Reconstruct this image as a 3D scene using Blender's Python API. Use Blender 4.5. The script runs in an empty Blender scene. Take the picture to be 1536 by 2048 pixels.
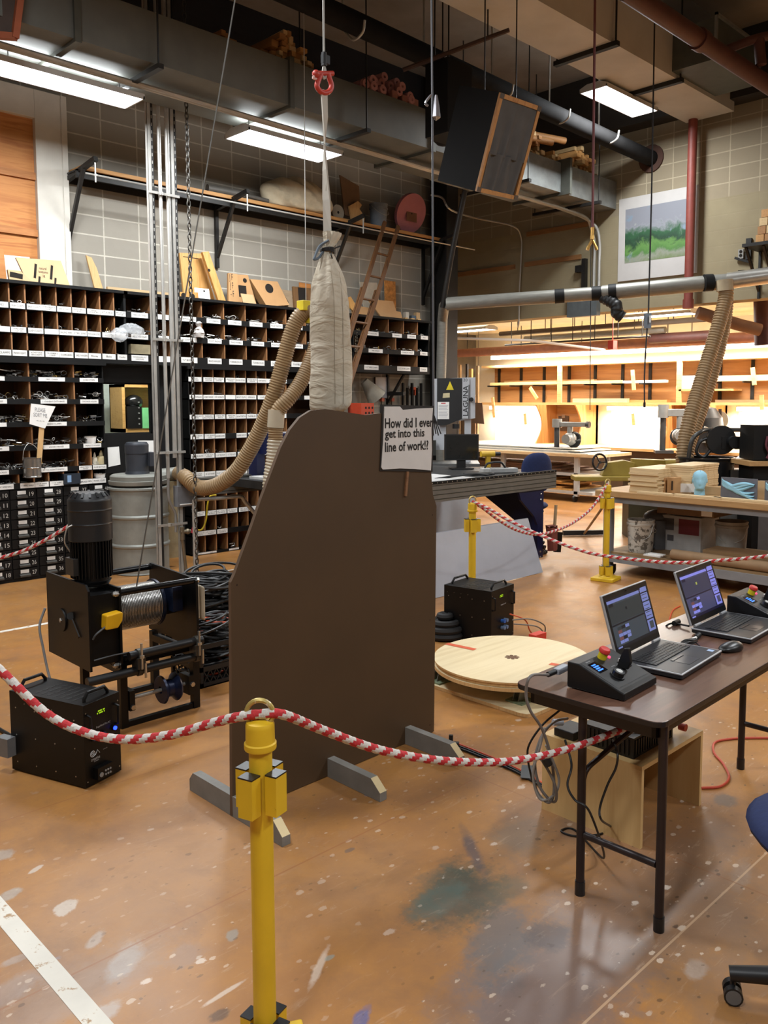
import bpy, math, random
from mathutils import Vector, Matrix
random.seed(7)
sc = bpy.context.scene
COL = sc.collection

# ------------------------------------------------------------------ camera
W, H = 1536, 2048
F, CX, CY, HOR, CAMH = 1680.0, 840.0, 950.0, 805.0, 1.75
YAW = math.radians(44.5)
PIT = math.atan((CY - HOR) / F)
FW = Vector((math.cos(YAW) * math.cos(PIT), math.sin(YAW) * math.cos(PIT), -math.sin(PIT)))
RT = Vector((math.sin(YAW), -math.cos(YAW), 0))
UP = RT.cross(FW)
EYE = Vector((0, 0, CAMH))
cam = bpy.data.cameras.new('camera')
camo = bpy.data.objects.new('camera', cam)
COL.objects.link(camo)
R3 = Matrix((RT, UP, -FW)).transposed()
camo.matrix_world = Matrix.Translation(EYE) @ R3.to_4x4()
cam.sensor_fit = 'HORIZONTAL'
cam.sensor_width = 36.0
cam.lens = F * 36.0 / W
cam.shift_x = (W / 2 - CX) / W
cam.shift_y = (CY - H / 2) / W
cam.clip_start = 0.05
cam.clip_end = 100
sc.camera = camo

# a pixel of the survey photograph -> a point of the hall on a known plane
def ray(u, v): return FW + RT * ((u - CX) / F) - UP * ((v - CY) / F)
def PZ(u, v, z=0.0): d = ray(u, v); return EYE + d * ((z - CAMH) / d.z)
def PX(u, v, x): d = ray(u, v); return EYE + d * (x / d.x)
def PY(u, v, y): d = ray(u, v); return EYE + d * (y / d.y)
def PD(u, v, D):
    d = ray(u, v); f = Vector((math.cos(YAW), math.sin(YAW), 0)); return EYE + d * (D / d.dot(f))

# ------------------------------------------------------------------ world, exposure
world = bpy.data.worlds.new('world'); sc.world = world; world.use_nodes = True
bg = world.node_tree.nodes['Background']
bg.inputs[0].default_value = (0.9, 0.95, 1.0, 1); bg.inputs[1].default_value = 0.05
vs = sc.view_settings
vs.view_transform = 'Standard'; vs.look = 'None'; vs.gamma = 1.0; vs.use_curve_mapping = False
vs.exposure = 0.12
if hasattr(sc, 'cycles'):
    sc.cycles.max_bounces = 6; sc.cycles.diffuse_bounces = 3; sc.cycles.glossy_bounces = 3; sc.cycles.transmission_bounces = 4
LIGHT_HALL = 95.0      # watts per four-foot hall fixture
LIGHT_HIGH = 110.0
LIGHT_FAR = 95.0
GLOW = 9.0

# ------------------------------------------------------------------ materials
def hexl(h):
    if isinstance(h, (tuple, list)): return (h[0], h[1], h[2], 1)
    h = h.lstrip('#'); c = [int(h[i:i + 2], 16) / 255 for i in (0, 2, 4)]
    return tuple([(x / 12.92 if x <= .04045 else ((x + .055) / 1.055) ** 2.4) for x in c]) + (1,)
MATS = {}
class NT:
    def __init__(s, name):
        s.m = bpy.data.materials.new(name); s.m.use_nodes = True
        s.t = s.m.node_tree; s.b = s.t.nodes['Principled BSDF']
    def n(s, typ, **kw):
        nd = s.t.nodes.new(typ)
        for k, v in kw.items(): setattr(nd, k, v)
        return nd
    def l(s, a, b): s.t.links.new(a, b)
    def math(s, op, a, b=None, c=None, clamp=False):
        nd = s.n('ShaderNodeMath', operation=op); nd.use_clamp = clamp
        for i, x in enumerate((a, b, c)):
            if x is None: continue
            if isinstance(x, (int, float)): nd.inputs[i].default_value = x
            else: s.l(x, nd.inputs[i])
        return nd.outputs[0]
    def mix(s, fac, a, b, blend='MIX'):
        nd = s.n('ShaderNodeMix', data_type='RGBA', blend_type=blend)
        for i, x in ((0, fac), (6, a), (7, b)):
            if isinstance(x, (int, float)): nd.inputs[i].default_value = x
            elif isinstance(x, (tuple, list)): nd.inputs[i].default_value = x
            else: s.l(x, nd.inputs[i])
        return nd.outputs[2]
    def ramp(s, fac, stops):
        nd = s.n('ShaderNodeValToRGB'); e = nd.color_ramp.elements
        while len(e) < len(stops): e.new(0.5)
        for i, (p, c) in enumerate(stops): e[i].position = p; e[i].color = c if len(c) == 4 else tuple(c) + (1,)
        s.l(fac, nd.inputs[0]); return nd.outputs[0]
    def noise(s, vec, scale, detail=4, rough=.55, dist=0.0):
        nd = s.n('ShaderNodeTexNoise'); nd.inputs['Scale'].default_value = scale
        nd.inputs['Detail'].default_value = detail; nd.inputs['Roughness'].default_value = rough
        nd.inputs['Distortion'].default_value = dist
        if vec is not None: s.l(vec, nd.inputs['Vector'])
        return nd.outputs['Fac']
    def pos(s, kind='Object'): return s.n('ShaderNodeTexCoord').outputs[kind]
    def mapping(s, vec, loc=(0, 0, 0), rot=(0, 0, 0), sca=(1, 1, 1)):
        nd = s.n('ShaderNodeMapping'); s.l(vec, nd.inputs[0])
        nd.inputs[1].default_value = loc; nd.inputs[2].default_value = rot; nd.inputs[3].default_value = sca
        return nd.outputs[0]
    def bump(s, h, strength=.3, dist=.01):
        nd = s.n('ShaderNodeBump'); nd.inputs['Strength'].default_value = strength
        nd.inputs['Distance'].default_value = dist; s.l(h, nd.inputs['Height']); s.l(nd.outputs[0], s.b.inputs['Normal'])

def mat(name, col, rough=.5, metal=0.0, var=.12, scale=9.0, bump=0.0, emit=None, est=0.0, stretch=(1, 1, 1), spec=.5, wear=None):
    if name in MATS: return MATS[name]
    T = NT(name); c = hexl(col)
    v = T.mapping(T.pos(), sca=stretch)
    if var > 0:
        f = T.noise(v, scale, 5)
        lo = tuple(x * (1 - var) for x in c[:3]) + (1,); hi = tuple(min(1, x * (1 + var)) for x in c[:3]) + (1,)
        o = T.ramp(f, [(.3, lo), (.7, hi)])
        if wear:
            w = T.noise(v, wear[1], 6, .65); o = T.mix(T.ramp(w, [(wear[2], (0, 0, 0)), (wear[2] + .06, (1, 1, 1))]), o, hexl(wear[0]))
        T.l(o, T.b.inputs['Base Color'])
        if bump: T.bump(f, bump)
    else: T.b.inputs['Base Color'].default_value = c
    T.b.inputs['Roughness'].default_value = rough; T.b.inputs['Metallic'].default_value = metal
    T.b.inputs['Specular IOR Level'].default_value = spec
    if emit: T.b.inputs['Emission Color'].default_value = hexl(emit); T.b.inputs['Emission Strength'].default_value = est
    MATS[name] = T.m; return T.m

def wood(name, c1, c2, rough=.55, scale=3.0, axis='X', ring=9.0):
    if name in MATS: return MATS[name]
    T = NT(name); st = {'X': (.25, 3, 3), 'Y': (3, .25, 3), 'Z': (3, 3, .25)}[axis]
    v = T.mapping(T.pos(), sca=st)
    a = T.noise(v, scale, 6, .6, 1.2); b = T.noise(v, scale * ring, 3, .5)
    f = T.math('ADD', T.math('MULTIPLY', a, .7), T.math('MULTIPLY', b, .3))
    o = T.ramp(f, [(.32, hexl(c1)), (.52, hexl(c2)), (.62, hexl(c1)), (.72, hexl(c2))])
    T.l(o, T.b.inputs['Base Color']); T.b.inputs['Roughness'].default_value = rough
    T.bump(b, .08); MATS[name] = T.m; return T.m

def emis(name, col, st):
    if name in MATS: return MATS[name]
    T = NT(name); T.b.inputs['Base Color'].default_value = (0, 0, 0, 1)
    T.b.inputs['Emission Color'].default_value = hexl(col); T.b.inputs['Emission Strength'].default_value = st
    T.b.inputs['Roughness'].default_value = .3
    MATS[name] = T.m; return T.m

# ------------------------------------------------------------------ mesh builder
TXT = {}
def text_mesh(s, bold=0.0):
    if (s, bold) in TXT: return TXT[s, bold]
    cu = bpy.data.curves.new('letters', 'FONT'); cu.body = s; cu.size = 1.0; cu.resolution_u = 2; cu.fill_mode = 'FRONT'
    cu.align_x = 'CENTER'; cu.align_y = 'CENTER'; cu.space_line = .95; cu.offset = bold
    o = bpy.data.objects.new('letters', cu); me = o.to_mesh()
    vs_ = [tuple(v.co) for v in me.vertices]; fs = [tuple(p.vertices) for p in me.polygons]
    o.to_mesh_clear(); bpy.data.objects.remove(o); bpy.data.curves.remove(cu)
    TXT[s, bold] = (vs_, fs); return TXT[s, bold]

class MB:
    def __init__(s): s.v = []; s.f = []; s.m = []; s.sm = []; s.M = None
    def _add(s, vs_, fs, mi=0, smooth=False):
        b = len(s.v)
        s.v += [Vector(x) for x in vs_] if s.M is None else [s.M @ Vector(x) for x in vs_]
        for f in fs: s.f.append(tuple(b + i for i in f)); s.m.append(mi); s.sm.append(smooth)
        return s
    def frame(s, loc=(0, 0, 0), rz=0.0, rx=0.0, ry=0.0):
        s.M = Matrix.Translation(loc) @ Matrix.Rotation(rz, 4, 'Z') @ Matrix.Rotation(ry, 4, 'Y') @ Matrix.Rotation(rx, 4, 'X'); return s
    def box(s, lo, hi, mi=0):
        x0, y0, z0 = lo; x1, y1, z1 = hi
        if x0 > x1: x0, x1 = x1, x0
        if y0 > y1: y0, y1 = y1, y0
        if z0 > z1: z0, z1 = z1, z0
        return s._add([(x0, y0, z0), (x1, y0, z0), (x1, y1, z0), (x0, y1, z0), (x0, y0, z1), (x1, y0, z1), (x1, y1, z1), (x0, y1, z1)],
                      [(0, 3, 2, 1), (4, 5, 6, 7), (0, 1, 5, 4), (1, 2, 6, 5), (2, 3, 7, 6), (3, 0, 4, 7)], mi)
    def cbox(s, c, d, mi=0): return s.box([c[i] - d[i] / 2 for i in range(3)], [c[i] + d[i] / 2 for i in range(3)], mi)
    def obox(s, c, d, R, mi=0):
        R = R.to_3x3() if hasattr(R, 'to_3x3') else R
        q = [Vector(c) + R @ Vector((sx * d[0] / 2, sy * d[1] / 2, sz * d[2] / 2)) for sz in (-1, 1) for sx, sy in ((-1, -1), (1, -1), (1, 1), (-1, 1))]
        return s._add(q, [(0, 3, 2, 1), (4, 5, 6, 7), (0, 1, 5, 4), (1, 2, 6, 5), (2, 3, 7, 6), (3, 0, 4, 7)], mi)
    def bar(s, p0, p1, w, h, mi=0, up=(0, 0, 1)):       # a rectangular bar between two points
        p0, p1 = Vector(p0), Vector(p1); d = (p1 - p0); L = d.length; d.normalize(); u = Vector(up)
        if abs(d.dot(u)) > .98: u = Vector((0, 1, 0)) if abs(d.y) < .9 else Vector((1, 0, 0))
        x = d.cross(u).normalized(); y = x.cross(d)
        return s.obox((p0 + p1) / 2, (w, L, h), Matrix((x, d, y)).transposed(), mi)
    def ring(s, c, ax, r, n, ph=0):
        ax = Vector(ax).normalized(); a = Vector((0, 0, 1)) if abs(ax.z) < .9 else Vector((1, 0, 0))
        x = ax.cross(a).normalized(); y = ax.cross(x)
        return [Vector(c) + x * (r * math.cos(2 * math.pi * i / n + ph)) + y * (r * math.sin(2 * math.pi * i / n + ph)) for i in range(n)]
    def cyl(s, p0, p1, r0, r1=None, n=16, mi=0, caps=True, smooth=True):
        r1 = r0 if r1 is None else r1; p0, p1 = Vector(p0), Vector(p1); d = p1 - p0
        a = s.ring(p0, d, r0, n); b = s.ring(p1, d, r1, n)
        s._add(a + b, [(i, (i + 1) % n, n + (i + 1) % n, n + i) for i in range(n)], mi, smooth)
        if caps: s._add(a, [tuple(range(n))[::-1]], mi); s._add(b, [tuple(range(n))], mi)
        return s
    def lathe(s, prof, c=(0, 0, 0), n=24, mi=0, smooth=True, axis=None):
        pp = [prof[0]]      # extra loops keep long spans flat-shaded along the axis
        for a_, b_ in zip(prof, prof[1:]):
            L_ = math.hypot(b_[0] - a_[0], b_[1] - a_[1])
            if L_ > .04:
                for f_ in (.006 / L_, 1 - .006 / L_): pp.append((a_[0] + (b_[0] - a_[0]) * f_, a_[1] + (b_[1] - a_[1]) * f_))
            pp.append(b_)
        prof = pp
        c = Vector(c); q = Matrix.Identity(3) if axis is None else Vector((0, 0, 1)).rotation_difference(Vector(axis)).to_matrix()
        vs_ = [c + q @ Vector((r * math.cos(2 * math.pi * i / n), r * math.sin(2 * math.pi * i / n), z)) for r, z in prof for i in range(n)]
        fs = [(k * n + i, k * n + (i + 1) % n, (k + 1) * n + (i + 1) % n, (k + 1) * n + i) for k in range(len(prof) - 1) for i in range(n)]
        return s._add(vs_, fs, mi, smooth)
    def tube(s, pts, r, n=8, mi=0, closed=False, caps=True, smooth=True, mif=None):
        pts = [Vector(p) for p in pts]; N = len(pts); rs = r if isinstance(r, (list, tuple)) else [r] * N
        rings = []; x = None
        for i in range(N):
            a = pts[(i - 1) % N] if closed or i > 0 else pts[0]; b = pts[(i + 1) % N] if closed or i < N - 1 else pts[-1]
            t = (b - a)
            if t.length < 1e-9: t = Vector((0, 0, 1))
            t.normalize()
            if x is None:
                a0 = Vector((0, 0, 1)) if abs(t.z) < .9 else Vector((1, 0, 0)); x = t.cross(a0).normalized()
            else:
                x = x - t * x.dot(t)
                x = x.normalized() if x.length > 1e-6 else t.orthogonal().normalized()
            y = t.cross(x)
            rings.append([pts[i] + (x * math.cos(2 * math.pi * k / n) + y * math.sin(2 * math.pi * k / n)) * rs[i] for k in range(n)])
        base = [p for rg in rings for p in rg]
        S = N if closed else N - 1
        if mif is None:
            s._add(base, [(i * n + k, i * n + (k + 1) % n, ((i + 1) % N) * n + (k + 1) % n, ((i + 1) % N) * n + k) for i in range(S) for k in range(n)], mi, smooth)
        else:
            b0 = len(s.v); s._add(base, [])
            for i in range(S):
                for k in range(n):
                    s.f.append((b0 + i * n + k, b0 + i * n + (k + 1) % n, b0 + ((i + 1) % N) * n + (k + 1) % n, b0 + ((i + 1) % N) * n + k)); s.m.append(mif(i, k)); s.sm.append(smooth)
        if caps and not closed:
            s._add(rings[0], [tuple(range(n))[::-1]], mi); s._add(rings[-1], [tuple(range(n))], mi)
        return s
    def prism(s, pts, vec, mi=0, side=None):
        pts = [Vector(p) for p in pts]; v = Vector(vec); n = len(pts); side = mi if side is None else side
        s._add(pts + [p + v for p in pts], [], mi); b = len(s.v) - 2 * n
        for f, k in [(tuple(range(n))[::-1], mi), (tuple(range(n, 2 * n)), mi)] + [((i, (i + 1) % n, n + (i + 1) % n, n + i), side) for i in range(n)]:
            s.f.append(tuple(b + j for j in f)); s.m.append(k); s.sm.append(False)
        return s
    def quad(s, a, b, c, d, mi=0): return s._add([a, b, c, d], [(0, 1, 2, 3)], mi)
    def sphere(s, c, r, n=16, mi=0, sc_=(1, 1, 1)):
        m = n // 2; c = Vector(c)
        vs_ = [c + Vector((r * sc_[0] * math.sin(math.pi * j / m) * math.cos(2 * math.pi * i / n), r * sc_[1] * math.sin(math.pi * j / m) * math.sin(2 * math.pi * i / n), r * sc_[2] * math.cos(math.pi * j / m))) for j in range(m + 1) for i in range(n)]
        return s._add(vs_, [(j * n + i, (j + 1) * n + i, (j + 1) * n + (i + 1) % n, j * n + (i + 1) % n) for j in range(m) for i in range(n)], mi, True)
    def torus(s, c, ax, R, r, n=20, k=8, mi=0, a0=0.0, a1=2 * math.pi):
        full = abs(a1 - a0 - 2 * math.pi) < 1e-6
        ax = Vector(ax).normalized(); a = Vector((0, 0, 1)) if abs(ax.z) < .9 else Vector((1, 0, 0))
        x = ax.cross(a).normalized(); y = ax.cross(x)
        pts = [Vector(c) + x * R * math.cos(a0 + (a1 - a0) * i / n) + y * R * math.sin(a0 + (a1 - a0) * i / n) for i in range(n if full else n + 1)]
        return s.tube(pts, r, k, mi, closed=full)
    def text(s, string, c, xd, yd, size, mi=0, sx=1.0):
        vs_, fs = text_mesh(string); c, xd, yd = Vector(c), Vector(xd).normalized(), Vector(yd).normalized()
        return s._add([c + xd * (v[0] * size * sx) + yd * (v[1] * size) for v in vs_], fs, mi)
    def textfit(s, string, c, xd, yd, w, h, mi=0, bold=0.0):
        vs_, fs = text_mesh(string, bold)
        if not vs_: return s
        x0 = min(v[0] for v in vs_); x1 = max(v[0] for v in vs_); y0 = min(v[1] for v in vs_); y1 = max(v[1] for v in vs_)
        k = w / max(x1 - x0, 1e-6); kh = min(h / max(y1 - y0, 1e-6), k * 2.2); k = min(k, kh * 1.05)
        c, xd, yd = Vector(c), Vector(xd).normalized(), Vector(yd).normalized()
        return s._add([c + xd * ((v[0] - (x0 + x1) / 2) * k) + yd * ((v[1] - (y0 + y1) / 2) * kh) for v in vs_], fs, mi)
    def build(s, name, mats, parent=None, world=False, bevel=0.0, origin=None, sub=0):
        mats = mats if isinstance(mats, (list, tuple)) else [mats]
        if world and parent is not None:
            r = parent
            while r.parent is not None: r = r.parent
            M = (Matrix.Translation(r.location) @ r.rotation_euler.to_matrix().to_4x4()).inverted(); vv = [M @ v for v in s.v]
        elif origin is not None: vv = [v - Vector(origin) for v in s.v]
        else: vv = s.v
        me = bpy.data.meshes.new(name); me.from_pydata([tuple(v) for v in vv], [], s.f)
        for m in mats: me.materials.append(m)
        me.polygons.foreach_set('material_index', s.m); me.polygons.foreach_set('use_smooth', s.sm)
        me.update()
        if any(s.sm): me.set_sharp_from_angle(angle=math.radians(38))
        o = bpy.data.objects.new(name, me); COL.objects.link(o)
        if parent is not None: o.parent = parent
        elif origin is not None: o.location = origin
        if bevel:
            md = o.modifiers.new('edge', 'BEVEL'); md.width = bevel; md.segments = 2; md.limit_method = 'ANGLE'; md.angle_limit = math.radians(40)
        if sub:
            md = o.modifiers.new('smooth', 'SUBSURF'); md.levels = sub; md.render_levels = sub
        return o

def tag(o, label=None, cat=None, group=None, kind=None):
    if label: o['label'] = label
    if cat: o['category'] = cat
    if group: o['group'] = group
    if kind: o['kind'] = kind
    return o
def thing(name, label, cat, loc=(0, 0, 0), rz=0.0, group=None):
    o = bpy.data.objects.new(name, None); COL.objects.link(o); o.location = loc; o.rotation_euler = (0, 0, rz)
    o.empty_display_size = .1
    return tag(o, label, cat, group)
def struct(o): o['kind'] = 'structure'; return o
def dup(root, loc, rz=None, label=None, group=None):
    def cp(o, par):
        c = o.copy(); COL.objects.link(c)
        if par is not None: c.parent = par
        for ch in list(o.children): cp(ch, c)
        return c
    r = cp(root, None); r.location = loc
    if rz is not None: r.rotation_euler = (0, 0, rz)
    if label: r['label'] = label
    if group: r['group'] = group
    return r
def curve(pts, n=8, closed=False):       # Catmull-Rom through the points
    P = [Vector(p) for p in pts]; out = []; N = len(P)
    for i in range(N if closed else N - 1):
        p0 = P[(i - 1) % N] if closed or i > 0 else P[0] * 2 - P[1]
        p1, p2 = P[i], P[(i + 1) % N]
        p3 = P[(i + 2) % N] if closed or i < N - 2 else P[-1] * 2 - P[-2]
        for k in range(n):
            t = k / n; out.append(.5 * ((2 * p1) + (p2 - p0) * t + (2 * p0 - 5 * p1 + 4 * p2 - p3) * t * t + (3 * p1 - p0 - 3 * p2 + p3) * t ** 3))
    if not closed: out.append(P[-1])
    return out
XA, YA, ZA = Vector((1, 0, 0)), Vector((0, 1, 0)), Vector((0, 0, 1))
def rel(o, *p): return Vector(p) - Vector(o)
# ------------------------------------------------------------------ setting
YC, YW, XB, XF, ZC, ZB = 8.49, 8.90, 11.0, 15.1, 6.5, 3.1

def floor_material():
    T = NT('painted concrete floor'); p = T.pos()
    big = T.noise(p, .55, 5, .6, .6); fine = T.noise(p, 5, 8, .7); mid = T.noise(p, 1.8, 6, .65, .3)
    base = T.ramp(T.math('ADD', T.math('MULTIPLY', big, .55), T.math('MULTIPLY', mid, .45)), [(.36, hexl('#9a6d45')), (.5, hexl('#aa773f')), (.64, hexl('#a87138'))])
    base = T.mix(T.ramp(fine, [(.42, (0, 0, 0)), (.75, (.7, .7, .7))]), base, hexl('#8f6544'))
    sep = T.n('ShaderNodeSeparateXYZ'); T.l(p, sep.inputs[0]); X, Y = sep.outputs[0], sep.outputs[1]
    warp = T.noise(p, 7, 6, .7); warp2 = T.noise(p, 22, 6, .75)
    def blob(cx, cy, rx, ry, rot, col, amt, edge=.5):
        nonlocal base
        c, s = math.cos(rot), math.sin(rot)
        dx = T.math('SUBTRACT', X, cx); dy = T.math('SUBTRACT', Y, cy)
        a = T.math('DIVIDE', T.math('ADD', T.math('MULTIPLY', dx, c), T.math('MULTIPLY', dy, s)), rx)
        b = T.math('DIVIDE', T.math('SUBTRACT', T.math('MULTIPLY', dy, c), T.math('MULTIPLY', dx, s)), ry)
        d = T.math('SQRT', T.math('ADD', T.math('MULTIPLY', a, a), T.math('MULTIPLY', b, b)))
        d = T.math('ADD', d, T.math('MULTIPLY', T.math('SUBTRACT', T.math('ADD', T.math('MULTIPLY', warp, .6), T.math('MULTIPLY', warp2, .4)), .5), 2.6))
        m = T.math('MULTIPLY', T.math('DIVIDE', T.math('SUBTRACT', 1 + edge / 2, d), edge, clamp=True), amt, clamp=True)
        base = T.mix(m, base, hexl(col))
    for u, v, rx, ry, rot, col, amt, e in [
        (1080, 1985, .42, .20, .1, '#6f6a6e', .75, .9), (1180, 1900, .45, .16, .2, '#7a6358', .55, .9), (1000, 1880, .22, .10, .6, '#5f6468', .7, .7),
        (915, 1790, .20, .14, .4, '#3f4a42', .9, .6), (880, 1800, .12, .07, .1, '#56675f', .8, .5), (1010, 1780, .10, .06, .1, '#5c5a48', .6, .6),
        (945, 1700, .17, .022, .95, '#4f4a50', .75, .9), (1100, 1870, .08, .07, 0, '#43464d', .7, .5), (1040, 1670, .14, .10, .4, '#6d6254', .6, .8),
        (1150, 1650, .12, .06, .4, '#69655f', .5, .8), (1450, 1600, .06, .05, 0, '#5a605f', .6, .5), (1400, 1700, .3, .12, .3, '#7d5f4a', .4, 1.2),
        (130, 1815, .05, .035, .6, '#c9bfb3', .85, .25), (70, 1740, .03, .012, .4, '#c9bfb3', .7, .3), (20, 1790, .05, .03, .4, '#a9a49c', .7, .4), (5, 1710, .04, .04, 0, '#a9a49c', .6, .4),
        (245, 1925, .09, .04, .7, '#b9b4ae', .75, .6), (190, 1880, .05, .02, .7, '#b9b4ae', .6, .5), (370, 1910, .06, .05, 0, '#8f7a70', .45, .6), (130, 1990, .3, .10, .1, '#8f7f76', .5, 1.0),
        (20, 1980, .1, .05, .2, '#9a9594', .5, .6), (30, 1920, .05, .02, 0, '#b0a9a4', .55, .4), (465, 1870, .03, .018, .7, '#8f948f', .6, .4), (440, 2030, .03, .02, 0, '#4f3f36', .7, .4),
        (700, 1700, .028, .015, 0, '#5b534f', .7, .3), (725, 2035, .05, .02, .5, '#3f5f9a', .7, .5), (640, 1930, .09, .012, .6, '#d8cbbd', .5, .6), (450, 1985, .07, .008, .05, '#d8cbbd', .55, .5),
        (205, 2030, .06, .03, .3, '#b5aea8', .6, .5), (1390, 1940, .05, .03, .2, '#cfc8bf', .5, .5), (1480, 1750, .1, .03, .3, '#b9ada0', .4, .8), (660, 1915, .02, .012, 0, '#7f9a98', .5, .4),
        (1085, 1080, .9, .5, .2, '#b39a80', .45, .9), (300, 1760, .55, .35, .3, '#a98a70', .3, 1.2), (1270, 1760, .55, .30, .3, '#7f6350', .55, 1.2), (1420, 1830, .4, .25, .2, '#86705f', .5, 1.1), (1150, 1620, .35, .2, .3, '#8a6c52', .5, 1.1), (700, 1760, .3, .2, .3, '#a58263', .35, 1.2)]:
        q = PZ(u, v); blob(q.x, q.y, rx, ry, rot, col, amt, e)
    grime = T.noise(T.mapping(p, loc=(7, 3, 0)), 2.6, 10, .72, .4); base = T.mix(T.ramp(grime, [(.5, (0, 0, 0)), (.72, (.6, .6, .6))]), base, hexl('#7d5c44'))
    wear_ = T.ramp(T.noise(T.mapping(p, loc=(2, 9, 0)), .9, 4, .6), [(.38, (0, 0, 0)), (.62, (1, 1, 1))]); near = T.math('MULTIPLY', T.math('SUBTRACT', 3.6, Y), .45, clamp=True)
    wsep = T.n('ShaderNodeSeparateColor'); T.l(wear_, wsep.inputs[0]); wmask = T.math('MULTIPLY', T.math('ADD', T.math('MULTIPLY', wsep.outputs[0], .75), .25), T.math('ADD', T.math('MULTIPLY', near, .75), .25))
    sc_ = T.n('ShaderNodeSeparateColor'); T.l(T.ramp(T.noise(T.mapping(p, rot=(0, 0, .9), sca=(2.2, 11, 1)), 3.2, 8, .7, .5), [(.58, (0, 0, 0)), (.70, (1, 1, 1))]), sc_.inputs[0]); base = T.mix(T.math('MULTIPLY', T.math('MULTIPLY', sc_.outputs[0], wmask), .45), base, hexl('#cfb498'))
    sc2 = T.n('ShaderNodeSeparateColor'); T.l(T.ramp(T.noise(T.mapping(p, loc=(4, 1, 0)), 16, 8, .75, .3), [(.62, (0, 0, 0)), (.70, (1, 1, 1))]), sc2.inputs[0]); base = T.mix(T.math('MULTIPLY', T.math('MULTIPLY', sc2.outputs[0], wmask), .5), base, hexl('#d0bda8'))
    spw = T.noise(p, 55, 4, .7)
    def specks(scale, thr, col, amt, seed, area=None):
        nonlocal base
        vv = T.mapping(p, loc=(seed, seed * .7, 0), rot=(0, 0, seed), sca=(1, 1.5, 1)); vo = T.n('ShaderNodeTexVoronoi'); vo.inputs['Scale'].default_value = scale; T.l(vv, vo.inputs['Vector'])
        wv = T.math('ADD', vo.outputs['Distance'], T.math('MULTIPLY', T.math('SUBTRACT', spw, .5), .22 * scale / 12 + .10))
        ch = T.n('ShaderNodeSeparateColor'); T.l(vo.outputs['Color'], ch.inputs[0])
        r = T.math('MULTIPLY', T.math('POWER', ch.outputs[0], 3.0), thr)
        m = T.math('MULTIPLY', T.math('MULTIPLY', T.math('SUBTRACT', r, wv), 30.0, clamp=True), T.math('MULTIPLY', wmask, amt * 1.25), clamp=True)
        base = T.mix(m, base, hexl(col))
    specks(6, .15, '#e0d2c3', .8, 3.1); specks(17, .28, '#d8c3ad', .7, 11.7); specks(10, .20, '#cbb9a6', .7, 33.0); specks(11, .17, '#4a382d', .75, 5.3); specks(24, .26, '#54402f', .65, 8.9); specks(4, .08, '#6f8fae', .6, 2.2); specks(5, .07, '#4d6b66', .6, 21.0)
    def line(axis, at, w, col, amt):
        nonlocal base
        d = T.math('ABSOLUTE', T.math('SUBTRACT', axis, at)); base = T.mix(T.math('MULTIPLY', T.math('LESS_THAN', d, w), amt), base, hexl(col))
    for at in (-.9, 1.235, 2.47, 3.62, 5.4): line(Y, at, .004, '#caa987' if at == 1.235 else '#94603c', .6)
    for at in (2.9, 7.9): line(X, at, .004, '#8a5a38', .5)
    T.l(base, T.b.inputs['Base Color'])
    T.l(T.ramp(mid, [(.3, (.28, .28, .28)), (.7, (.46, .46, .46))]), T.b.inputs['Roughness'])
    T.b.inputs['Specular IOR Level'].default_value = .4
    T.bump(fine, .04, .004); return T.m

def block_material(name, ax, off, c1, c2, mort, pale_below=None, dark_above=None):
    T = NT(name); p = T.pos(); sep = T.n('ShaderNodeSeparateXYZ'); T.l(p, sep.inputs[0]); cb = T.n('ShaderNodeCombineXYZ')
    T.l(sep.outputs[ax], cb.inputs[0]); T.l(sep.outputs[2], cb.inputs[1]); v = T.mapping(cb.outputs[0], loc=(-off[0], -off[1], 0))
    br = T.n('ShaderNodeTexBrick'); br.offset = 0; T.l(v, br.inputs['Vector'])
    br.inputs['Scale'].default_value = 1; br.inputs['Brick Width'].default_value = .4064; br.inputs['Row Height'].default_value = .2032
    br.inputs['Mortar Size'].default_value = .0085; br.inputs['Mortar Smooth'].default_value = .3; br.inputs['Bias'].default_value = 0
    br.inputs['Color1'].default_value = hexl(c1); br.inputs['Color2'].default_value = hexl(c2); br.inputs['Mortar'].default_value = hexl(mort)
    n = T.noise(p, 12, 8, .7); o = T.mix(T.ramp(n, [(.35, (0, 0, 0)), (.75, (.5, .5, .5))]), br.outputs['Color'], hexl(c2)); 
    if pale_below:   # smooth plastered lower band
        m = T.math('LESS_THAN', sep.outputs[2], pale_below[0]); o = T.mix(m, o, T.ramp(T.noise(p, 2.2, 6, .6), [(.3, hexl(pale_below[1])), (.7, hexl(pale_below[2]))]))
    if dark_above:   # blocks turn near black above this height
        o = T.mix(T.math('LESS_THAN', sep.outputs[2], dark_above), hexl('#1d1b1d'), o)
    T.l(o, T.b.inputs['Base Color']); T.b.inputs['Roughness'].default_value = .85
    T.bump(T.math('ADD', T.math('MULTIPLY', br.outputs['Fac'], -.6), T.math('MULTIPLY', n, .4)), .25, .006); return T.m

FLOOR = floor_material()
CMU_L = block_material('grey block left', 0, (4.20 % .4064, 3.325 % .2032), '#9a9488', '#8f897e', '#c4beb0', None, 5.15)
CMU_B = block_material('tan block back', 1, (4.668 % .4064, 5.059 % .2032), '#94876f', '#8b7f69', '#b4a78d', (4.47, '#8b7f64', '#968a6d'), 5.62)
CMU_R = block_material('grey block rear', 1, (0, 0), '#8d877d', '#857f76', '#b9b3a6')
CEIL = mat('ceiling concrete', '#8f867b', .9, var=.15, scale=2)
CREAM = mat('cream ceiling', '#e6ddc6', .8, var=.08, scale=3)
PLASTER = mat('cream plaster', '#e8dfca', .7, var=.05, scale=3)

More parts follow.
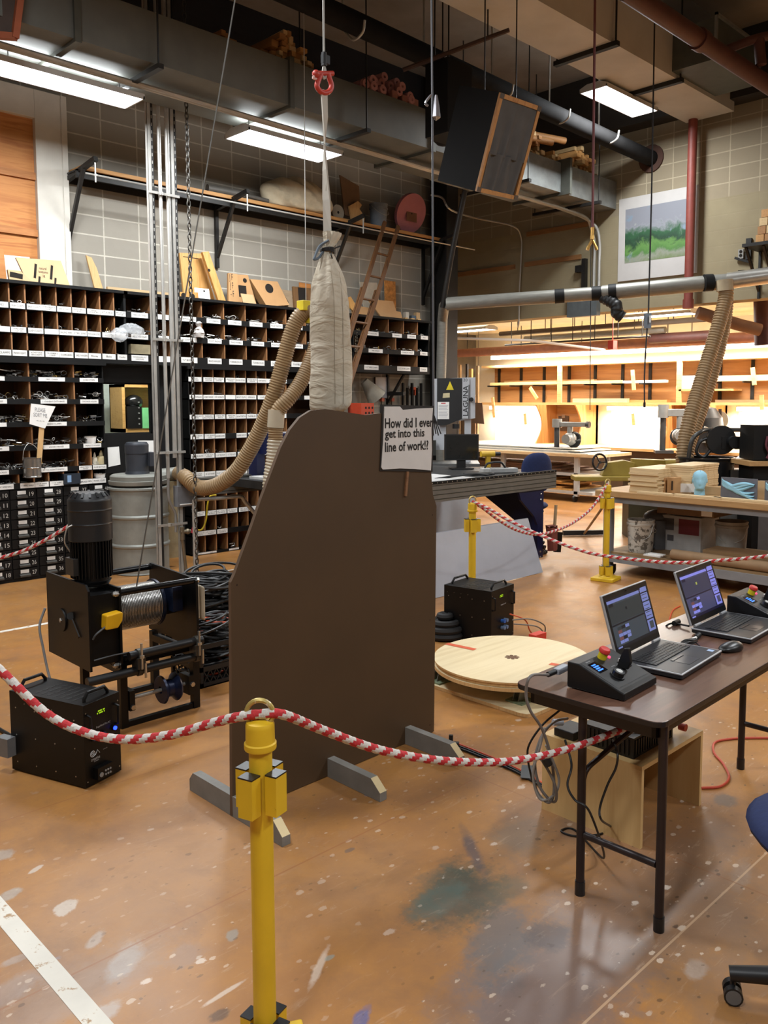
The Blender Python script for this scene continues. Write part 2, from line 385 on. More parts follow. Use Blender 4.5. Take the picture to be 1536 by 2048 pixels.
struct(MB().box((-4, -6, -.1), (16, 13.2, 0)).build('floor', FLOOR))
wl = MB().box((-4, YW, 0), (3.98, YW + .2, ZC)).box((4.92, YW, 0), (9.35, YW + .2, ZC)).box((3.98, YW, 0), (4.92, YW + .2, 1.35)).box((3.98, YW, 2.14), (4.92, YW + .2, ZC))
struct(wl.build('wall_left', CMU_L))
struct(MB().box((XB, -6, ZB), (XB + .3, 13.2, ZC)).build('wall_back', CMU_B))
struct(MB().box((-4.2, -6, 0), (-4, YW + .2, ZC)).build('wall_rear', CMU_R))
struct(MB().box((-4, -6.2, 0), (16, -6, ZC)).build('wall_right', CMU_R))
struct(MB().box((9.35, 13.0, 0), (XF, 13.2, ZC)).build('wall_alcove', mat('dark block', '#6a635a', .9)))
struct(MB().box((9.15, YW + .2, 0), (9.35, 13.0, ZC)).build('wall_return', mat('dark block', '#6a635a', .9)))
struct(MB().box((XF, -6, 0), (XF + .2, 13.2, 3.6)).build('wall_far', PLASTER))
struct(MB().box((XB + .3, -6, 3.32), (XF + .2, 13.2, 3.45)).build('ceiling_low', CREAM))
c = MB().box((-4.2, -6.2, ZC), (XB + .3, 13.2, ZC + .15))
for k in range(9): c.box((-4, -5.5 + 2.1 * k, ZC - .012), (XB, -5.47 + 2.1 * k, ZC))
struct(c.build('ceiling', CEIL))
struct(MB().box((XB - .28, -6, 5.62), (XB, 13, 6.0)).box((XB - .16, -6, 6.0), (XB - .12, 13, ZC)).build('trim_beam', mat('dark beam steel', '#2a2622', .6)))

# plywood-filled doorway with a white frame, high in the left wall
WHITEPAINT = mat('chalky white paint', '#cfcabf', .7, var=.08, scale=4)
PLYR = wood('red plywood', '#a8642e', '#c58445', .6, 2.2, 'X', 4)
dr = tag(MB().box((.6, YW - .03, 2.9), (3.48, YW, 4.58)).build('door_1', PLYR), kind='structure')
d = MB()
for z in (3.42, 3.98): d.box((.6, YW - .06, z), (3.48, YW - .03, z + .07))
tag(d.build('door_batten', wood('batten wood', '#9c5f2c', '#b87a42', .6, 3, 'X'), dr), kind='structure')
struct(MB().box((3.48, YW - .09, 2.9), (3.80, YW, 4.86)).box((.3, YW - .09, 4.58), (3.48, YW, 4.86)).box((3.74, YW - .10, 2.9), (3.80, YW - .09, 4.86)).build('trim_1', WHITEPAINT, bevel=.006))

# steel column at the end of the left wall
STEELDK = mat('dark steel', '#23211f', .5, .3, var=.2)
struct(MB().box((9.12, 8.42, 0), (9.36, 8.45, ZC)).box((9.12, 8.72, 0), (9.36, 8.75, ZC)).box((9.22, 8.45, 0), (9.26, 8.72, ZC)).build('column_1', STEELDK))
struct(MB().box((9.30, 8.62, 0), (9.5, 8.9, ZC)).build('column_2', mat('tan painted pier', '#8a7c62', .8, var=.15)))

# office window in the black partition between the pigeonholes, with the room behind it
BLACKP = mat('matt black paint', '#090909', .6, var=.3, scale=6, spec=.3)
st = MB()
w0, w1, wz0, wz1 = 3.99, 4.55, 1.41, 1.96
st.box((3.93, YC + .12, 1.0), (w0, YC + .2, 2.15)).box((w1, YC + .12, 0), (4.92, YC + .2, 2.15)).box((w0, YC + .12, 1.0), (w1, YC + .2, wz0)).box((4.1, YC + .12, 0), (w1, YC + .2, 1.0)).box((w0, YC + .12, wz1), (w1, YC + .2, 2.15))
struct(st.build('wall_partition', BLACKP))
GLASS = NT('window glass'); GLASS.b.inputs['Transmission Weight'].default_value = 1; GLASS.b.inputs['Roughness'].default_value = 0; GLASS.b.inputs['IOR'].default_value = 1.05; GLASS = GLASS.m
wf = MB().box((w0, YC + .14, wz0), (w1, YC + .17, wz0 + .015)).box((w0, YC + .14, wz1 - .015), (w1, YC + .17, wz1)).box((w0, YC + .14, wz0), (w0 + .012, YC + .17, wz1)).box((w1 - .012, YC + .14, wz0), (w1, YC + .17, wz1))
wn = struct(wf.build('window_1', BLACKP)); tag(MB().box((w0 + .012, YC + .15, wz0 + .015), (w1 - .012, YC + .154, wz1 - .015)).build('pane', GLASS, wn), kind='structure')
struct(MB().box((3.0, 10.9, 0), (6.6, 11.0, 3)).box((3.0, 9.1, 0), (3.05, 11, 3)).box((6.55, 9.1, 0), (6.6, 11, 3)).box((3, 9.1, 2.9), (6.6, 11, 3)).build('wall_office', mat('pale green grey wall', '#aeb6ab', .8)))
# ------------------------------------------------------------------ lamps, ducts, pipes
LAMPW = mat('white lamp enamel', '#b9b7b2', .5, var=.05)
TUBE = emis('lit fluorescent diffuser', '#f4f6ff', GLOW)
TUBEF = emis('lit fluorescent strip', '#fff6e6', GLOW)
def lamp(name, label, c, L, Wd, power, tubes=TUBE, axis='X', group=None, hang=None, col=(.93, .975, 1), shell=LAMPW, up=0):
    t = thing(name, label, 'ceiling light', c, 0 if axis == 'X' else math.pi / 2, group)
    b = MB(); b.box((-L / 2, -Wd / 2, .02), (L / 2, Wd / 2, .04))
    b.prism([(-L / 2, -Wd / 2, .04), (-L / 2, Wd / 2, .04), (-L / 2, Wd / 2 - .10, .075), (-L / 2, -Wd / 2 + .10, .075)], (L, 0, 0))
    b.box((-L / 2, -Wd / 2, -.005), (-L / 2 + .012, Wd / 2, .02)).box((L / 2 - .012, -Wd / 2, -.005), (L / 2, Wd / 2, .02)).box((-L / 2, -Wd / 2, -.005), (L / 2, -Wd / 2 + .01, .02)).box((-L / 2, Wd / 2 - .01, -.005), (L / 2, Wd / 2, .02))
    b.build('housing', shell, t)
    e = MB(); e.box((-L / 2 + .014, -Wd / 2 + .012, 0), (L / 2 - .014, Wd / 2 - .012, .018)); e.build('diffuser', tubes, t)
    if hang:
        for x in (-L * .38, L * .38): MB().cyl((x, 0, .07), (x, 0, hang - c[2]), .006, n=6).build('hanger_rod', STEELDK, t)
    if power:
        li = bpy.data.lights.new('tube_light', 'AREA'); li.shape = 'RECTANGLE'; li.size = L - .06; li.size_y = Wd - .05; li.energy = power; li.color = col
        lo = bpy.data.objects.new('tube_light', li); COL.objects.link(lo); lo.parent = t; lo.location = (0, 0, -.012)
    if up:       # the slots in the top of the housing let some light up
        li = bpy.data.lights.new('slot_light', 'AREA'); li.shape = 'RECTANGLE'; li.size = L - .1; li.size_y = .06; li.energy = up; li.color = col
        lo = bpy.data.objects.new('slot_light', li); COL.objects.link(lo); lo.parent = t; lo.location = (0, 0, .08); lo.rotation_euler = (math.pi, 0, 0)
    return t
g = 'fluorescent hall lights'
lamp('fluorescent_light', 'long lit fluorescent light hung in front of the plywood doorway', (3.13, 7.235, 4.40), 1.22, .36, LIGHT_HALL, group=g, hang=4.56, up=14)
lamp('fluorescent_light', 'lit fluorescent light above the wall shelf with the canvas bundle', (5.44, 7.30, 4.40), 1.2, .43, LIGHT_HALL, group=g, hang=4.56, up=14)
lamp('fluorescent_light', 'lit fluorescent light under the big pale duct', (9.32, 5.72, 5.42), 1.2, .37, LIGHT_HIGH, group=g, hang=ZC, up=12)
for q in [(6.7, 1.1, 5.0), (1.2, 4.2, 5.0), (-1.2, .4, 5.0), (2.2, -2.2, 5.0), (6.2, -2.6, 5.0)]:
    lamp('fluorescent_light', 'fluorescent light hung from the hall ceiling outside the picture', q, 1.22, .4, LIGHT_HALL * 1.25, group='hall lights outside the picture', hang=ZC)
lamp('fluorescent_light', 'lit fluorescent light under the low ceiling near the dark column', (11.75, 10.35, 3.06), 1.2, .34, LIGHT_FAR, axis='Y', group='lights of the low back room', hang=3.32, col=(1, .95, .87), up=16)
lamp('fluorescent_light', 'lit fluorescent light under the low ceiling beside the red standpipe', (12.3, 6.75, 3.12), 1.2, .34, LIGHT_FAR, axis='Y', group='lights of the low back room', hang=3.32, col=(1, .95, .87), up=16)
lamp('fluorescent_light', 'fluorescent light of the low back room outside the picture', (13.0, 2.6, 3.1), 1.2, .34, LIGHT_FAR * 1.6, axis='Y', group='back room lights outside the picture', hang=3.32, col=(1, .95, .87), up=16)

GALV = mat('galvanised duct', '#8f9290', .42, .55, var=.18, scale=7)
GALVD = mat('dusty galvanised duct', '#7d7c76', .6, .2, var=.15, scale=3)
DUCTP = mat('painted duct', '#bdbab3', .65, 0, var=.1, scale=2)
PIPER = mat('red oxide pipe', '#4f2d28', .6, var=.15)
PIPERW = mat('warm pink pipe', '#8a5a47', .6, var=.15)
COND = mat('steel conduit', '#b3b1ab', .42, .4, var=.1)
SPOUT = mat('spiral steel duct', '#86847c', .5, .45, var=.15, stretch=(1, 1, 12))

# duct that carries lumber, along the left wall
t = thing('lumber_duct', 'long galvanised duct along the block wall, loaded with lumber and pipe insulation', 'duct', (4, 6.9, 4.56))
MB().box((-4, 6.66, 4.56), (7.9, 7.55, 4.97)).build('duct_body', mat('dark painted duct', '#646661', .6, .1, var=.15, scale=3), t, True)
MB().box((7.9, 6.78, 4.57), (XB, 7.6, 4.96)).build('end_section', GALV, t, True)
for x in (1.0, 2.95, 5.0, 6.95, 9.6): MB().box((x, 6.63, 4.53), (x + .05, 7.6, 5.0)).build('flange', mat('duct flange', '#55564f', .5, .3), t, True)
for x in (1.4, 3.6, 5.9, 8.6, 10.2):
    s = MB(); s.box((x, 6.55, 4.49), (x + .05, 7.7, 4.53)); s.cyl((x + .02, 6.58, 4.5), (x + .02, 6.58, ZC), .008, n=6); s.cyl((x + .02, 7.67, 4.5), (x + .02, 7.67, ZC), .008, n=6)
    s.build('hanger', STEELDK, t, True)
# conduits below it
t = thing('conduit_run', 'pair of steel conduits along the wall bending down beside the painting', 'conduit', (5, 7.7, 4.4))
for k, dy in enumerate((0, .07)):
    a = PX(1190 + 10 * k, 440 + 4 * k, XB - .06)
    MB().tube([(1.2, 7.0 + dy * .6, 4.50)] + curve([(10.0, 7.08 + dy * .6, 4.49), (XB - .30, 7.12 + dy * .6, 4.47), (XB - .12, a.y + .03, 4.34), (XB - .06, a.y, 4.1), (XB - .06, a.y, 3.8)], 6) + [(XB - .06, a.y, 3.42)], .022, 8).build('conduit', COND, t, True)
MB().box((XB - .10, 7.02, 3.05), (XB, 7.55, 3.42)).build('junction_panel', mat('grey panel box', '#5f6567', .5, .2), t, True)

# big pale duct along the ceiling
t = thing('ceiling_duct', 'large pale rectangular duct along the ceiling with an outlet box at its end', 'duct', (6, 5.3, 5.5))
MB().box((-4, 4.97, 5.5), (XB - .15, 5.63, 6.1)).build('duct_body', DUCTP, t, True)
MB().box((9.2, 4.45, 5.55), (10.3, 4.97, 6.0)).build('outlet_box', mat('outlet steel', '#545853', .5, .3), t, True)
MB().box((9.16, 4.42, 5.52), (10.34, 4.45, 5.55)).box((9.16, 4.42, 6.0), (10.34, 4.45, 6.03)).box((9.16, 4.42, 5.52), (9.19, 4.45, 6.03)).box((10.31, 4.42, 5.52), (10.34, 4.45, 6.03)).build('outlet_flange', GALV, t, True)
for x in (5.6, 7.9, 9.3): 
    MB().box((x, 4.9, 5.45), (x + .06, 5.7, 5.5)).cyl((x + .03, 4.93, 5.45), (x + .03, 4.93, ZC), .012, n=6).cyl((x + .03, 5.67, 5.45), (x + .03, 5.67, ZC), .012, n=6).build('hanger', STEELDK, t, True)

# dark round drain pipe with hook hangers
t = thing('drain_pipe', 'dark insulated pipe hung on hooks between the two big ducts', 'pipe', (8, 6.2, 5.2))
p0, p1 = Vector((2.0, 6.15, 5.35)), Vector((XB, 6.22, 5.18))
MB().tube([p0, p1], .105, 14).build('pipe', mat('dark pipe wrap', '#171616', .9, var=.25, spec=.2), t, True)
for x in (5.4, 6.5, 7.6, 8.7, 9.8):
    y = 6.18
    MB().tube([(x, y + .15, ZC), (x, y + .15, 5.4)] + curve([(x, y + .13, 5.25), (x, y + .0, 5.13), (x, y - .13, 5.16), (x, y - .16, 5.26)], 5), .012, 6).build('hook_hanger', COND, t, True)
MB().lathe([(.19, 0), (.19, .03), (.11, .03)], (XB, 6.22, 5.18), 18, axis=(-1, 0, 0)).build('wall_flange', mat('rust', '#4a3026', .8), t, True)

# red sprinkler main, high up, with a drop
def redpipe(label, pts, r, name='sprinkler_pipe', m=PIPER, coup=()):
    t = thing(name, label, 'pipe', pts[len(pts) // 2])
    MB().tube(curve(pts, 6) if len(pts) > 2 else pts, r, 14).build('pipe', m, t, True)
    for a, b in coup: MB().cyl(a, b, r * 1.22, n=14).build('coupling', m, t, True)
    return t
q0, q1 = PD(1250, -20, 7.5), PD(1536, 170, 9.3)
redpipe('dark red sprinkler main crossing under the ceiling above the pale duct', [q0, q1, q1 + (q1 - q0) * .4], .085, coup=[(q0 + (q1 - q0) * .45, q0 + (q1 - q0) * .49)])
q = PX(1382, 400, XB - .22); y = q.y
redpipe('red vertical standpipe crossing in front of the landscape painting', [(XB - .22, y, 5.6), (XB - .22, y, 3.05)], .060, 'standpipe', mat('red standpipe paint', '#7c3a30', .55), coup=[(Vector((XB - .22, y, 3.02)), Vector((XB - .22, y, 3.14)))])
redpipe('dark red branch pipe hung on rods near the ceiling corner', [PD(1450, 100, 9.0), PD(1520, 75, 9.0), PD(1560, 72, 9.0)], .045, coup=[(PD(1518, 80, 9.0), PD(1522, 130, 9.0))])
# thin branch lines across the ceiling with rods
t = thing('branch_pipe', 'thin dark branch pipe on rods above the dark insulated pipe', 'pipe', (8, 6.6, 5.8))
a, b = PD(806, 140, 8.4), PD(1018, 60, 8.4)
MB().tube([a, b], .022, 8).build('pipe', mat('dark rust pipe', '#3f2b26', .7), t, True)
for k in (.3, .8): p = a.lerp(b, k); MB().cyl(p, (p.x, p.y, ZC), .008, n=6).build('hanger_rod', STEELDK, t, True)
# ------------------------------------------------------------------ pigeonholes on the left wall
PWOOD = wood('pigeonhole wood', '#7f5837', '#996a41', .6, 2.5, 'Z', 5)
PBACK = wood('dark pigeonhole back', '#4e3322', '#634228', .7, 2.0, 'Z', 4)
PAPER = mat('white label paper', '#e9e7e2', .7, var=.03)
INK = mat('black ink', '#151515', .7, var=0)
BITS = [mat('loose steel', '#8f8d89', .35, .8, var=.3), mat('black iron bits', '#1d1d1e', .5, .4), mat('bright zinc', '#c9c7c2', .4, .5, var=.2), mat('brass bits', '#a98a4e', .4, .7), mat('pale scrap', '#d6d1c8', .7)]
def px_x(u, v): return PY(u, v, YC).x
def px_z(u, v): return PY(u, v, YC).z

def hardware(b, x0, x1, z, amt, rng):
    w = x1 - x0; n = int(rng.uniform(9, 18) * amt * max(1, w / .15))
    for i in range(n):
        x = rng.uniform(x0 + .03, x1 - .03); y = rng.uniform(YC + .015, YC + .22); zz = z + rng.uniform(.012, .05 + .03 * amt)
        mi = rng.choice([0, 0, 1, 1, 1, 2, 2, 4] if rng.random() < .93 else [3]); k = rng.random()
        L = min(rng.uniform(.04, .14), w * .4)
        a = rng.uniform(0, 6.28); e = rng.uniform(-.3, .4)
        d = Vector((math.cos(a) * math.cos(e), math.sin(a) * math.cos(e) * .6, math.sin(e) * .5)) * L
        p = Vector((x, y, zz))
        if k < .45: b.bar(p - d / 2, p + d / 2, rng.uniform(.008, .025), rng.uniform(.003, .01), mi)
        elif k < .75: b.torus(p, (rng.uniform(-1, 1), -1, rng.uniform(-.6, 1)), rng.uniform(.015, .03), .0035, 8, 4, mi, 0, rng.choice([6.283, 3.6]))
        else: b.cyl(p - d / 2, p + d / 2, rng.uniform(.004, .010), n=6, mi=mi)

def pigeon(name, label, x0, x1, ztop, rows, group, fill, seed, side_l=True, side_r=True, base=None):
    """rows: (lip top z, lip bottom z, [divider x], [label text]) from the top down"""
    rng = random.Random(seed)
    t = thing(name, label, 'pigeonhole shelf', (x0, YC, 0 if base is None else base), group=group)
    c = MB(); zb_last = rows[-1][1]
    c.box((x0 - .02, YC - .035, ztop), (x1 + .02, YW - .002, ztop + .03))
    if side_l: c.box((x0, YC, zb_last), (x0 + .012, YW - .02, ztop))
    if side_r: c.box((x1 - .012, YC, zb_last), (x1, YW - .02, ztop))
    for zl, zb, _d, _l in rows:
        c.box((x0, YC - .01, zb), (x1, YC + .006, zl)); c.box((x0, YC, zb), (x1, YW - .02, zb + .014))
    c.build('black_frame', BLACKP, t, True)
    MB().box((x0, YW - .02, zb_last), (x1, YW - .004, ztop)).build('back_panel', PBACK, t, True)
    stuff = MB(); top = ztop; nd = nl = 0
    for zl, zb, divs, labs in rows:
        ed = [x0] + list(divs) + [x1]
        for x in divs:
            if nd < 95: MB().box((x - .007, YC + .004, zb + .014), (x + .007, YW - .02, top)).build('divider', PWOOD, t, True); nd += 1
        for i in range(len(ed) - 1):
            a, b_ = ed[i], ed[i + 1]; w = b_ - a; tx = labs[i] if i < len(labs) else ''
            if tx is not None and nl < 98:
                lw = min(w * .94, .26 if w > .3 else w * .94); lw = min(lw, .62 * w if w > .22 else lw); lh = min(zl - zb - .008, .062)
                if w < .22: lh = min(lh, .055)
                m = MB(); cx = (a + b_) / 2 + (rng.uniform(-.01, .01)); cz = zl - .002 - lh / 2; yy = YC - .0115
                tl = rng.uniform(-.012, .012); dz = tl * lw / 2
                m.quad((cx - lw / 2, yy, cz - lh / 2 - dz), (cx + lw / 2, yy, cz - lh / 2 + dz), (cx + lw / 2, yy, cz + lh / 2 + dz), (cx - lw / 2, yy, cz + lh / 2 - dz))
                if tx: m.textfit(tx, (cx, yy - .0012, cz), (1, 0, tl), (0, 0, 1), lw * .84, lh * (.62 if '\n' in tx else .34), 1)
                m.build('paper_label', [PAPER, INK], t, True); nl += 1
            am = fill(rng, w)
            if am > 0: hardware(stuff, a, b_, zb + .014, am, rng)
        top = zb
    if stuff.v: 
        o = stuff.build('loose_hardware', BITS, None, origin=(x0, YC, ztop)); tag(o, 'loose metal fittings lying in the bins of the ' + fill_words[name + str(seed)], 'hardware', kind='stuff')
    return t
fill_words = {'pigeonhole_shelf5': 'wide bins above the numbered drawers', 'pigeonhole_shelf1': 'pigeonholes beside the plywood doorway', 'pigeonhole_shelf2': 'top bins behind the steel struts', 'pigeonhole_shelf3': 'small bins behind the ribbed hose', 'pigeonhole_shelf4': 'bins behind the ladder'}

# rows: read at the cabinet's lit end
def rz(u, a, b): return (px_z(u, a), px_z(u, b) - .012)
R1, R2, R3 = rz(20, 603, 614), rz(20, 652.5, 662), rz(20, 698, 709)
S1, S2, S3 = rz(484, 643, 651), rz(484, 681.5, 690), rz(484, 720, 728)
Z1 = ((R1[0] + S1[0]) / 2, (R1[1] + S1[1]) / 2); Z2 = ((R2[0] + S2[0]) / 2, (R2[1] + S2[1]) / 2); Z3 = ((R3[0] + S3[0]) / 2, 2.155)
ZT = 2.885
dl = lambda us, v: [px_x(u, v) for u in us]
XL, XM = 1.95, 3.95
X1 = px_x(250, 640)
rows = [
 (*Z1, [2.22, 2.42, 2.63, 2.83] + dl([18, 50, 81, 112, 142, 171, 199, 227], 590) + [], ['', '', '', '', 'LASH EYES', 'LASH CLEATS', 'BRACE CLEATS', 'STEEL BRACE\nCLEATS', 'J BRACE CLEATS', 'HINGED BRACE\nIRONS', 'HINGES\n(ASSORTED)', 'BUTTON HINGES', 'BACKFLAP\nHINGES']),
 (*Z2, [2.24, 2.44, 2.65, 2.85] + dl([21, 53, 85, 115, 144, 173, 201, 229], 640), ['', '', '', '', '', 'WIRE LASH\nCLT. 25', 'LASH CLEATS', '', 'SAILING WIRE', 'STEEL LINE', 'ROUND EYE', 'C CLAMPS\nASSORTED', '']),
 (*Z3, [2.26, 2.46, 2.67, 2.87] + dl([24, 55, 87, 117, 146, 175, 203, 231], 685), ['', '', '', '', 'PIPE CLAMPS', 'FRENCH CLEATS', 'KEYSTONE\nBRACKETS', "PLUMBER'S\nSTRAP", 'CORNERS', 'SHELF HANGERS', 'Blanks', 'Bolts', 'Corks']),
]
gp = 'black framed pigeonhole shelves on the block wall'
A0_ = pigeon('pigeonhole_shelf', 'three rows of narrow labelled pigeonholes below the slotted jig board', XL, X1, ZT, rows, gp, lambda r, w: r.choice([.5, .9, 1.2, .8]), 1, base=2.155)
rows = [
 (*rz(20, 752.5, 760), [2.5] + dl([57, 147], 740), ['', 'BUTTON HANGERS', 'MISC. CHAIN', 'CORD STOPS']),
 (*rz(20, 798, 806), [2.5] + dl([60, 149], 790), ['', 'GP BARREL HINGES', '1 1/2 & HEAVY DUTY HINGES', 'CORD RACK HOLDERS']),
 (*rz(20, 844.6, 852), [2.5] + dl([62, 151], 840), ['', 'ANGLE IRONS\n"L" BRACKETS', 'SADDLE CLAMPS', None]),
 (*rz(20, 892, 900), [2.5] + dl([65, 153], 885), ['', 'BUTT HINGES', 'LARGE HINGES', "TRIPLE 'S' HINGES"]),
 (*rz(20, 939, 947), [2.5] + dl([60, 156, 183], 930), ['', 'LARGE TURNBUCKLES', "IF YOU DON'T KNOW...", "HEAVY TRIPLE 'S'\nHINGES", 'GLUE BOTTLES']),
 (*rz(20, 967.5, 977), [2.3, 2.6, 2.83] + dl([38, 69, 98, 128, 158, 185], 965), ['', '', '', '3/4" WIRE NAILS', '1" WIRE NAILS', '1 1/4" WIRE\nNAILS', '1 1/2" WIRE\nNAILS', None, 'BRASS PIPE', 'PAPER CLIPS']),
]
A_ = pigeon('pigeonhole_shelf', 'black framed pigeonhole shelf above the numbered drawers', XL, XM, 2.13, rows, gp, lambda r, w: 1.5 if w > .25 else (r.choice([.3, .6, .9, .8])), 5, base=0.9)
XR = 7.35
rows = [
 (*Z1, dl([303, 342, 403, 447.5, 490.5, 532, 572, 611, 645, 680], 620), ['TRIPLOID CHEST', '', 'TURN BUTTON HANGERS', '1" & 2" TURNBUCKLES', '1 1/2" TURNBUCKLES', '1 1/4" TURNBUCKLES', 'PULLEY BLOCKS', 'HOOKS', 'EYES', 'RINGS', 'SNAPS']),
 (*Z2, dl([305, 344, 404, 449, 492, 533, 573, 612, 646, 681], 660), ['MISC. PIPE CAPS', 'PIPE CAPS', 'U CLAMPS', 'FOOT IRONS', 'TRACK WHEELS', 'FLOOR BLOCKS', 'PULLEY BLOCKS', 'SNAP HOOKS', 'SHACKLES', 'LINKS', 'CASTORS']),
 (*Z3, dl([306, 345, 405, 450, 493, 534, 573, 612, 647, 682], 710), ['HANGING BRACKET\nHARDWARE', '', '"U" BOLTS', 'BRACE HANGERS', 'TURNBUCKLES', 'TURNBUCKLES', 'CABLE CLIPS', 'THIMBLES', 'SLEEVES', 'CLAMPS', 'BOLTS']),
]
B_ = pigeon('pigeonhole_shelf', 'long black band of pigeonholes behind the steel struts and hanging chain', X1, XR, ZT, rows, gp, lambda r, w: r.choice([1.2, 1.5, 1.0, 1.4]), 2, base=2.155)
XN = 4.93
du = [403.7, 426.5, 448.8, 470, 491.6, 512.8, 532, 552, 572, 592, 611, 631]
sh = lambda k: [px_x(u + k, 850) for u in du]
mx = [px_x(u, 760) for u in du]
zz = lambda a, b: rz(484, a, b)
T_ = [['BULLET\nCATCHES', 'MAGNETIC\nCATCHES', 'MISC. CABINET\nCATCHES', 'HEAVY DUTY\nSTAPLES', 'DOOR STOPS', 'ROUND HEADS\nMACHINE', 'LIGHT SWITCH', 'PLUG', 'CAPS', 'KNOBS', 'PULLS', 'HASPS'],
 ['BOLT HINGES', 'SCREW HINGES', 'EYE SCREWS', '', 'BOLT CLIPS', 'SPRINGS', 'CLIPS', 'PINS', 'SLIDES', 'HOOKS', 'LATCH', 'BOLTS'],
 ['THREADED ROD\nPLATES', 'THREADED\nBOLT PLATES', 'STRING PIN\nBOLTS', 'WING PIN\nBOLTS', 'SAWTEETH', 'THIMBLES', 'ROPE', 'NUTS', 'NUTS', 'BOLTS', 'WASHERS', 'PINS'],
 ['LARGE SPADE\nLUGS', '3 1/2" SPADE\nLUGS', 'HANGER PLATES', None, 'BARREL BOLTS', '', 'LARGE LUGS', 'LUGS', '', '', '', ''],
 ['5/8" TEE-NUTS', '1" TEE NUTS\nSCREWS', '1 1/4" TEE NUTS', '1 1/2" TEE NUTS', '', 'SCREWS', 'SCREWS', '', '', '', '', ''],
 ['1/2" LOCK\nWASHERS', '5/8" LOCK WASHERS', '3/4" LOCK', '', '1 1/4" LOCK\nWASHERS', 'MISC. WASHERS', '', '', '', '', '', ''],
 ['1/4" BOLTS', '5/16" BOLTS', '', '', '', '', '', '', '', '', '', ''],
 ['3/8" - 16 X 1 1/2"\nHEX BOLTS', '3/8" - 16 X 1 3/4"\nHEX BOLTS', '3/8" - 16 X 2"\nHEX BOLTS', '3/8" - 16 X 2 1/2"\nHEX BOLTS', '3/8" - 16 X 3\nHEX BOLTS', '', '', '', '', '', '', ''],
 ['1/2" - 13 X 1 1/2"\nTN BOLTS', '1/2" - 13 X 2 1/2"\nTN BOLTS', '1/2" - 13 X 3\nTN BOLTS', None, None, None, None, None, None, None, None, None],
 ['1/2" - 13 X 5"\nHEX BOLTS', '1/2" - 13 X 6\nHEX BOLTS', None, 'CLOSED BAGS', None, None, None, None, None, None, None, None]]
vz = [(756, 764), (790, 797.5), (828, 836), (865.5, 874), (903, 911), (938, 947), (968, 975), (1014, 1022), (1052, 1060), (1093, 1101)]
mxs = mx[:9]; rows = [(*zz(*vz[i]), mxs, T_[i][:10]) for i in range(10)]
rows[-1] = (rows[-1][0], .004, rows[-1][2], rows[-1][3])
C_ = pigeon('pigeonhole_shelf', 'black framed block of small labelled bins down to the floor behind the ribbed hose', XN, 7.1, 2.125, rows, gp, lambda r, w: r.choice([0, 0, 0, .5, 0, .7]), 3)
rows = [
 (*Z1, dl([777, 807.6, 835.5], 660), ['TRACK ROLLERS', 'SWIVELS', 'CASTORS', 'MISC.']),
 (*Z2, dl([792, 834.7], 690), ['PIPE STRAPS', 'CONDUIT STRAPS', 'TRAYS']),
 (*Z3, dl([777, 834.7], 725), ['1 1/2" PIPE CLAMPS', '1" & 1 1/4" PIPE CLAMPS', 'CHALK']),
]
D_ = pigeon('pigeonhole_shelf', 'short black set of pigeonholes behind the wooden ladder', XR + .03, 8.83, ZT, rows, gp, lambda r, w: r.choice([1.2, 1.0, .9]), 4, base=2.155)
MB().box((8.35, YC + .05, 1.85), (8.4, YW, 1.9)).bar((8.37, YC + .06, 2.14), (8.37, YW - .03, 1.75), .03, .03).box((8.355, YW - .04, 1.7), (8.385, YW, 2.15)).build('bracket', STEELDK, D_, True)

# numbered drawers
DRAWB = mat('scuffed black drawer', '#0b0a0a', .5, var=.35, scale=10, wear=('#3d362f', 14, .69), spec=.3)
PULL = mat('drawer pull steel', '#55534f', .45, .7)
CHALK = mat('white paint marks', '#b9b5ad', .8, var=.1)
zt, zb = .905, .03; hh = (zt - zb) / 9
cols = [(1.95, 2.72, None), (2.72, px_x(22, 1070), 10), (px_x(22, 1070), px_x(74, 1070), 19), (px_x(76, 1070), px_x(128, 1070), 28), (px_x(129, 1070), px_x(179, 1070), 37), (px_x(180, 1070), px_x(222, 1060), 46)]
t = thing('drawer_cabinet', 'bank of small black drawers with hand painted numbers under the pigeonholes', 'drawer cabinet', (cols[0][0], YC, 0))
MB().box((cols[0][0], YC + .01, 0), (cols[-1][1], YW - .03, zt + .02)).build('carcass', BLACKP, t, True)
for a, b, n0 in cols:
    for k in range(9):
        z1 = zt - k * hh; z0 = z1 - hh; n = None if n0 is None else n0 + k
        m = MB(); m.box((a + .006, YC - .006, z0 + .005), (b - .006, YC + .012, z1 - .004))
        w = b - a
        if n is not None: m.textfit(str(n), (b - w * .16, YC - .0075, (z0 + z1) / 2), (1, 0, 0), (0, 0, 1), w * .17, hh * .42, 1)
        d = m.build('drawer', [DRAWB, CHALK], t, True)
        px = a + w * .46
        MB().quad((px - .04, YC - .0075, z0 + hh * .5), (px + .04, YC - .0075, z0 + hh * .5), (px + .04, YC - .0075, z0 + hh * .86), (px - .04, YC - .0075, z0 + hh * .86)).build('card', PAPER, d, True)
        MB().prism([(px - .05, YC - .006, z0 + hh * .44), (px - .05, YC - .03, z0 + hh * .30), (px - .05, YC - .03, z0 + hh * .14), (px - .05, YC - .006, z0 + hh * .14)], (.1, 0, 0)).build('pull', PULL, d, True)

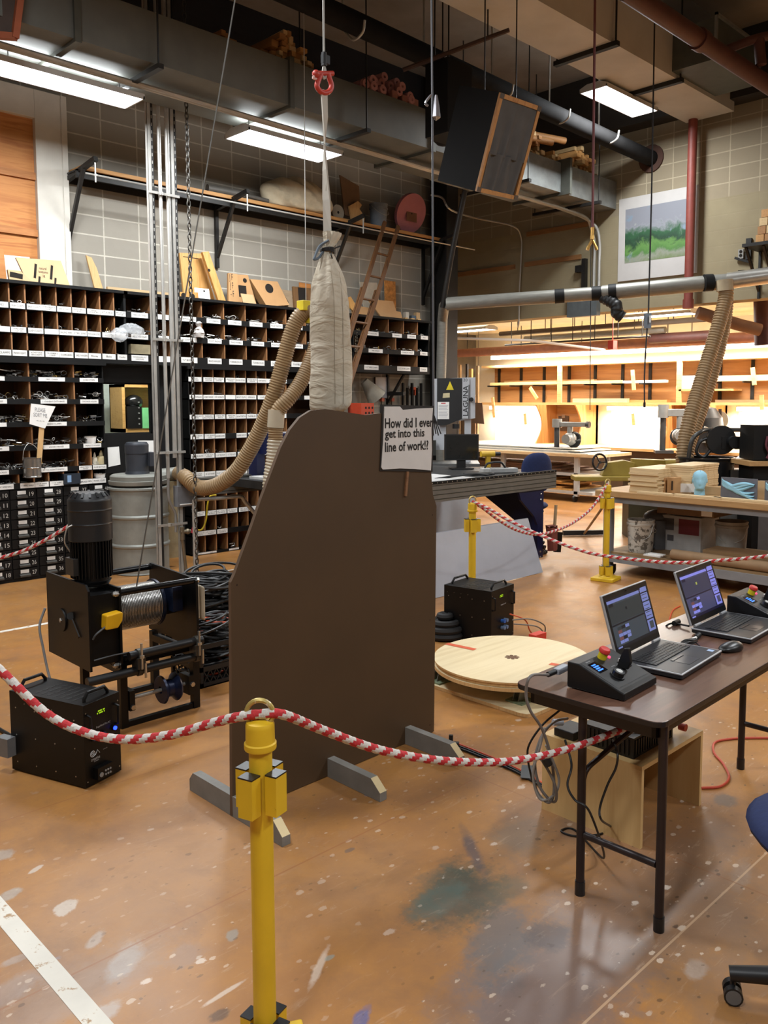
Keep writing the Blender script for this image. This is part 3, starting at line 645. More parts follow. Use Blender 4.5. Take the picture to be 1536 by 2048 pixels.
# bits standing in and hanging on the bins
def onfront(u, v, y=YC - .02): return PY(u, v, y)
q = onfront(64, 930, YC - .10)
t = thing('paint_can', 'small open metal can hung by its handle on the pigeonhole front', 'can', (q.x, q.y, q.z - .12))
r = .085
MB().lathe([(0, 0), (r, 0), (r, .012), (r * .98, .015), (r * .98, .09), (r * 1.02, .095), (r * .98, .1), (r * .98, .185), (r * 1.04, .19), (r * .93, .19), (r * .93, .02), (0, .02)], n=24).build('body', mat('tin', '#b4b2ae', .25, .9, var=.2), t)
MB().tube(curve([(-r, 0, .17), (-r * .9, -.02, .27), (-.02, -.0, .33), (r * .6, 0, .28), (r, 0, .17)], 6), .003, 6).build('handle', COND, t)
q2 = onfront(90, 840, YC - .10)
s = thing('paper_sign', 'white paper sign on a thin wooden stick standing in the metal can', 'sign', (q.x, q.y, q.z - .09))
a = onfront(77, 935, YC - .10); b = onfront(84, 845, YC - .10)
MB().bar(a, b, .05, .008, up=(0, 1, 0)).build('stick', wood('stick wood', '#b98d5a', '#cfa873', .6, 4, 'Z'), s, True)
m = MB(); cs = [onfront(*p, YC - .112) for p in ((62, 807), (111, 813), (90, 857), (59, 848))]
m.prism(cs, (0, .003, 0)); cc = sum(cs, Vector()) / 4
m.textfit('PLEASE\nSORT ME\n~ ~ ~', cc + Vector((.0, -.002, .01)), (1, 0, -.12), (0, 0, 1), .13, .13, 1); m.build('paper', [PAPER, mat('pencil', '#8f8f92', .8)], s, True)
def bottle(u, v, h, r, label, m):
    q = PY(u, v, YC + .06); t = thing('glue_bottle', label, 'bottle', (q.x, q.y, q.z), group='glue bottles in the pigeonhole')
    MB().lathe([(0, 0), (r, 0), (r, h * .6), (r * .9, h * .68), (r * .3, h * .74)], n=14).build('body', m, t)
    MB().lathe([(r * .45, h * .72), (r * .45, h * .8), (r * .15, h), (0, h)], n=10).build('nozzle', m, t)
GLUE = mat('cream glue', '#d8c79a', .5)
zr = rows; bottle(190, 937, .17, .03, 'slim cream glue bottle in the pigeonhole beside the window', mat('pale bottle', '#d5cdb8', .4)); bottle(203, 937, .19, .045, 'fat cream glue bottle in the pigeonhole beside the window', GLUE)
q = PY(145, 968, YC - .03); tag(MB().box((q.x - .085, YC - .03, q.z), (q.x + .085, YC + .12, q.z + .105)).box((q.x - .05, YC - .0315, q.z + .02), (q.x - .01, YC - .03, q.z + .09), 1).build('nail_box', [mat('dark navy box', '#1b2430', .6), mat('box print', '#7f9fc4', .6)], origin=(q.x, YC, q.z)), 'small navy cardboard box in a bottom pigeonhole', 'box')
PLASTIC = NT('clear plastic'); PLASTIC.b.inputs['Base Color'].default_value = (.85, .88, .9, 1); PLASTIC.b.inputs['Roughness'].default_value = .12; PLASTIC.b.inputs['Alpha'].default_value = .3; PLASTIC.b.inputs['Specular IOR Level'].default_value = .9
n_ = PLASTIC.noise(PLASTIC.pos(), 14, 4); PLASTIC.bump(n_, .8, .03); PLASTIC = PLASTIC.m
q = PY(262, 662, YC - .05)
m = MB().sphere((0, 0, 0), 1, 20, 0, (.15, .07, .075)).sphere((-.14, -.03, -.05), 1, 16, 0, (.10, .05, .07))
for i, v in enumerate(m.v): m.v[i] = v + Vector((random.uniform(-1, 1), random.uniform(-1, 1), random.uniform(-1, 1))) * .009
tag(m.build('plastic_bag', PLASTIC, origin=(0, 0, 0)), 'crumpled clear plastic bag spilling from a top pigeonhole', 'bag').location = q
q = PY(281, 708, YC + .01); tag(MB().box((q.x - .11, YC + .0, q.z), (q.x + .11, YC + .1, q.z + .1)).build('foam_block', mat('dirty sponge', '#8f8468', .9, var=.3, bump=.4), origin=(q.x, YC, q.z)), 'grubby tan block lying in a pigeonhole below the plastic bag', 'block')
q = PY(398, 675, YC - .01); m = MB().lathe([(0, 0), (.05, 0), (.062, .05), (.045, .09), (.02, .12), (.035, .16), (.012, .18)], n=12)
for i, v in enumerate(m.v): m.v[i] = v + Vector((random.uniform(-1, 1), random.uniform(-1, 1), 0)) * .008
tag(m.build('rag_bundle', mat('white rag', '#cfc8c2', .8)), 'white plastic rag bundle in a pigeonhole behind the hanging chain', 'rag').location = q
for (u, v, l) in ((181, 888, 'small white cup in the triple hinge pigeonhole'), (200, 962, 'small white cup in the bottom pigeonhole')):
    q = PY(u, v, YC + .04); tag(MB().lathe([(0, 0), (.05, 0), (.058, .075), (.062, .08), (.055, .08), (.046, .01)], n=18).build('paper_cup', PAPER), l, 'cup').location = q
# papers pinned under the office window
for (uv, l) in (([(215, 895), (238, 893), (241, 929), (217, 934)], 'blank white sheet pinned below the office window'), ([(276, 881), (311, 881), (311, 918), (278, 918)], 'white notice pinned behind the drum motor')):
    p = [PY(*a, YC + .118) for a in uv]; tag(MB().prism(p, (0, .0015, 0)).build('paper_notice', PAPER, origin=p[0]), l, 'paper')
# shelving unit with tool chest seen through the office window
Yo = 10.2
t = thing('tool_shelf', 'wood framed shelf with a black tool chest and green box seen through the window', 'shelf', (4.8, Yo, 1.0))
a, b = PY(243, 768, Yo), PY(300, 864, Yo); x0, x1, z1, z0 = a.x, b.x + .35, a.z, b.z
MB().box((x0, Yo, z1 - .04), (x1, Yo + .35, z1)).box((x0, Yo, z0), (x1, Yo + .35, z0 + .05)).box((x0, Yo, z0), (x0 + .04, Yo + .35, z1)).box((x0, Yo + .33, z0), (x1, Yo + .35, z1)).build('frame', wood('light frame wood', '#a97b3f', '#c79a58', .5), t, True)
x2 = PY(283, 840, Yo).x
m = MB().box((x0 + .06, Yo - .01, z0 + .05), (x2, Yo + .3, z0 + .05 + (z1 - z0) * .46))
for k in range(5): m.box((x0 + .22, Yo - .03, z0 + .1 + k * .07), (x2 - .05, Yo - .01, z0 + .115 + k * .07), 1)
m.build('tool_chest', [mat('black chest', '#0f0f10', .3), COND], t, True)
MB().box((x2 + .01, Yo - .01, z0 + .05), (x2 + .25, Yo + .3, z0 + .05 + (z1 - z0) * .43)).build('green_box', mat('mint green', '#79c783', .5), t, True)
MB().sphere((x2 - .05, Yo + .1, z0 + .05 + (z1 - z0) * .55), .12, 14, 0, (1, .8, .8)).build('helmet', mat('black helmet', '#161616', .2), t, True)
tag(MB().box((3.9, 9.6, .95), (4.75, 10.1, 1.3)).build('office_desk', mat('office white', '#d5dcda', .5), origin=(4.3, 9.8, .95)), 'pale desk top inside the office behind the window', 'desk')
lamp('fluorescent_light', 'light of the office behind the window', (4.9, 9.7, 2.7), 1.2, .3, 45, col=(.95, 1, .97))
# ------------------------------------------------------------------ jigs and boards standing on the pigeonholes
MDF = mat('mdf board', '#b98d5d', .65, var=.08, scale=5)
MDFL = mat('pale mdf', '#c6a57a', .65, var=.06, scale=5)
PLYB = wood('birch plywood', '#b58a55', '#cba26b', .6, 2.4, 'Z', 4)
PINE = wood('pine', '#b9833f', '#d09c58', .55, 3, 'Z', 6)
DARKW = wood('dark wood', '#5b3e26', '#76542f', .6, 3, 'Z', 5)
HOLE = mat('dark hole', '#1a120b', .9, var=0)
ZTOP = ZT + .03
def slab(name, label, cat, uv, y, th, m, holes=(), lean=.12, extra=None, group=None, txt=None):
    """a board standing on the pigeonholes, its corners read in the plane y, leaning to the wall at the top"""
    P = [PY(u, v, y) for u, v in uv]; zlo = min(p.z for p in P)
    Q = [Vector((p.x, p.y + (p.z - zlo) * lean, p.z - zlo + ZTOP + .001)) for p in P]
    nrm = Vector((0, 1, -lean)).normalized()
    m_ = MB().prism(Q, nrm * th)
    for h in holes:
        c = PY(h[0], h[1], y); cq = Vector((c.x, c.y + (c.z - zlo) * lean, c.z - zlo + ZTOP)) - nrm * .0015
        if len(h) == 3: m_._add(m_.ring(cq, nrm, h[2], 16), [tuple(range(16))], 1)
        else:
            w, hh_, an = h[2:]; xd = Vector((math.cos(an), 0, math.sin(an))); yd = Vector((-math.sin(an), lean * math.cos(an), math.cos(an)))
            m_._add([cq - xd * w - yd * hh_, cq + xd * w - yd * hh_, cq + xd * w + yd * hh_, cq - xd * w + yd * hh_], [(0, 1, 2, 3)], 1)
    if txt:
        c = PY(txt[1], txt[2], y); cq = Vector((c.x, c.y + (c.z - zlo) * lean, c.z - zlo + ZTOP)) - nrm * .0025
        m_.textfit(txt[0], cq, (1, 0, txt[5] if len(txt) > 5 else 0), (0, lean, 1), txt[3], txt[4], 2)
    o = m_.build(name, [m, HOLE, INK], origin=Q[0]); return tag(o, label, cat, group)
slab('white_sheet', 'white panel standing at the back under the plywood doorway', 'board', [(14, 562), (8, 503), (60, 508), (62, 566)], 8.82, .012, PAPER, lean=.05)
slab('tan_board', 'tan board standing at the far end of the pigeonhole top', 'board', [(-60, 556), (-60, 478), (8, 492), (14, 560)], 8.80, .018, PLYR, lean=.05)
slab('black_strip', 'black strip behind the slotted jig board', 'board', [(66, 560), (63, 503), (127, 511), (132, 566)], 8.80, .02, BLACKP, lean=.1)
slab('jig_board', 'pale slotted jig board with pencil notes', 'jig', [(56, 562), (36, 509), (127, 516), (141, 571)], 8.62, .02, MDFL, [(73, 537, .012, .075, -.2), (79, 558, .01, .05, -.2), (105.5, 540, .012, .075, -.2), (111, 561, .01, .05, -.2)], .25, txt=('natural\nbottoms\njig', 89, 540, .09, .11))
slab('jig_cutout', 'low pale jig with a cut window in front of the slotted board', 'jig', [(19, 557), (16, 536), (42, 539), (62, 558), (62, 563)], 8.56, .03, MDFL, [(33, 548, .06, .025, -.12)], .1)
slab('plywood_wedge', 'narrow tapering plywood offcut leaning on the block wall', 'offcut', [(191, 577), (177, 503), (188, 508), (197, 530), (208, 579)], 8.75, .02, PLYB, lean=.16)
tag(MB().box((4.13, 8.70, ZTOP), (5.0, 8.74, ZTOP + .06)).build('batten', MDFL, origin=(4.13, 8.7, ZTOP)), 'pale batten lying flat behind the steel struts', 'batten')
slab('pine_slab', 'tall knotty pine panel with a frame leaning behind the hanging chain', 'board', [(369, 594), (364, 498), (408, 500), (430, 594)], 8.74, .03, PINE, [(386, 508, .10, .004, 0)], .1)
slab('pine_stick', 'slanting pine arm with a hole across the tall pine panel', 'board', [(452, 603), (438, 604), (411, 503), (424, 502)], 8.60, .04, PINE, [(422, 540, .018)], .12)
slab('white_card', 'white card with a punched hole in front of the pine panel', 'card', [(390, 590), (390, 571), (419, 574), (421, 597)], 8.56, .006, PAPER, [(409, 578, .012)], .1)
slab('pine_block', 'pine block with two bored holes at the foot of the pine panel', 'block', [(360, 594), (360, 583), (396, 584), (397, 597)], 8.55, .05, PINE, [(367, 590, .03), (385, 592, .03)], .0)
slab('mdf_post', 'upright MDF post marked with black ticks', 'board', [(457, 605), (460, 545), (478, 547), (477, 607)], 8.60, .03, MDF, lean=.1, txt=('J F\nJ F\n- F', 465, 570, .05, .3))
slab('cutout_jig', 'MDF jig with a square cutout and a bored hole', 'jig', [(477, 607), (478, 548), (500, 549), (514, 612)], 8.66, .03, MDF, [(487, 582, .055, .07, 0), (493, 560, .028)], .12)
slab('framed_note', 'small cream note in a pale frame leaning low on the jigs', 'frame', [(487, 608), (483, 588), (507, 591), (512, 611)], 8.55, .012, MDFL, [], .15)
slab('box_jig', 'big MDF box with one round hole leaning back', 'jig', [(534, 618), (508, 562), (563, 567), (580, 615)], 8.60, .10, MDF, [(544, 581, .06)], .25)
slab('grey_jig', 'grey weathered jig with black clips beside the round hole box', 'jig', [(580, 612), (563, 570), (600, 575), (612, 614)], 8.72, .03, wood('weathered wood', '#8a745c', '#a08a6e', .7), [(574, 590, .006, .05, .6), (590, 588, .03, .006, 0)], .12)
slab('open_jig', 'dark empty wooden frame behind the hanging sandbag', 'frame', [(590, 614), (589, 566), (640, 572), (642, 618)], 8.68, .03, DARKW, [(606, 585, .06, .10, 0)], .1)
slab('orange_offcut', 'small orange plywood offcut above the dark frame', 'offcut', [(601, 612), (600, 552), (622, 556), (622, 614)], 8.84, .02, PLYR, lean=.02)
slab('leaning_stick', 'thin slanting stick between sandbag and ladder', 'stick', [(702, 612), (698, 590), (704, 588), (722, 622), (716, 626)], 8.6, .02, PINE, lean=.1)
slab('low_board', 'dull low board lying behind the ladder foot', 'board', [(705, 628), (705, 606), (742, 612), (745, 632)], 8.7, .02, MDF, lean=.1)
slab('white_board', 'pale board standing behind the ladder rungs', 'board', [(732, 635), (723, 562), (757, 564), (762, 632)], 8.80, .02, mat('pale board', '#b7ab98', .7), lean=.06)
slab('osb_strip', 'upright orange chipboard strip behind the ladder', 'board', [(772, 640), (772, 560), (793, 563), (793, 640)], 8.80, .02, mat('chipboard', '#b57a3c', .7, var=.4, scale=22), lean=.04)
slab('stepped_board', 'stepped tan MDF board between ladder and column', 'board', [(762, 633), (740, 598), (790, 602), (794, 622), (803, 624), (806, 640)], 8.62, .02, MDF, lean=.15)
for k, (u0, u1, v0, dz, lab) in enumerate(((812, 818, 614, .13, 'white block standing upright at the column end of the pigeonhole top'), (824, 832, 620, .09, 'small blue grey block at the column end of the pigeonhole top'), (833, 840, 612, .14, 'pale upright block nearest the steel column'))):
    a, b = PY(u0, 640, 8.7), PY(u1, 640, 8.7); tag(MB().box((a.x, 8.7, ZTOP), (b.x, 8.76, ZTOP + dz)).build('wood_block', [mat('white block', '#c7c0b2', .7), mat('slate block', '#5c6a78', .6), MDFL][k], origin=(a.x, 8.7, ZTOP)), lab, 'block')
for k in range(3):
    x = 8.38 + .13 * k; tag(MB().bar((x, 8.5, ZTOP + .012), (x + .12, 8.85, ZTOP + .012), .05, .022).build('short_batten', PLYB, origin=(x, 8.5, ZTOP)), 'short tan batten lying across the pigeonhole top beside the column', 'batten', 'short battens near the column')

# ------------------------------------------------------------------ long wall shelf
t = thing('wall_shelf', 'long black steel wall shelf with a wooden plank top', 'shelf', (3.8, 8.6, 4.0))
MB().box((3.78, 8.58, 4.02), (9.15, 8.6, 4.10)).box((3.78, 8.58, 4.085), (9.15, YW, 4.10)).box((3.78, YW - .02, 4.02), (9.15, YW, 4.10)).build('steel_angle', STEELDK, t, True)
MB().box((3.82, 8.55, 4.10), (9.2, YW - .01, 4.14)).build('plank', wood('shelf plank', '#a5743f', '#c08e55', .6, 2, 'X', 4), t, True)
for x, zb_ in ((3.80, 3.3), (5.58, 3.35), (7.35, 3.35), (9.10, 3.2)):
    b = MB().box((x - .02, YW - .045, zb_), (x + .02, YW - .005, 4.08)).bar((x, YW - .03, zb_ + .12), (x + .02, 8.5, 4.10), .035, .035).bar((x, YW - .05, 4.04), (x + .05, 8.28, 4.155), .045, .045)
    b.build('bracket', STEELDK, t, True)
    MB().cyl((x + .05, 8.3, 4.12), (x + .05, 8.3, 3.93), .008, n=6).cyl((x + .05, 8.3, 3.99), (x + .05, 8.3, 4.005), .02, n=8).build('hanger_bolt', COND, t, True)
MB().tube([(3.75, 8.3, 4.0), (9.6, 8.3, 4.0)], .009, 6).build('front_rail', COND, t, True)
ZS = 4.14
# canvas bundle
m = MB().sphere((0, 0, 0), 1, 40, 0, (.52, .2, .23))
for i, v in enumerate(m.v):
    a = v.x * 9 + v.z * 14; f = 1 + .16 * math.sin(a * 1.3) * math.cos(v.z * 11 + v.x * 3) + .09 * math.sin(a * 3.1 + v.y * 8)
    w = Vector((v.x, v.y * f, v.z * f))
    if v.x > .15: w.z -= .07 * (v.x - .15) / .4; w.y -= .08 * (v.x - .15) / .35
    if w.z < -.15: w.z = -.15
    m.v[i] = w
o = m.build('canvas_bundle', mat('drop cloth canvas', '#c4b79c', .9, var=.2, scale=7, bump=.6), sub=1); tag(o, 'big crumpled canvas drop cloth bundle on the wall shelf', 'cloth'); o.location = (PY(585, 400, 8.7).x, 8.64, ZS + .155)
m = MB().tube(curve([(5.4, 8.62, ZS + .05), (5.75, 8.6, ZS + .045), (6.15, 8.58, ZS + .02)], 6), [.04, .05, .045, .04] + [.04] * 9, 10) if False else MB().cyl((5.32, 8.64, ZS + .05), (5.78, 8.6, ZS + .05), .048, n=12).cyl((5.78, 8.6, ZS + .05), (6.12, 8.58, ZS + .03), .025, n=10)
tag(m.build('pole_tool', mat('grey pole', '#57534d', .5), origin=(5.3, 8.6, ZS)), 'dark pole with a pale end lying on the shelf beside the canvas bundle', 'pole')
q = PY(677, 421, 8.68); o = MB().cyl((0, -.015, 0), (0, .015, 0), .10, n=24).cyl((0, -.0165, 0), (0, -.015, 0), .018, n=10, mi=1).build('white_disc', [mat('pale disc', '#a79e8d', .7), HOLE]); tag(o, 'small pale disc with a centre hole standing on the wall shelf', 'disc'); o.location = (q.x, 8.7, ZS + .10)
P_ = [PY(u, v, 8.70) for u, v in ((690, 430), (680, 350), (718, 372), (722, 440))]; tag(MB().prism(P_, (0, .02, 0)).build('leaning_plywood', mat('brown panel', '#6d5138', .7), origin=P_[0]), 'dark brown panel leaning on the wall shelf behind the white disc', 'board')
P_ = [PY(u, v, 8.66) for u, v in ((704, 442), (698, 412), (716, 402), (724, 410), (719, 418), (730, 434), (728, 448))]; tag(MB().prism(P_, (0, .025, 0)).build('plywood_offcut', PLYB, origin=P_[0]), 'curved plywood offcut on the wall shelf beside the bucket', 'offcut')
q = PY(757, 440, 8.7)
t = thing('bucket', 'dusty pale blue plastic bucket on the wall shelf beside the pink disc', 'bucket', (q.x, 8.7, ZS))
MB().lathe([(0, 0), (.105, 0), (.118, .25), (.13, .252), (.13, .27), (.122, .275), (.125, .31), (.13, .31), (.13, .325), (.115, .325), (.10, .02), (0, .02)], n=24).build('body', mat('dusty bucket', '#77808a', .6, var=.15), t)
MB().tube(curve([(-.13, 0, .29), (-.1, -.1, .2), (.0, -.14, .16), (.1, -.1, .2), (.13, 0, .29)], 5), .003, 5).build('handle', COND, t)
a = PY(823, 436, 8.62)
t = thing('pink_disc', 'large pink foam disc with a brown square standing at the shelf end', 'disc', (a.x, 8.62, ZS))
R_ = .275
MB().cyl((0, 0, R_ + .002), (0, .05, R_ + .02), R_, n=48).build('disc', mat('pink foam', '#b0727c', .8, var=.05), t)
MB().box((-.10, -.006, R_ - .11), (.10, .0, R_ + .11)).cyl((0, -.008, R_), (0, -.006, R_), .012, n=8, mi=1).build('square_block', [mat('brown block', '#6f4d38', .7), HOLE], t)

# ladder hooked on the wall shelf
t = thing('ladder', 'brown wooden ladder hooked over the wall shelf and leaning to the floor', 'ladder', (6.6, 7.9, 0))
top = [PY(770, 462, 8.32), PY(797, 470, 8.32)]; mid = [PY(715, 640, 8.2), PY(745, 640, 8.2)]
LW = wood('ladder wood', '#4f3420', '#694628', .5, 3, 'Z', 5)
D0 = (mid[0] - top[0]); L_ = []
for k in range(2):
    p = top[k] + Vector((0, 0, .12)); d = (mid[k] - top[k]); d *= (p.z - .0) / -d.z; e = p + d; L_.append((p, e))
    MB().bar(p, e, .05, .03, up=(0, 1, 0)).build('rail', LW, t, True); MB().bar(p.lerp(e, .22) + Vector((.0, .045, 0)), e + Vector((0, .045, 0)), .045, .03, up=(0, 1, 0)).build('rail', LW, t, True)
for k in range(13):
    f = .03 + .075 * k
    a, b = L_[0][0].lerp(L_[0][1], f), L_[1][0].lerp(L_[1][1], f); b = Vector((b.x, b.y, b.z)); MB().cyl(a, b, .016, n=8).build('rung', LW, t, True)
# ------------------------------------------------------------------ brown board with the sign, sandbag above it
BROWN = mat('brown board paint', '#46331f', .55, var=.10, scale=2.5)
EDGE = mat('board edge', '#5d4836', .7)
GREYP = mat('grey painted timber', '#7f7c76', .7, var=.12, scale=10)
CREAMP = mat('cream end grain', '#cdb98d', .7)
BY = 2.985
t = thing('painted_board', 'tall plain brown standing board with shaped top on grey wooden feet', 'standing board', (2.55, BY, 0))
ol = [(465, 1632), (462, 1165), (470, 1148), (505, 1050), (522, 1000), (545, 940), (562, 895), (580, 860), (600, 835), (622, 821), (650, 818), (690, 824), (730, 830), (766, 826), (766, 900), (862, 935), (864, 968), (866, 990), (873, 1012), (868, 1462)]
BA, BB = PZ(465, 1634), PZ(868, 1464); BD = (BB - BA).normalized(); BN = Vector((BD.y, -BD.x, 0))   # board foot line and its facing normal
def PB(u, v, off=0.0):
    d = ray(u, v); p0 = BA + BN * off; return EYE + d * ((p0 - EYE).dot(BN) / d.dot(BN))
P_ = [PB(u, v) for u, v in ol]; P_[0].z = .004; P_[-1].z = .004
MB().prism(P_, BN * -.019, 0, 1).build('panel', [BROWN, EDGE], t, True)
m = MB()
for u, v in ((470, 1605), (468, 1170), (866, 1450), (871, 1030), (866, 1240)): c = PB(u + (6 if u < 600 else -6), v, .001); m._add(m.ring(c, BN, .004, 8), [tuple(range(8))])
m.build('screw_head', mat('dull screw', '#2a201a', .5, .5), t, True)
# sign fixed to the board
SIGNW = mat('sign white', '#c9c4bf', .6, var=.04)
bl = [(765, 809), (868, 812), (865, 944), (760, 942)]
MB().prism([PB(u, v, .004) for u, v in bl], BN * -.016).build('sign_backing', mat('sign black', '#1a1512', .6), t, True)
sg = [(769, 813), (800, 813), (806, 820), (835, 817), (866, 816), (863, 858), (864, 900), (862, 941), (830, 938), (800, 937), (766, 939), (763, 935), (767, 880), (768, 850)]
m = MB().prism([PB(u, v, .008) for u, v in sg], BN * -.004)
for s_, (ua, ub, vc, hpx) in {'How did I ever': (770, 866, 846.5, 18), 'get into this': (770, 849, 870, 20), 'line of work!?': (770, 857, 893, 18)}.items():
    a, b = PB(ua, vc, .0092), PB(ub, vc - 2, .0092); w = (b - a).length
    m.textfit(s_, (a + b) / 2, BD, (0, 0, 1), w, hpx * 1.12 / 1680 * 4.1, 1, bold=.022)
m.build('sign', [SIGNW, mat('sign letters', '#15110f', .6, var=0)], t, True)
a, b = PB(815, 943, .005), PB(811, 992, .005); MB().bar(a, b, .014, .01, up=(0, 1, 0)).build('sign_stick', wood('sign stick wood', '#6d4a2f', '#80593a', .6), t, True)
for (x, ) in ((1.905,), (2.43,), (2.95,)):
    z = .09; f = BY - .37; r_ = BY + .33 if x < 2 else BY + .1
    m = MB().prism([(x - .02, r_ - .04, 0.001), (x - .02, r_, z * .0 + .001), (x - .02, r_, z * .6), (x - .02, r_ - .03, z), (x - .02, f + .06, z), (x - .02, f, z * .45), (x - .02, f, .001)], (.04, 0, 0))
    m.quad((x - .0195, f + .0598, z + .0004), (x + .0195, f + .0598, z + .0004), (x + .0195, f - .0004, z * .45), (x - .0195, f - .0004, z * .45), 1)
    m.build('foot', [GREYP, CREAMP], t, True, bevel=.0)

# sandbag on a strap
SY = 3.32
def S(u, v): return PY(u, v, SY)
CANV = NT('sandbag canvas'); p_ = CANV.pos(); n1_ = CANV.noise(CANV.mapping(p_, sca=(1, 1, 2.6)), 5, 3, .5, 1.2); n2_ = CANV.noise(p_, 3, 5, .6); CANV.l(CANV.ramp(n2_, [(.3, hexl('#ada18b')), (.7, hexl('#c8bfae'))]), CANV.b.inputs['Base Color']); CANV.b.inputs['Roughness'].default_value = .9; CANV.bump(n1_, .7, .03); CANV = CANV.m
t = thing('sandbag', 'canvas sandbag hanging on a white strap above the brown board', 'sandbag', S(660, 830))
prof = [(828, 652, 14), (822, 656, 40), (808, 661, 47), (780, 662, 47.5), (740, 663, 46.5), (690, 662, 45.5), (640, 660, 44.5), (600, 659, 42), (570, 658, 37), (545, 657, 29), (525, 656, 20), (508, 655, 12), (500, 655, 9), (494, 656, 10), (482, 662, 15), (470, 664, 19), (465, 664, 19)]
m = MB(); n = 72; rings = []
import bisect
PV = sorted(prof); 
def pr_at(v):
    i = max(1, min(len(PV) - 1, bisect.bisect([q[0] for q in PV], v))); a_, b_ = PV[i - 1], PV[i]; f = (v - a_[0]) / (b_[0] - a_[0]); f2 = f * f * (3 - 2 * f) if False else f
    return (v, a_[1] + (b_[1] - a_[1]) * f2, a_[2] + (b_[2] - a_[2]) * f2)
fine = [pr_at(828 - 363 * k / 80) for k in range(81)]
for k in range(2, 79): fine[k] = (fine[k][0], (fine[k - 1][1] + fine[k][1] + fine[k + 1][1]) / 3, (fine[k - 1][2] + fine[k][2] + fine[k + 1][2]) / 3)
for v, u, r in fine:
    c = S(u, v); R_ = r / 1680 * 4.2
    ff = max(0, min(1, (620 - v) / 110))
    ring = []
    for i in range(n):
        a = 2 * math.pi * i / n
        rr = R_ * (1 + ff * .10 * math.sin(a * 9 + .6) + .008 * math.sin(a * 3 + v * .03) + (.022 * math.sin(v * .10 + 2.5 * math.sin(a * 2 + 1)) * math.sin(v * .031 + a) if v < 815 else 0))
        ring.append(c + Vector((math.cos(a) * rr, math.sin(a) * rr * .75, 0)))
    rings.append(ring)
vs_ = [p for r in rings for p in r]
m._add(vs_, [(k * n + i, k * n + (i + 1) % n, (k + 1) * n + (i + 1) % n, (k + 1) * n + i) for k in range(len(rings) - 1) for i in range(n)], 0, True)
m._add(rings[0], [tuple(range(n))[::-1]], 0)
tr = 4.12
def bagtext(s_, u, v, w, h, ang):
    c = S(u, v) + Vector((0, -.080, 0)); m.textfit(s_, c, (0, 0, -1), (.84, .54, 0), w, h, 1)
bagtext('USE DRY\nSAND', 692, 690, .16, .05, 0)
m.build('bag', [CANV, mat('faded stamp', '#77705f', .9)], t, True)
m = MB()
for uu in (648, 664): m.tube([S(uu, v) + Vector((0, -.75 * (dict((a, c) for a, b, c in prof).get(v, 45) / 1680 * 4.2) * (1 - ((uu - u0) / max(r, 1)) ** 2 if abs(uu - u0) < r else .2) ** .5 - .0015, 0)) for v, u0, r in prof[2:10]], .0014, 4)
m.build('seam', mat('bag seam', '#8d8270', .9), t, True)
m = MB()
for k in range(3): m.torus(S(655, 498 + 3 * k), (.1 * (k - 1), .1, 1), .032, .0045, 18, 6)
m.tube(curve([S(668, 497), S(676, 494), S(680, 492)], 4), .004, 6).tube(curve([S(655, 505) + Vector((0, -.03, 0)), S(652, 512) + Vector((0, -.04, 0)), S(657, 518) + Vector((0, -.03, 0))], 4), .003, 6)
m.build('black_tie', mat('black cord', '#1b1b1d', .7), t, True)
m = MB()
for k in range(3): m.tube(curve([S(650, 482) + Vector((0, -.03, 0)), S(641 - k, 492), S(632 - k, 508 + 2 * k), S(630 - k, 517 + k), S(637, 516), S(646, 504), S(652, 497) + Vector((0, -.03, 0))], 5), .006, 6)
m.build('blue_cord_loop', mat('blue grey cord', '#5f6a74', .8), t, True)
st = [(648, 180), (650, 230), (649, 290), (650, 340), (653, 400), (655, 470)]
m = MB()
for i in range(len(st) - 1):
    a, b = S(*st[i]), S(*st[i + 1]); ta = [0, .2, .9, 1.4, 2.0, 2.3]; w = .019
    va = Vector((math.cos(ta[i]), math.sin(ta[i]), 0)) * w; vb = Vector((math.cos(ta[i + 1]), math.sin(ta[i + 1]), 0)) * w
    nv = Vector((-va.y, va.x, 0)).normalized() * .004
    m._add([a - va - nv, a + va - nv, a + va + nv, a - va + nv, b - vb - nv, b + vb - nv, b + vb + nv, b - vb + nv], [(0, 4, 5, 1), (1, 5, 6, 2), (2, 6, 7, 3), (3, 7, 4, 0)])
m.build('strap', mat('white webbing strap', '#b3ada2', .85, var=.05), t, True)
t = thing('shackle', 'red bow shackle joining the hoist cable to the white strap', 'shackle', S(648, 160))
RED = mat('red shackle paint', '#b3382c', .45)
c = S(649, 168); m = MB()
arc = [S(637, 160 ), S(634, 172), S(640, 182), S(649, 186), S(659, 182), S(663, 171), S(659, 157), S(656, 146)]
m.tube(curve([S(642, 148)] + arc, 5), .013, 10).build('bow', RED, t, True)
MB().cyl(S(630, 147), S(666, 147), .012, n=10).sphere(S(632, 148), .02, 10).build('pin', RED, t, True)
MB().tube(curve([S(632, 150), S(626, 156), S(640, 160)], 4), .006, 6).build('tag', mat('pink tape', '#d9b5ad', .7), t, True)
t = thing('hoist_cable', 'steel hoist cable rising from the shackle to the ceiling', 'cable', S(648, 146))
top = S(647, 0); top.z = ZC
MB().tube([S(649, 150), S(648, 128), top], .0055, 6).build('cable', COND, t, True)
MB().tube(curve([S(645, 150), S(648, 132), S(652, 150), S(648, 157), S(645, 150)], 4), .006, 6).cyl(S(648, 132), S(648, 105), .013, n=8, mi=1).box(S(648, 118) - Vector((.012, .01, .02)), S(648, 118) + Vector((.03, .01, .02)), 1).build('eye_wrap', [COND, mat('black tape', '#17181a', .6)], t, True)

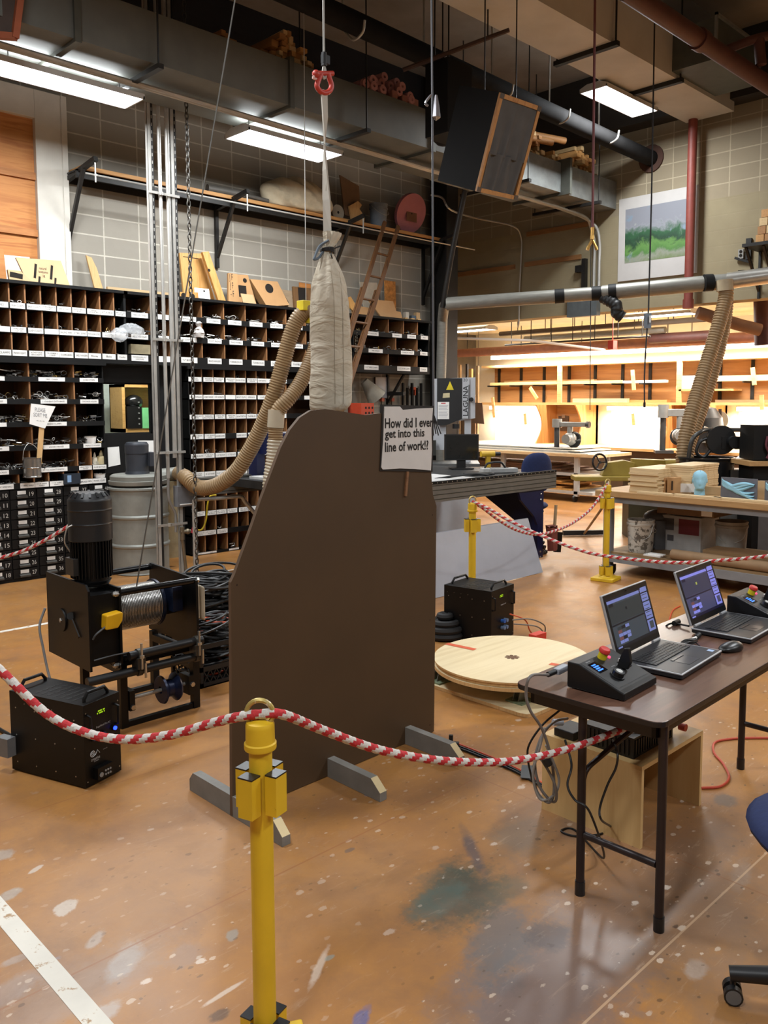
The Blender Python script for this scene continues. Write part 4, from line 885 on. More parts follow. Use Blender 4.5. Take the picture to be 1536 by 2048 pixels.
# ------------------------------------------------------------------ yellow posts and the red and white rope
YEL = mat('chipped yellow paint', '#d4ac20', .5, var=.10, scale=5, wear=('#3a3122', 26, .70))
BCAP = mat('black socket cap', '#1a1a1c', .3)
RINGM = mat('chipped ring', '#b09a55', .4, .4, wear=('#d9d4c8', 20, .55))
def post(x, y, label, h=.95, base=True, lean=0):
    t = thing('rope_post', label, 'post', (x, y, 0), math.radians(lean), group='yellow rope barrier posts')
    MB().cyl((0, 0, .0), (0, 0, h - .06), .0295, n=24).build('pole', YEL, t)
    MB().lathe([(.030, h - .075), (.040, h - .075), (.041, h - .07), (.041, h - .06), (.037, h - .057), (.0365, h - .012), (.034, h - .006), (.014, h), (0, h)], n=24).build('cap', YEL, t)
    MB().torus((.0, 0, h + .016), (.35, 1, 0), .034, .0065, 24, 8).build('ring', RINGM, t)
    for z, hh_ in ((h - .235, .105), (.055, .09)):
        for k in range(4):
            a = math.pi / 4 + k * math.pi / 2; c_, s_ = math.cos(a), math.sin(a)
            b = MB(); b.frame((c_ * .047, s_ * .047, z), a); b.box((-.017, -.022, 0), (.017, .022, hh_ - .004)); b.box((-.0172, -.0222, hh_ - .004), (.0172, .0222, hh_), 1)
            b.build('socket', [YEL, BCAP], t)
    if base:
        b = MB().box((-.115, -.115, 0.0), (.115, .115, .035)).cyl((0, 0, .035), (0, 0, .055), .07, .05, n=20); b.build('base_plate', YEL, t, bevel=.006)
    return t
post(1.190, 1.738, 'yellow rope post in front of the brown board, nearest the camera', lean=-28)
post(5.075, 4.396, 'yellow rope post behind the black case and in front of the aluminium beam table', lean=10)
post(7.13, 4.43, 'yellow rope post standing at the end of the wooden workbench', lean=10)
ROPE = [mat('red rope', '#b2282c', .8, bump=.4, scale=120), mat('white rope', '#c4bdb5', .8, bump=.4, scale=120)]
def rope(label, pts, r, pitch, n=10):
    P = curve(pts, 40); Q = [P[0]]; step = pitch / 6; acc = 0
    for i in range(len(P) - 1):
        d = P[i + 1] - P[i]; L = d.length; s = step - acc
        while s < L: Q.append(P[i] + d * (s / L)); s += step
        acc = (acc + L) % step
    Q.append(P[-1]); m = MB()
    rr = [r * (1 + .05 * math.sin(i * 2.1)) for i in range(len(Q))]
    m.tube(Q, rr, n, closed=False, mif=lambda i, k: 0 if ((i / 6.0 + abs(((k / n * 4) % 2) - 1) * .35) % 1) < .5 else 1)
    return tag(m.build('barrier_rope', ROPE, origin=Q[0]), label, 'rope', 'red and white barrier ropes')
RP = Vector((1.190, 1.738, .957))
rope('red and white braided rope draped over the nearest yellow post', [PD(-160, 1215, 2.35), PD(-60, 1290, 2.3), PD(0, 1340, 2.27), PD(90, 1425, 2.24), PD(170, 1465, 2.22), PD(250, 1479, 2.2), PD(340, 1470, 2.16), PD(430, 1445, 2.12), RP + Vector((-.03, .035, .0)), RP + Vector((.0, -.0, .006)), RP + Vector((.05, -.03, -.0)), PD(650, 1462, 2.22), PD(760, 1500, 2.33), PD(880, 1521, 2.45), PD(1000, 1524, 2.6), PD(1090, 1510, 2.72), PD(1170, 1487, 2.8), PD(1240, 1460, 2.88), PD(1290, 1437, 2.95)], .0125, .055)
P2 = Vector((5.075, 4.396, .957)); P3 = Vector((7.13, 4.43, .957))
rope('red and white rope hanging between the two far yellow posts', [P2, PD(965, 1016, 6.75), PD(1000, 1042, 6.9), PD(1035, 1061, 7.1), PD(1075, 1069, 7.3), PD(1115, 1060, 7.5), PD(1150, 1043, 7.75), PD(1185, 1014, 8.0), P3], .012, .055)
rope('red and white rope running from the far post past the workbench out of view', [P2, PD(975, 1016, 6.6), PD(1020, 1042, 6.45), PD(1080, 1070, 6.3), PD(1150, 1097, 6.1), PD(1211, 1112, 5.95), PD(1338, 1125, 5.7), PD(1440, 1121, 5.5), PD(1536, 1112, 5.3), PD(1640, 1094, 5.1), PD(1900, 1010, 4.6)], .012, .055)
rope('short length of red and white rope behind the winch motor', [PD(-60, 1128, 5.3), PD(0, 1116, 5.3), PD(60, 1096, 5.3), PD(128, 1058, 5.3), PD(165, 1030, 5.3)], .012, .055)

# ------------------------------------------------------------------ winch
BLKM = mat('black powder coat', '#0a0a0b', .42, .1, var=.2, spec=.35)
BLKS = mat('glossy black tube', '#101011', .25, .2)
ZINC = mat('zinc bolt', '#b7b5b0', .3, .9)
DRUMM = NT('wire wound drum'); wv = DRUMM.n('ShaderNodeTexWave', wave_type='BANDS', bands_direction='X'); wv.inputs['Scale'].default_value = 34; DRUMM.l(DRUMM.pos(), wv.inputs['Vector'])
DRUMM.l(DRUMM.ramp(wv.outputs['Fac'], [(.2, hexl('#7d7b78')), (.6, hexl('#d6d4d0'))]), DRUMM.b.inputs['Base Color']); DRUMM.b.inputs['Metallic'].default_value = .85; DRUMM.b.inputs['Roughness'].default_value = .3; DRUMM.bump(wv.outputs['Fac'], .6, .004); DRUMM = DRUMM.m
NAVY = mat('navy cast metal', '#141d33', .4, .2)
WY = 4.2
t = thing('winch', 'black cable winch with upright finned motor and silver wire drum', 'winch', (2.15, 4.45, 0))
zp0, zp1 = .355, .81
MB().prism([(1.835, WY, zp0), (1.835, WY, zp1 - .03), (1.835, WY + .03, zp1), (1.835, WY + .53, zp1), (1.835, WY + .53, zp0)], (.012, 0, 0)).build('side_plate', BLKM, t, True)
m = MB(); xg = 1.834
cg = PX(124, 1240, xg)
m.cyl(cg, cg - Vector((.008, 0, 0)), .062, n=36, mi=0).cyl(cg - Vector((.008, 0, 0)), cg - Vector((.012, 0, 0)), .012, n=4, mi=1); a = PX(142, 1235, xg - .006); b = PX(158, 1275, xg - .006); m.bar(a, b, .014, .006, up=(1, 0, 0)).cyl(PX(141, 1232, xg), PX(141, 1232, xg - .012), .02, n=12)
m.build('ratchet', [mat('dark slot', '#060606', .5), COND], t, True)
MB().box((1.847, WY + .015, zp0 + .02), (2.0, WY + .5, zp1 - .06)).build('gear_housing', BLKM, t, True)
MB().box((2.0, WY - .005, .335), (2.012, WY + .56, .775)).build('inner_plate', BLKM, t, True)
MB().prism([(2.455, WY - .005, .36), (2.455, WY - .005, .745), (2.455, WY + .02, .755), (2.455, WY + .53, .775), (2.455, WY + .56, .36)], (.014, 0, 0)).build('end_plate', BLKM, t, True)
MB().cyl((2.015, WY + .27, .595), (2.335, WY + .27, .595), .125, n=40).build('wire_drum', DRUMM, t, True)
MB().cyl((2.335, WY + .27, .595), (2.35, WY + .27, .595), .135, n=32).cyl((2.35, WY + .27, .595), (2.455, WY + .27, .595), .085, n=24).box((2.37, WY + .1, .56), (2.43, WY + .27, .7)).build('drum_bearing', NAVY, t, True)
for nm, y, z in (('tie_tube', WY + .02, .742), ('tie_tube', WY + .53, .75), ('tie_tube', WY + .04, .385)):
    MB().cyl((1.99, y, z), (2.47, y, z), .019, n=14).build(nm, BLKS, t, True)
m = MB()
for x, y, z in ((1.992, WY + .01, .742), (2.474, WY + .02, .742), (1.992, WY + .03, .352), (2.474, WY + .04, .39)): m.cyl((x - .012, y, z), (x + .012, y, z), .016, n=6).sphere((x - .012, y, z), .013, 8)
m.build('bolt', ZINC, t, True)
# motor
mx_, my_ = 1.945, WY + .19
m = MB()
for k in range(36):
    a = 2 * math.pi * k / 36; m.obox((mx_ + .093 * math.cos(a), my_ + .093 * math.sin(a), .92), (.03, .005, .2), Matrix.Rotation(a, 3, 'Z'))
m.cyl((mx_, my_, .78), (mx_, my_, 1.03), .09, n=36).cyl((mx_, my_, .775), (mx_, my_, .80), .085, .1, n=32)
m.build('finned_motor', BLKM, t, True)
m = MB().lathe([(.106, 1.015), (.112, 1.02), (.112, 1.105), (.1135, 1.107), (.112, 1.110), (.112, 1.18), (.1135, 1.182), (.112, 1.185), (.112, 1.235), (.105, 1.245), (.085, 1.272), (.03, 1.278), (0, 1.278)], (mx_, my_, 0), 40)
for k in range(16):
    a = 2 * math.pi * k / 16; m.obox((mx_ + .09 * math.cos(a), my_ + .09 * math.sin(a), 1.262), (.03, .012, .012), Matrix.Rotation(a, 3, 'Z') @ Matrix.Rotation(.85, 3, 'Y'))
m.build('fan_cover', mat('satin black cover', '#1c1d1f', .4, var=.1), t, True)
MB().box((mx_ - .12, my_ - .05, .84), (mx_ - .09, my_ + .05, .93)).build('nameplate', mat('dull plate', '#3c3a38', .4, .5), t, True)
MB().tube(curve([(mx_ - .1, my_ + .03, .96), (mx_ - .14, my_, 1.02), (mx_ - .135, my_ - .02, 1.09), (mx_ - .11, my_ - .03, 1.11)], 6), .004, 6).build('motor_lead', COND, t, True)
q = PY(222, 1238, WY - .01)
MB().prism([(q.x - .045, WY - .05, q.z - .045), (q.x + .02, WY - .05, q.z - .045), (q.x + .045, WY - .05, q.z - .01), (q.x + .05, WY - .05, q.z + .03), (q.x + .04, WY - .05, q.z + .038), (q.x - .04, WY - .05, q.z + .03)], (0, .065, 0)).build('yellow_connector', mat('yellow plastic', '#d8a316', .4), t, True, bevel=.006)
MB().tube(curve([(q.x - .04, WY - .03, q.z - .03), (q.x - .09, WY - .03, q.z - .06), (q.x - .1, WY - .01, q.z - .09)], 5), .005, 6).tube(curve([(q.x - .1, WY - .015, q.z - .2), (q.x, WY - .03, q.z - .19), (q.x + .1, WY - .01, q.z - .2)], 5), .004, 6).build('sensor_lead', mat('grey lead', '#4a4c4e', .5), t, True)
MB().box((2.47, WY + .06, .50), (2.52, WY + .30, .70)).prism([(2.52, WY + .06, .5), (2.52, WY + .3, .5), (2.52, WY + .3, .7), (2.52, WY + .06, .7)], (.035, 0, -.02)).build('encoder_box', mat('cream box', '#a99f8a', .5), t, True, bevel=.01)
# stand
m = MB()
for x in (2.02, 2.455):
    for y in (WY + .03, WY + .5): m.box((x - .02, y - .02, 0), (x + .02, y + .02, .36))
    m.box((x - .02, WY + .05, .30), (x + .02, WY + .48, .34))
m.box((2.04, WY + .015, .0), (2.435, WY + .045, .03)).box((2.04, WY + .485, 0), (2.435, WY + .515, .03)).box((2.0, WY + .03, .335), (2.47, WY + .07, .365))
m.build('stand', BLKM, t, True)
for z, x0, y in ((.318, 1.80, WY - .035), (.405, 2.03, WY - .035)):
    MB().cyl((x0, y, z), (2.47, y, z), .024, n=16).build('clamp_tube', mat('satin black tube', '#161617', .45), t, True)
for x in (2.085, 2.43):
    m = MB().cbox((x, WY - .035, .36), (.045, .07, .06)).cyl((x - .012, WY - .035, .318), (x + .012, WY - .035, .318), .031, n=14).cyl((x - .012, WY - .035, .405), (x + .012, WY - .035, .405), .031, n=14).cyl((x, WY - .07, .33), (x, WY - .07, .47), .007, n=8, mi=1).cyl((x, WY - .07, .39), (x, WY - .07, .405), .014, n=6, mi=1).cyl((x + .02, WY - .07, .28), (x + .02, WY - .07, .36), .007, n=8, mi=1)
    m.build('scaffold_clamp', [mat('clamp cast', '#4a4741', .45, .6), ZINC], t, True)
MB().cyl((2.05, WY + .05, .145), (2.44, WY + .05, .145), .011, n=10).build('sheave_shaft', COND, t, True)
MB().lathe([(.02, -.05), (.075, -.05), (.08, -.04), (.05, -.015), (.05, .015), (.08, .04), (.075, .05), (.02, .05)], (2.30, WY + .05, .145), 28, axis=(1, 0, 0)).build('sheave', mat('navy sheave', '#18213e', .35, .3), t, True)
MB().box((2.045, WY - .0, .09), (2.075, WY + .1, .2)).cyl((2.06, WY - .012, .11), (2.06, WY, .11), .014, n=6, mi=1).build('shaft_block', [BLKM, ZINC], t, True)
MB().box((2.40, WY, .09), (2.435, WY + .1, .2)).cyl((2.42, WY - .012, .15), (2.42, WY, .15), .014, n=6, mi=1).build('shaft_block', [BLKM, ZINC], t, True)
MB().tube(curve([(1.83, WY + .55, .60), (1.80, WY + .56, .5), (1.81, WY + .55, .38), (1.83, WY + .52, .2), (1.86, WY + .44, .02)], 6), .007, 6).build('side_lead', mat('pale grey lead', '#8c8e90', .5), t, True)
# winch cable to the ceiling
a = Vector((2.2, WY + .2, .71)); b = PD(470, 0, 5.0); d = b - a; b = a + d * ((ZC - a.z) / d.z)
tag(MB().tube([a, b], .004, 6).build('winch_cable', mat('dull wire rope', '#6f6d68', .4, .7), origin=a), 'thin wire rope running up from the winch drum to the ceiling', 'cable')

# ------------------------------------------------------------------ black control cases
CASEB = mat('black case', '#070708', .45, .1, var=.15, spec=.35)
BLUEL = emis('blue lit lamp', '#1a35ff', 6.0)
LIME = emis('lime display', '#a6d21e', .9)
WHITEP = mat('white print', '#b6b6b6', .6, var=0)
def case(label, x, y, rz, w, d, h, front=True, lens=True):
    t = thing('control_case', label, 'control case', (x, y, 0), math.radians(rz), group='black motor control cases')
    m = MB().box((0, 0, .006), (w, d, h))
    for i in range(3):
        for j in range(4): m.cyl((-.0015, .06 + j * (d - .1) / 3, .05 + i * (h - .1) / 2.2), (0, .06 + j * (d - .1) / 3, .05 + i * (h - .1) / 2.2), .0035, n=6, mi=1)
    for i in range(4): m.cyl((-.0015, .2 + .06 * i, h - .05), (0, .2 + .06 * i, h - .05), .002, n=6, mi=1)
    for xx in (.012, w - .012):
        for zz in (.03, h - .04): m.cyl((xx, -.0015, zz), (xx, 0, zz), .0035, n=6, mi=1)
    m.build('body', [CASEB, ZINC], t, bevel=.003)
    m = MB()
    for i in range(4):
        for j in range(7): m.box((.03 + i * (w - .06) / 4, .09 + j * (d - .2) / 7, h), (.03 + (i + .75) * (w - .06) / 4, .095 + j * (d - .2) / 7 + .008, h + .0008))
    m.build('vent_slot', mat('vent dark', '#040404', .6), t)
    for yy in (.035, d - .035):
        MB().tube([(w * .18, yy, h - .004), (w * .18, yy, h + .012), (w * .27, yy, h + .038), (w * .73, yy, h + .038), (w * .82, yy, h + .012), (w * .82, yy, h - .004)], .0085, 8).build('handle', CASEB, t)
    m = MB()
    for k in range(2):
        for i in range(8):
            if (i * 7 + k * 3) % 5: m.box((w * .36 + i * .0058, -.002, h - .055 - k * .010), (w * .36 + i * .0058 + .0045, -.001, h - .049 - k * .010))
    m.build('display', LIME, t)
    for xx in (.02, w - .03):
        MB().tube([(xx, 0, h - .05), (xx, -.022, h - .055), (xx, -.022, h - .14), (xx, 0, h - .145)], .006, 8).build('front_handle', CASEB, t)
    m = MB().textfit('StageHand Pro AC' if front else 'Stagehand AC', (w * .52, -.0015, h - .125), (1, 0, 0), (0, 0, 1), w * .4, .012, 0).textfit('controls', (w * .55, -.0015, h - .24), (1, 0, 0), (0, 0, 1), .03, .005, 0)
    if front:
        m.textfit('creative', (w * .28, -.0015, .125), (1, 0, 0), (0, 0, 1), .052, .015, 0).textfit('conners', (w * .30, -.0015, .112), (1, 0, 0), (0, 0, 1), .03, .005, 0)
        m.torus((w * .21, -.0008, .150), (0, 1, 0), .013, .0022, 16, 4).torus((w * .21, -.0008, .150), (0, 1, 0), .006, .0018, 12, 4).tube([(w * .28, -.001, .140), (w * .34, -.001, .160), (w * .40, -.001, .142)], .0018, 4)
    m.build('front_print', WHITEP, t)
    if front:
        for k, (xx, lit) in enumerate(((w * .22, 0), (w * .50, 0), (w * .80, 1))):
            MB().cyl((xx, -.010, h - .168 + .004 * k), (xx, 0, h - .168 + .004 * k), .013, n=18).cyl((xx, -.016, h - .168 + .004 * k), (xx, -.010, h - .168 + .004 * k), .009, n=14, mi=1).build('push_button', [CASEB, BLUEL if lit else mat('navy button', '#1c2a55', .3)], t)
        m = MB().box((.045, -.03, .03), (.135, 0, .085)); m.cyl((.065, -.033, .05), (.065, -.03, .05), .011, n=12, mi=1)
        for i in range(3):
            for j in range(2): m.cyl((.09 + i * .014, -.033, .043 + j * .018), (.09 + i * .014, -.03, .043 + j * .018), .005, n=8, mi=1)
        m.build('socket_panel', [CASEB, mat('grey plug', '#8b8a88', .5)], t)
        m = MB().box((-.045, d - .03, .08), (.0, d + .05, .17)).build('rear_plug', mat('grey rear plug', '#77797b', .5, .3), t)
    else:
        for k in range(4): MB().cyl((w * .45 + .04 * (k % 2), -.03, .10 + .05 * (k // 2)), (w * .45 + .04 * (k % 2), 0, .10 + .05 * (k // 2)), .014, n=12).build('cable_plug', mat('blue grey plug', '#6c7f9c', .5) if k != 2 else mat('blue plug', '#2f5fae', .4), t)
    return t
case('black control case with blue lit button in front of the winch', 1.558, 3.655, 19, .215, .48, .39)
case('black control case with green display behind the round plywood turntable', 4.60, 3.80, 9, .33, .41, .395, front=False)
# ------------------------------------------------------------------ turntable
BIRCH = wood('pale birch ply', '#d3bd92', '#dfcca4', .5, 1.6, 'X', 5)
PLYEDGE = wood('ply edge', '#b98f5c', '#d2ab74', .6, 6, 'Z', 6)
ORT = mat('orange tape', '#c9542c', .6)
t = thing('turntable', 'round pale plywood turntable with orange tape marks on a square base', 'turntable', (4.045, 3.172, 0))
c = (4.045, 3.172); R_ = .487
b0 = [(3.70, 2.735), (3.66, 2.76), (3.645, 2.80), (3.645, 3.62), (4.45, 3.62), (4.45, 2.735)]
MB().prism([(x, y, .001) for x, y in b0], (0, 0, .02), 0, 1).build('base_board', [BIRCH, PLYEDGE], t, True)
for z0, z1, r in ((.118, .139, R_), (.141, .160, R_ - .01), (.162, .172, R_)):
    MB().cyl((*c, z0), (*c, z1), r, n=72, mi=1, caps=False)._add([Vector((c[0] + r * math.cos(2 * math.pi * i / 72), c[1] + r * math.sin(2 * math.pi * i / 72), z)) for z in (z0, z1) for i in range(72)], [tuple(range(72))[::-1], tuple(range(72, 144))], 0).build('disc_layer', [BIRCH, PLYEDGE], t, True)
m = MB()
for k in range(8): a = k * math.pi / 4; m.cyl((c[0] + .035 * math.cos(a), c[1] + .035 * math.sin(a), .172), (c[0] + .035 * math.cos(a), c[1] + .035 * math.sin(a), .1728), .012, n=8)
m.cyl((*c, .172), (*c, .1727), .028, n=20).build('hub_hole', mat('hub hole', '#6a4a30', .8), t, True)
for a, b in ((PZ(893, 1287, .1735), PZ(950, 1299, .1735)), (PZ(1100, 1327, .1735), PZ(1137, 1334, .1735))):
    n_ = (b - a).normalized(); n_ = Vector((-n_.y, n_.x, 0)) * .022
    MB().quad(a - n_, b - n_, b + n_, a + n_).build('tape_mark', ORT, t, True)
for q in (PZ(1040, 1402, .02), PZ(878, 1362, .02), Vector((4.36, 3.5, .02))):
    m = MB().box((q.x - .06, q.y - .06, .021), (q.x + .06, q.y + .06, .031), 1)
    m.prism([(q.x - .04, q.y - .02, .031), (q.x + .04, q.y - .02, .031), (q.x + .015, q.y - .02, .10), (q.x - .015, q.y - .02, .10)], (0, .006, 0)).prism([(q.x - .04, q.y + .02, .031), (q.x + .04, q.y + .02, .031), (q.x + .015, q.y + .02, .10), (q.x - .015, q.y + .02, .10)], (0, .006, 0)).cyl((q.x, q.y - .012, .093), (q.x, q.y + .018, .093), .024, n=16, mi=2)
    m.build('roller_bracket', [mat('grey bracket', '#84857d', .4, .5), mat('mossy board', '#6d7a60', .7, var=.3, scale=30), mat('dark roller', '#2f3a40', .4)], t, True)
m = MB().cyl((*c, .021), (*c, .118), .05, n=18).build('pivot', STEELDK, t, True)
q = PZ(1075, 1278, .1)
tag(MB().box((q.x - .06, q.y - .03, 0), (q.x + .06, q.y + .03, .14)).box((q.x - .061, q.y - .031, .085), (q.x + .061, q.y + .031, .142), 1).build('red_box', [PAPER, mat('red carton', '#c83a2a', .5)], origin=(q.x, q.y, 0)), 'small red and white carton on the floor behind the turntable', 'box')
q = PZ(888, 1238, .05); tag(MB().box((q.x - .09, q.y - .1, 0), (q.x + .15, q.y + .1, .05)).build('floor_plate', YEL, origin=(q.x, q.y, 0), bevel=.005), 'yellow base plate on the floor beside the black case with green display', 'base')
q = PZ(890, 1275, .0)
t = thing('wheel_stack', 'stack of dark round rubber wheels between brown board and turntable', 'wheel', (q.x, q.y, 0))
for k, r in enumerate((.15, .145, .12, .07)): MB().torus((0, 0, .03 + .045 * k), (0, 0, 1), r - .03, .026, 28, 8).cyl((0, 0, .01 + .045 * k), (0, 0, .045 + .045 * k), r - .03, n=20).build('wheel', mat('dark rubber', '#1c1b1b', .7), t)

# ------------------------------------------------------------------ folding table
LAM = NT('brown laminate'); v_ = LAM.mapping(LAM.pos(), sca=(.5, 6, 6)); f_ = LAM.noise(v_, 6, 6, .6, .8); LAM.l(LAM.ramp(f_, [(.3, hexl('#51382c')), (.7, hexl('#694b3c'))]), LAM.b.inputs['Base Color']); LAM.b.inputs['Roughness'].default_value = .28; LAM = LAM.m
BRM = mat('brown metal leg', '#2a2020', .4, .2)
TZ = .735
t = thing('folding_table', 'brown laminate folding table with dark metal legs', 'table', (2.375, 1.262, 0), math.radians(1.4))
tw, tl, r = .585, 1.83, .045
o = []
for cx, cy, a0 in ((r, r, 180), (tl - r, r, 270), (tl - r, tw - r, 0), (r, tw - r, 90)):
    for k in range(6): a = math.radians(a0 + 18 * k); o.append((cx + r * math.cos(a), cy + r * math.sin(a)))
MB().prism([(x, y, TZ - .02) for x, y in o], (0, 0, .02), 0, 1).build('tabletop', [LAM, mat('dark table edge', '#1b1514', .45)], t, bevel=.003)
m = MB().box((.05, .045, TZ - .075), (tl - .05, .06, TZ - .02)).box((.05, tw - .06, TZ - .075), (tl - .05, tw - .045, TZ - .02)).box((.05, .045, TZ - .075), (.065, tw - .045, TZ - .02)).box((tl - .065, .045, TZ - .075), (tl - .05, tw - .045, TZ - .02))
m.build('apron', mat('brown apron', '#241b19', .5), t)
for x in (.075, 1.49):
    for y in (.03, .335):
        MB().cyl((x, y, .0), (x, y, .05), .0185, n=16, mi=1).cyl((x, y, .03), (x, y, TZ - .02), .0155, n=16).build('leg', [BRM, BCAP], t)
    MB().tube([(x, .045, .225), (x, .32, .225)], .0125, 12).build('stretcher', BRM, t)
    s = 1 if x < 1 else -1
    MB().tube(curve([(x, .33, .42), (x + s * .02, .325, .46), (x + s * .08, .30, .50), (x + s * .28, .22, .62), (x + s * .42, .2, TZ - .03)], 5), .010, 8).build('brace', BRM, t)
TT = t
def onT(u, v, dz=0.0): return PZ(u, v, TZ + dz)

# joystick control boxes
CTRL = mat('dark control box', '#111112', .45, .05, var=.12, spec=.4)
def console(label, x, y, rz):
    t = thing('control_box', label, 'control box', (x, y, TZ), math.radians(rz), group='joystick control boxes on the folding table')
    w, d, h0, h1 = .245, .225, .028, .095
    MB().prism([(0, 0, .003), (0, 0, h0), (0, .02, h0 + .006), (0, d - .045, h1), (0, d, h1), (0, d, .003)], (w, 0, 0)).build('housing', CTRL, t, bevel=.004)
    sl = Vector((0, d - .065, h1 - h0 - .006)).normalized(); nn = Vector((0, -sl.z, sl.y)); o = Vector((0, .02, h0 + .006))
    def pt(a, b, e=0.0): return o + Vector((a, 0, 0)) + sl * b + nn * e
    L = (Vector((0, d - .045, h1)) - o).length
    MB()._add([pt(.012, .01, .0008), pt(w - .012, .01, .0008), pt(w - .012, L - .004, .0008), pt(.012, L - .004, .0008)], [(0, 1, 2, 3)]).build('face_plate', mat('black face plate', '#101011', .5), t)
    m = MB()._add([pt(.03, L - .075, .0016), pt(.085, L - .075, .0016), pt(.085, L - .02, .0016), pt(.03, L - .02, .0016)], [(0, 1, 2, 3)], 0)
    for k in range(4): m._add([pt(.036 + .002 * k, L - .066 + .010 * k, .0022), pt(.07 - .006 * (k % 2), L - .066 + .010 * k, .0022), pt(.07 - .006 * (k % 2), L - .060 + .010 * k, .0022), pt(.036, L - .060 + .010 * k, .0022)], [(0, 1, 2, 3)], 1)
    m.build('display', [mat('display glass', '#05060a', .15), emis('blue display', '#2f7bff', 2.2)], t)
    MB().textfit('Spikemark', pt(.05, L - .010, .0018), (1, 0, 0), sl, .03, .006).textfit('creative', pt(.13, L - .07, .0018), (1, 0, 0), sl, .025, .005).build('face_print', WHITEP, t)
    c0 = pt(.135, L - .018)
    sc_ = MB().cyl(c0, c0 + nn * .026, .017, n=20).build('stop_collar', mat('yellow collar', '#d7c021', .45), t)
    MB().lathe([(0, .0), (.016, .0), (.021, .004), (.021, .012), (.017, .018), (0, .019)], c0 + nn * .024, 22, axis=nn).build('stop_button', mat('red mushroom', '#c2312b', .4), sc_)
    MB().sphere(pt(.168, L - .03, .003), .006, 10).build('lamp', emis('pink red lamp', '#ff3b5f', 2.5), t)
    q = pt(.085, L - .115); MB().cyl(q, q + nn * .022, .022, .020, n=20).cyl(q + nn * .022, q + nn * .0235, .012, n=14, mi=1).cyl(q, q + nn * .006, .027, n=20).build('dial_knob', [mat('dial black', '#141415', .35), mat('dial cap', '#b9b9b6', .4)], t)
    q = pt(.155, L - .095)
    m = MB().prism([q - Vector((.004, .022, 0)), q + nn * .03 - Vector((.004, .024, 0)), q + nn * .085 - Vector((.004, -.004, 0)), q + nn * .08 + Vector((-.004, .022, 0)), q + nn * .03 + Vector((-.004, .024, 0)), q + Vector((-.004, .02, 0))], (.016, 0, 0)); m.build('lever', mat('lever black', '#0c0c0d', .5), t, bevel=.003)
    MB().obox(pt(.195, L - .07, .008), (.03, .02, .012), Matrix.Rotation(.25, 3, 'X')).build('white_switch', mat('white switch', '#c9c9c9', .4), t)
    MB().obox(pt(.185, L - .10, .003), (.05, .01, .004), Matrix.Rotation(.25, 3, 'X')).build('slot', mat('slot black', '#070708', .5), t)
    return t
console('black joystick control box with red stop button at the table end', 2.467, 1.452, 3)
console('black joystick control box with red stop button beyond the second laptop', 3.86, 1.50, 2)

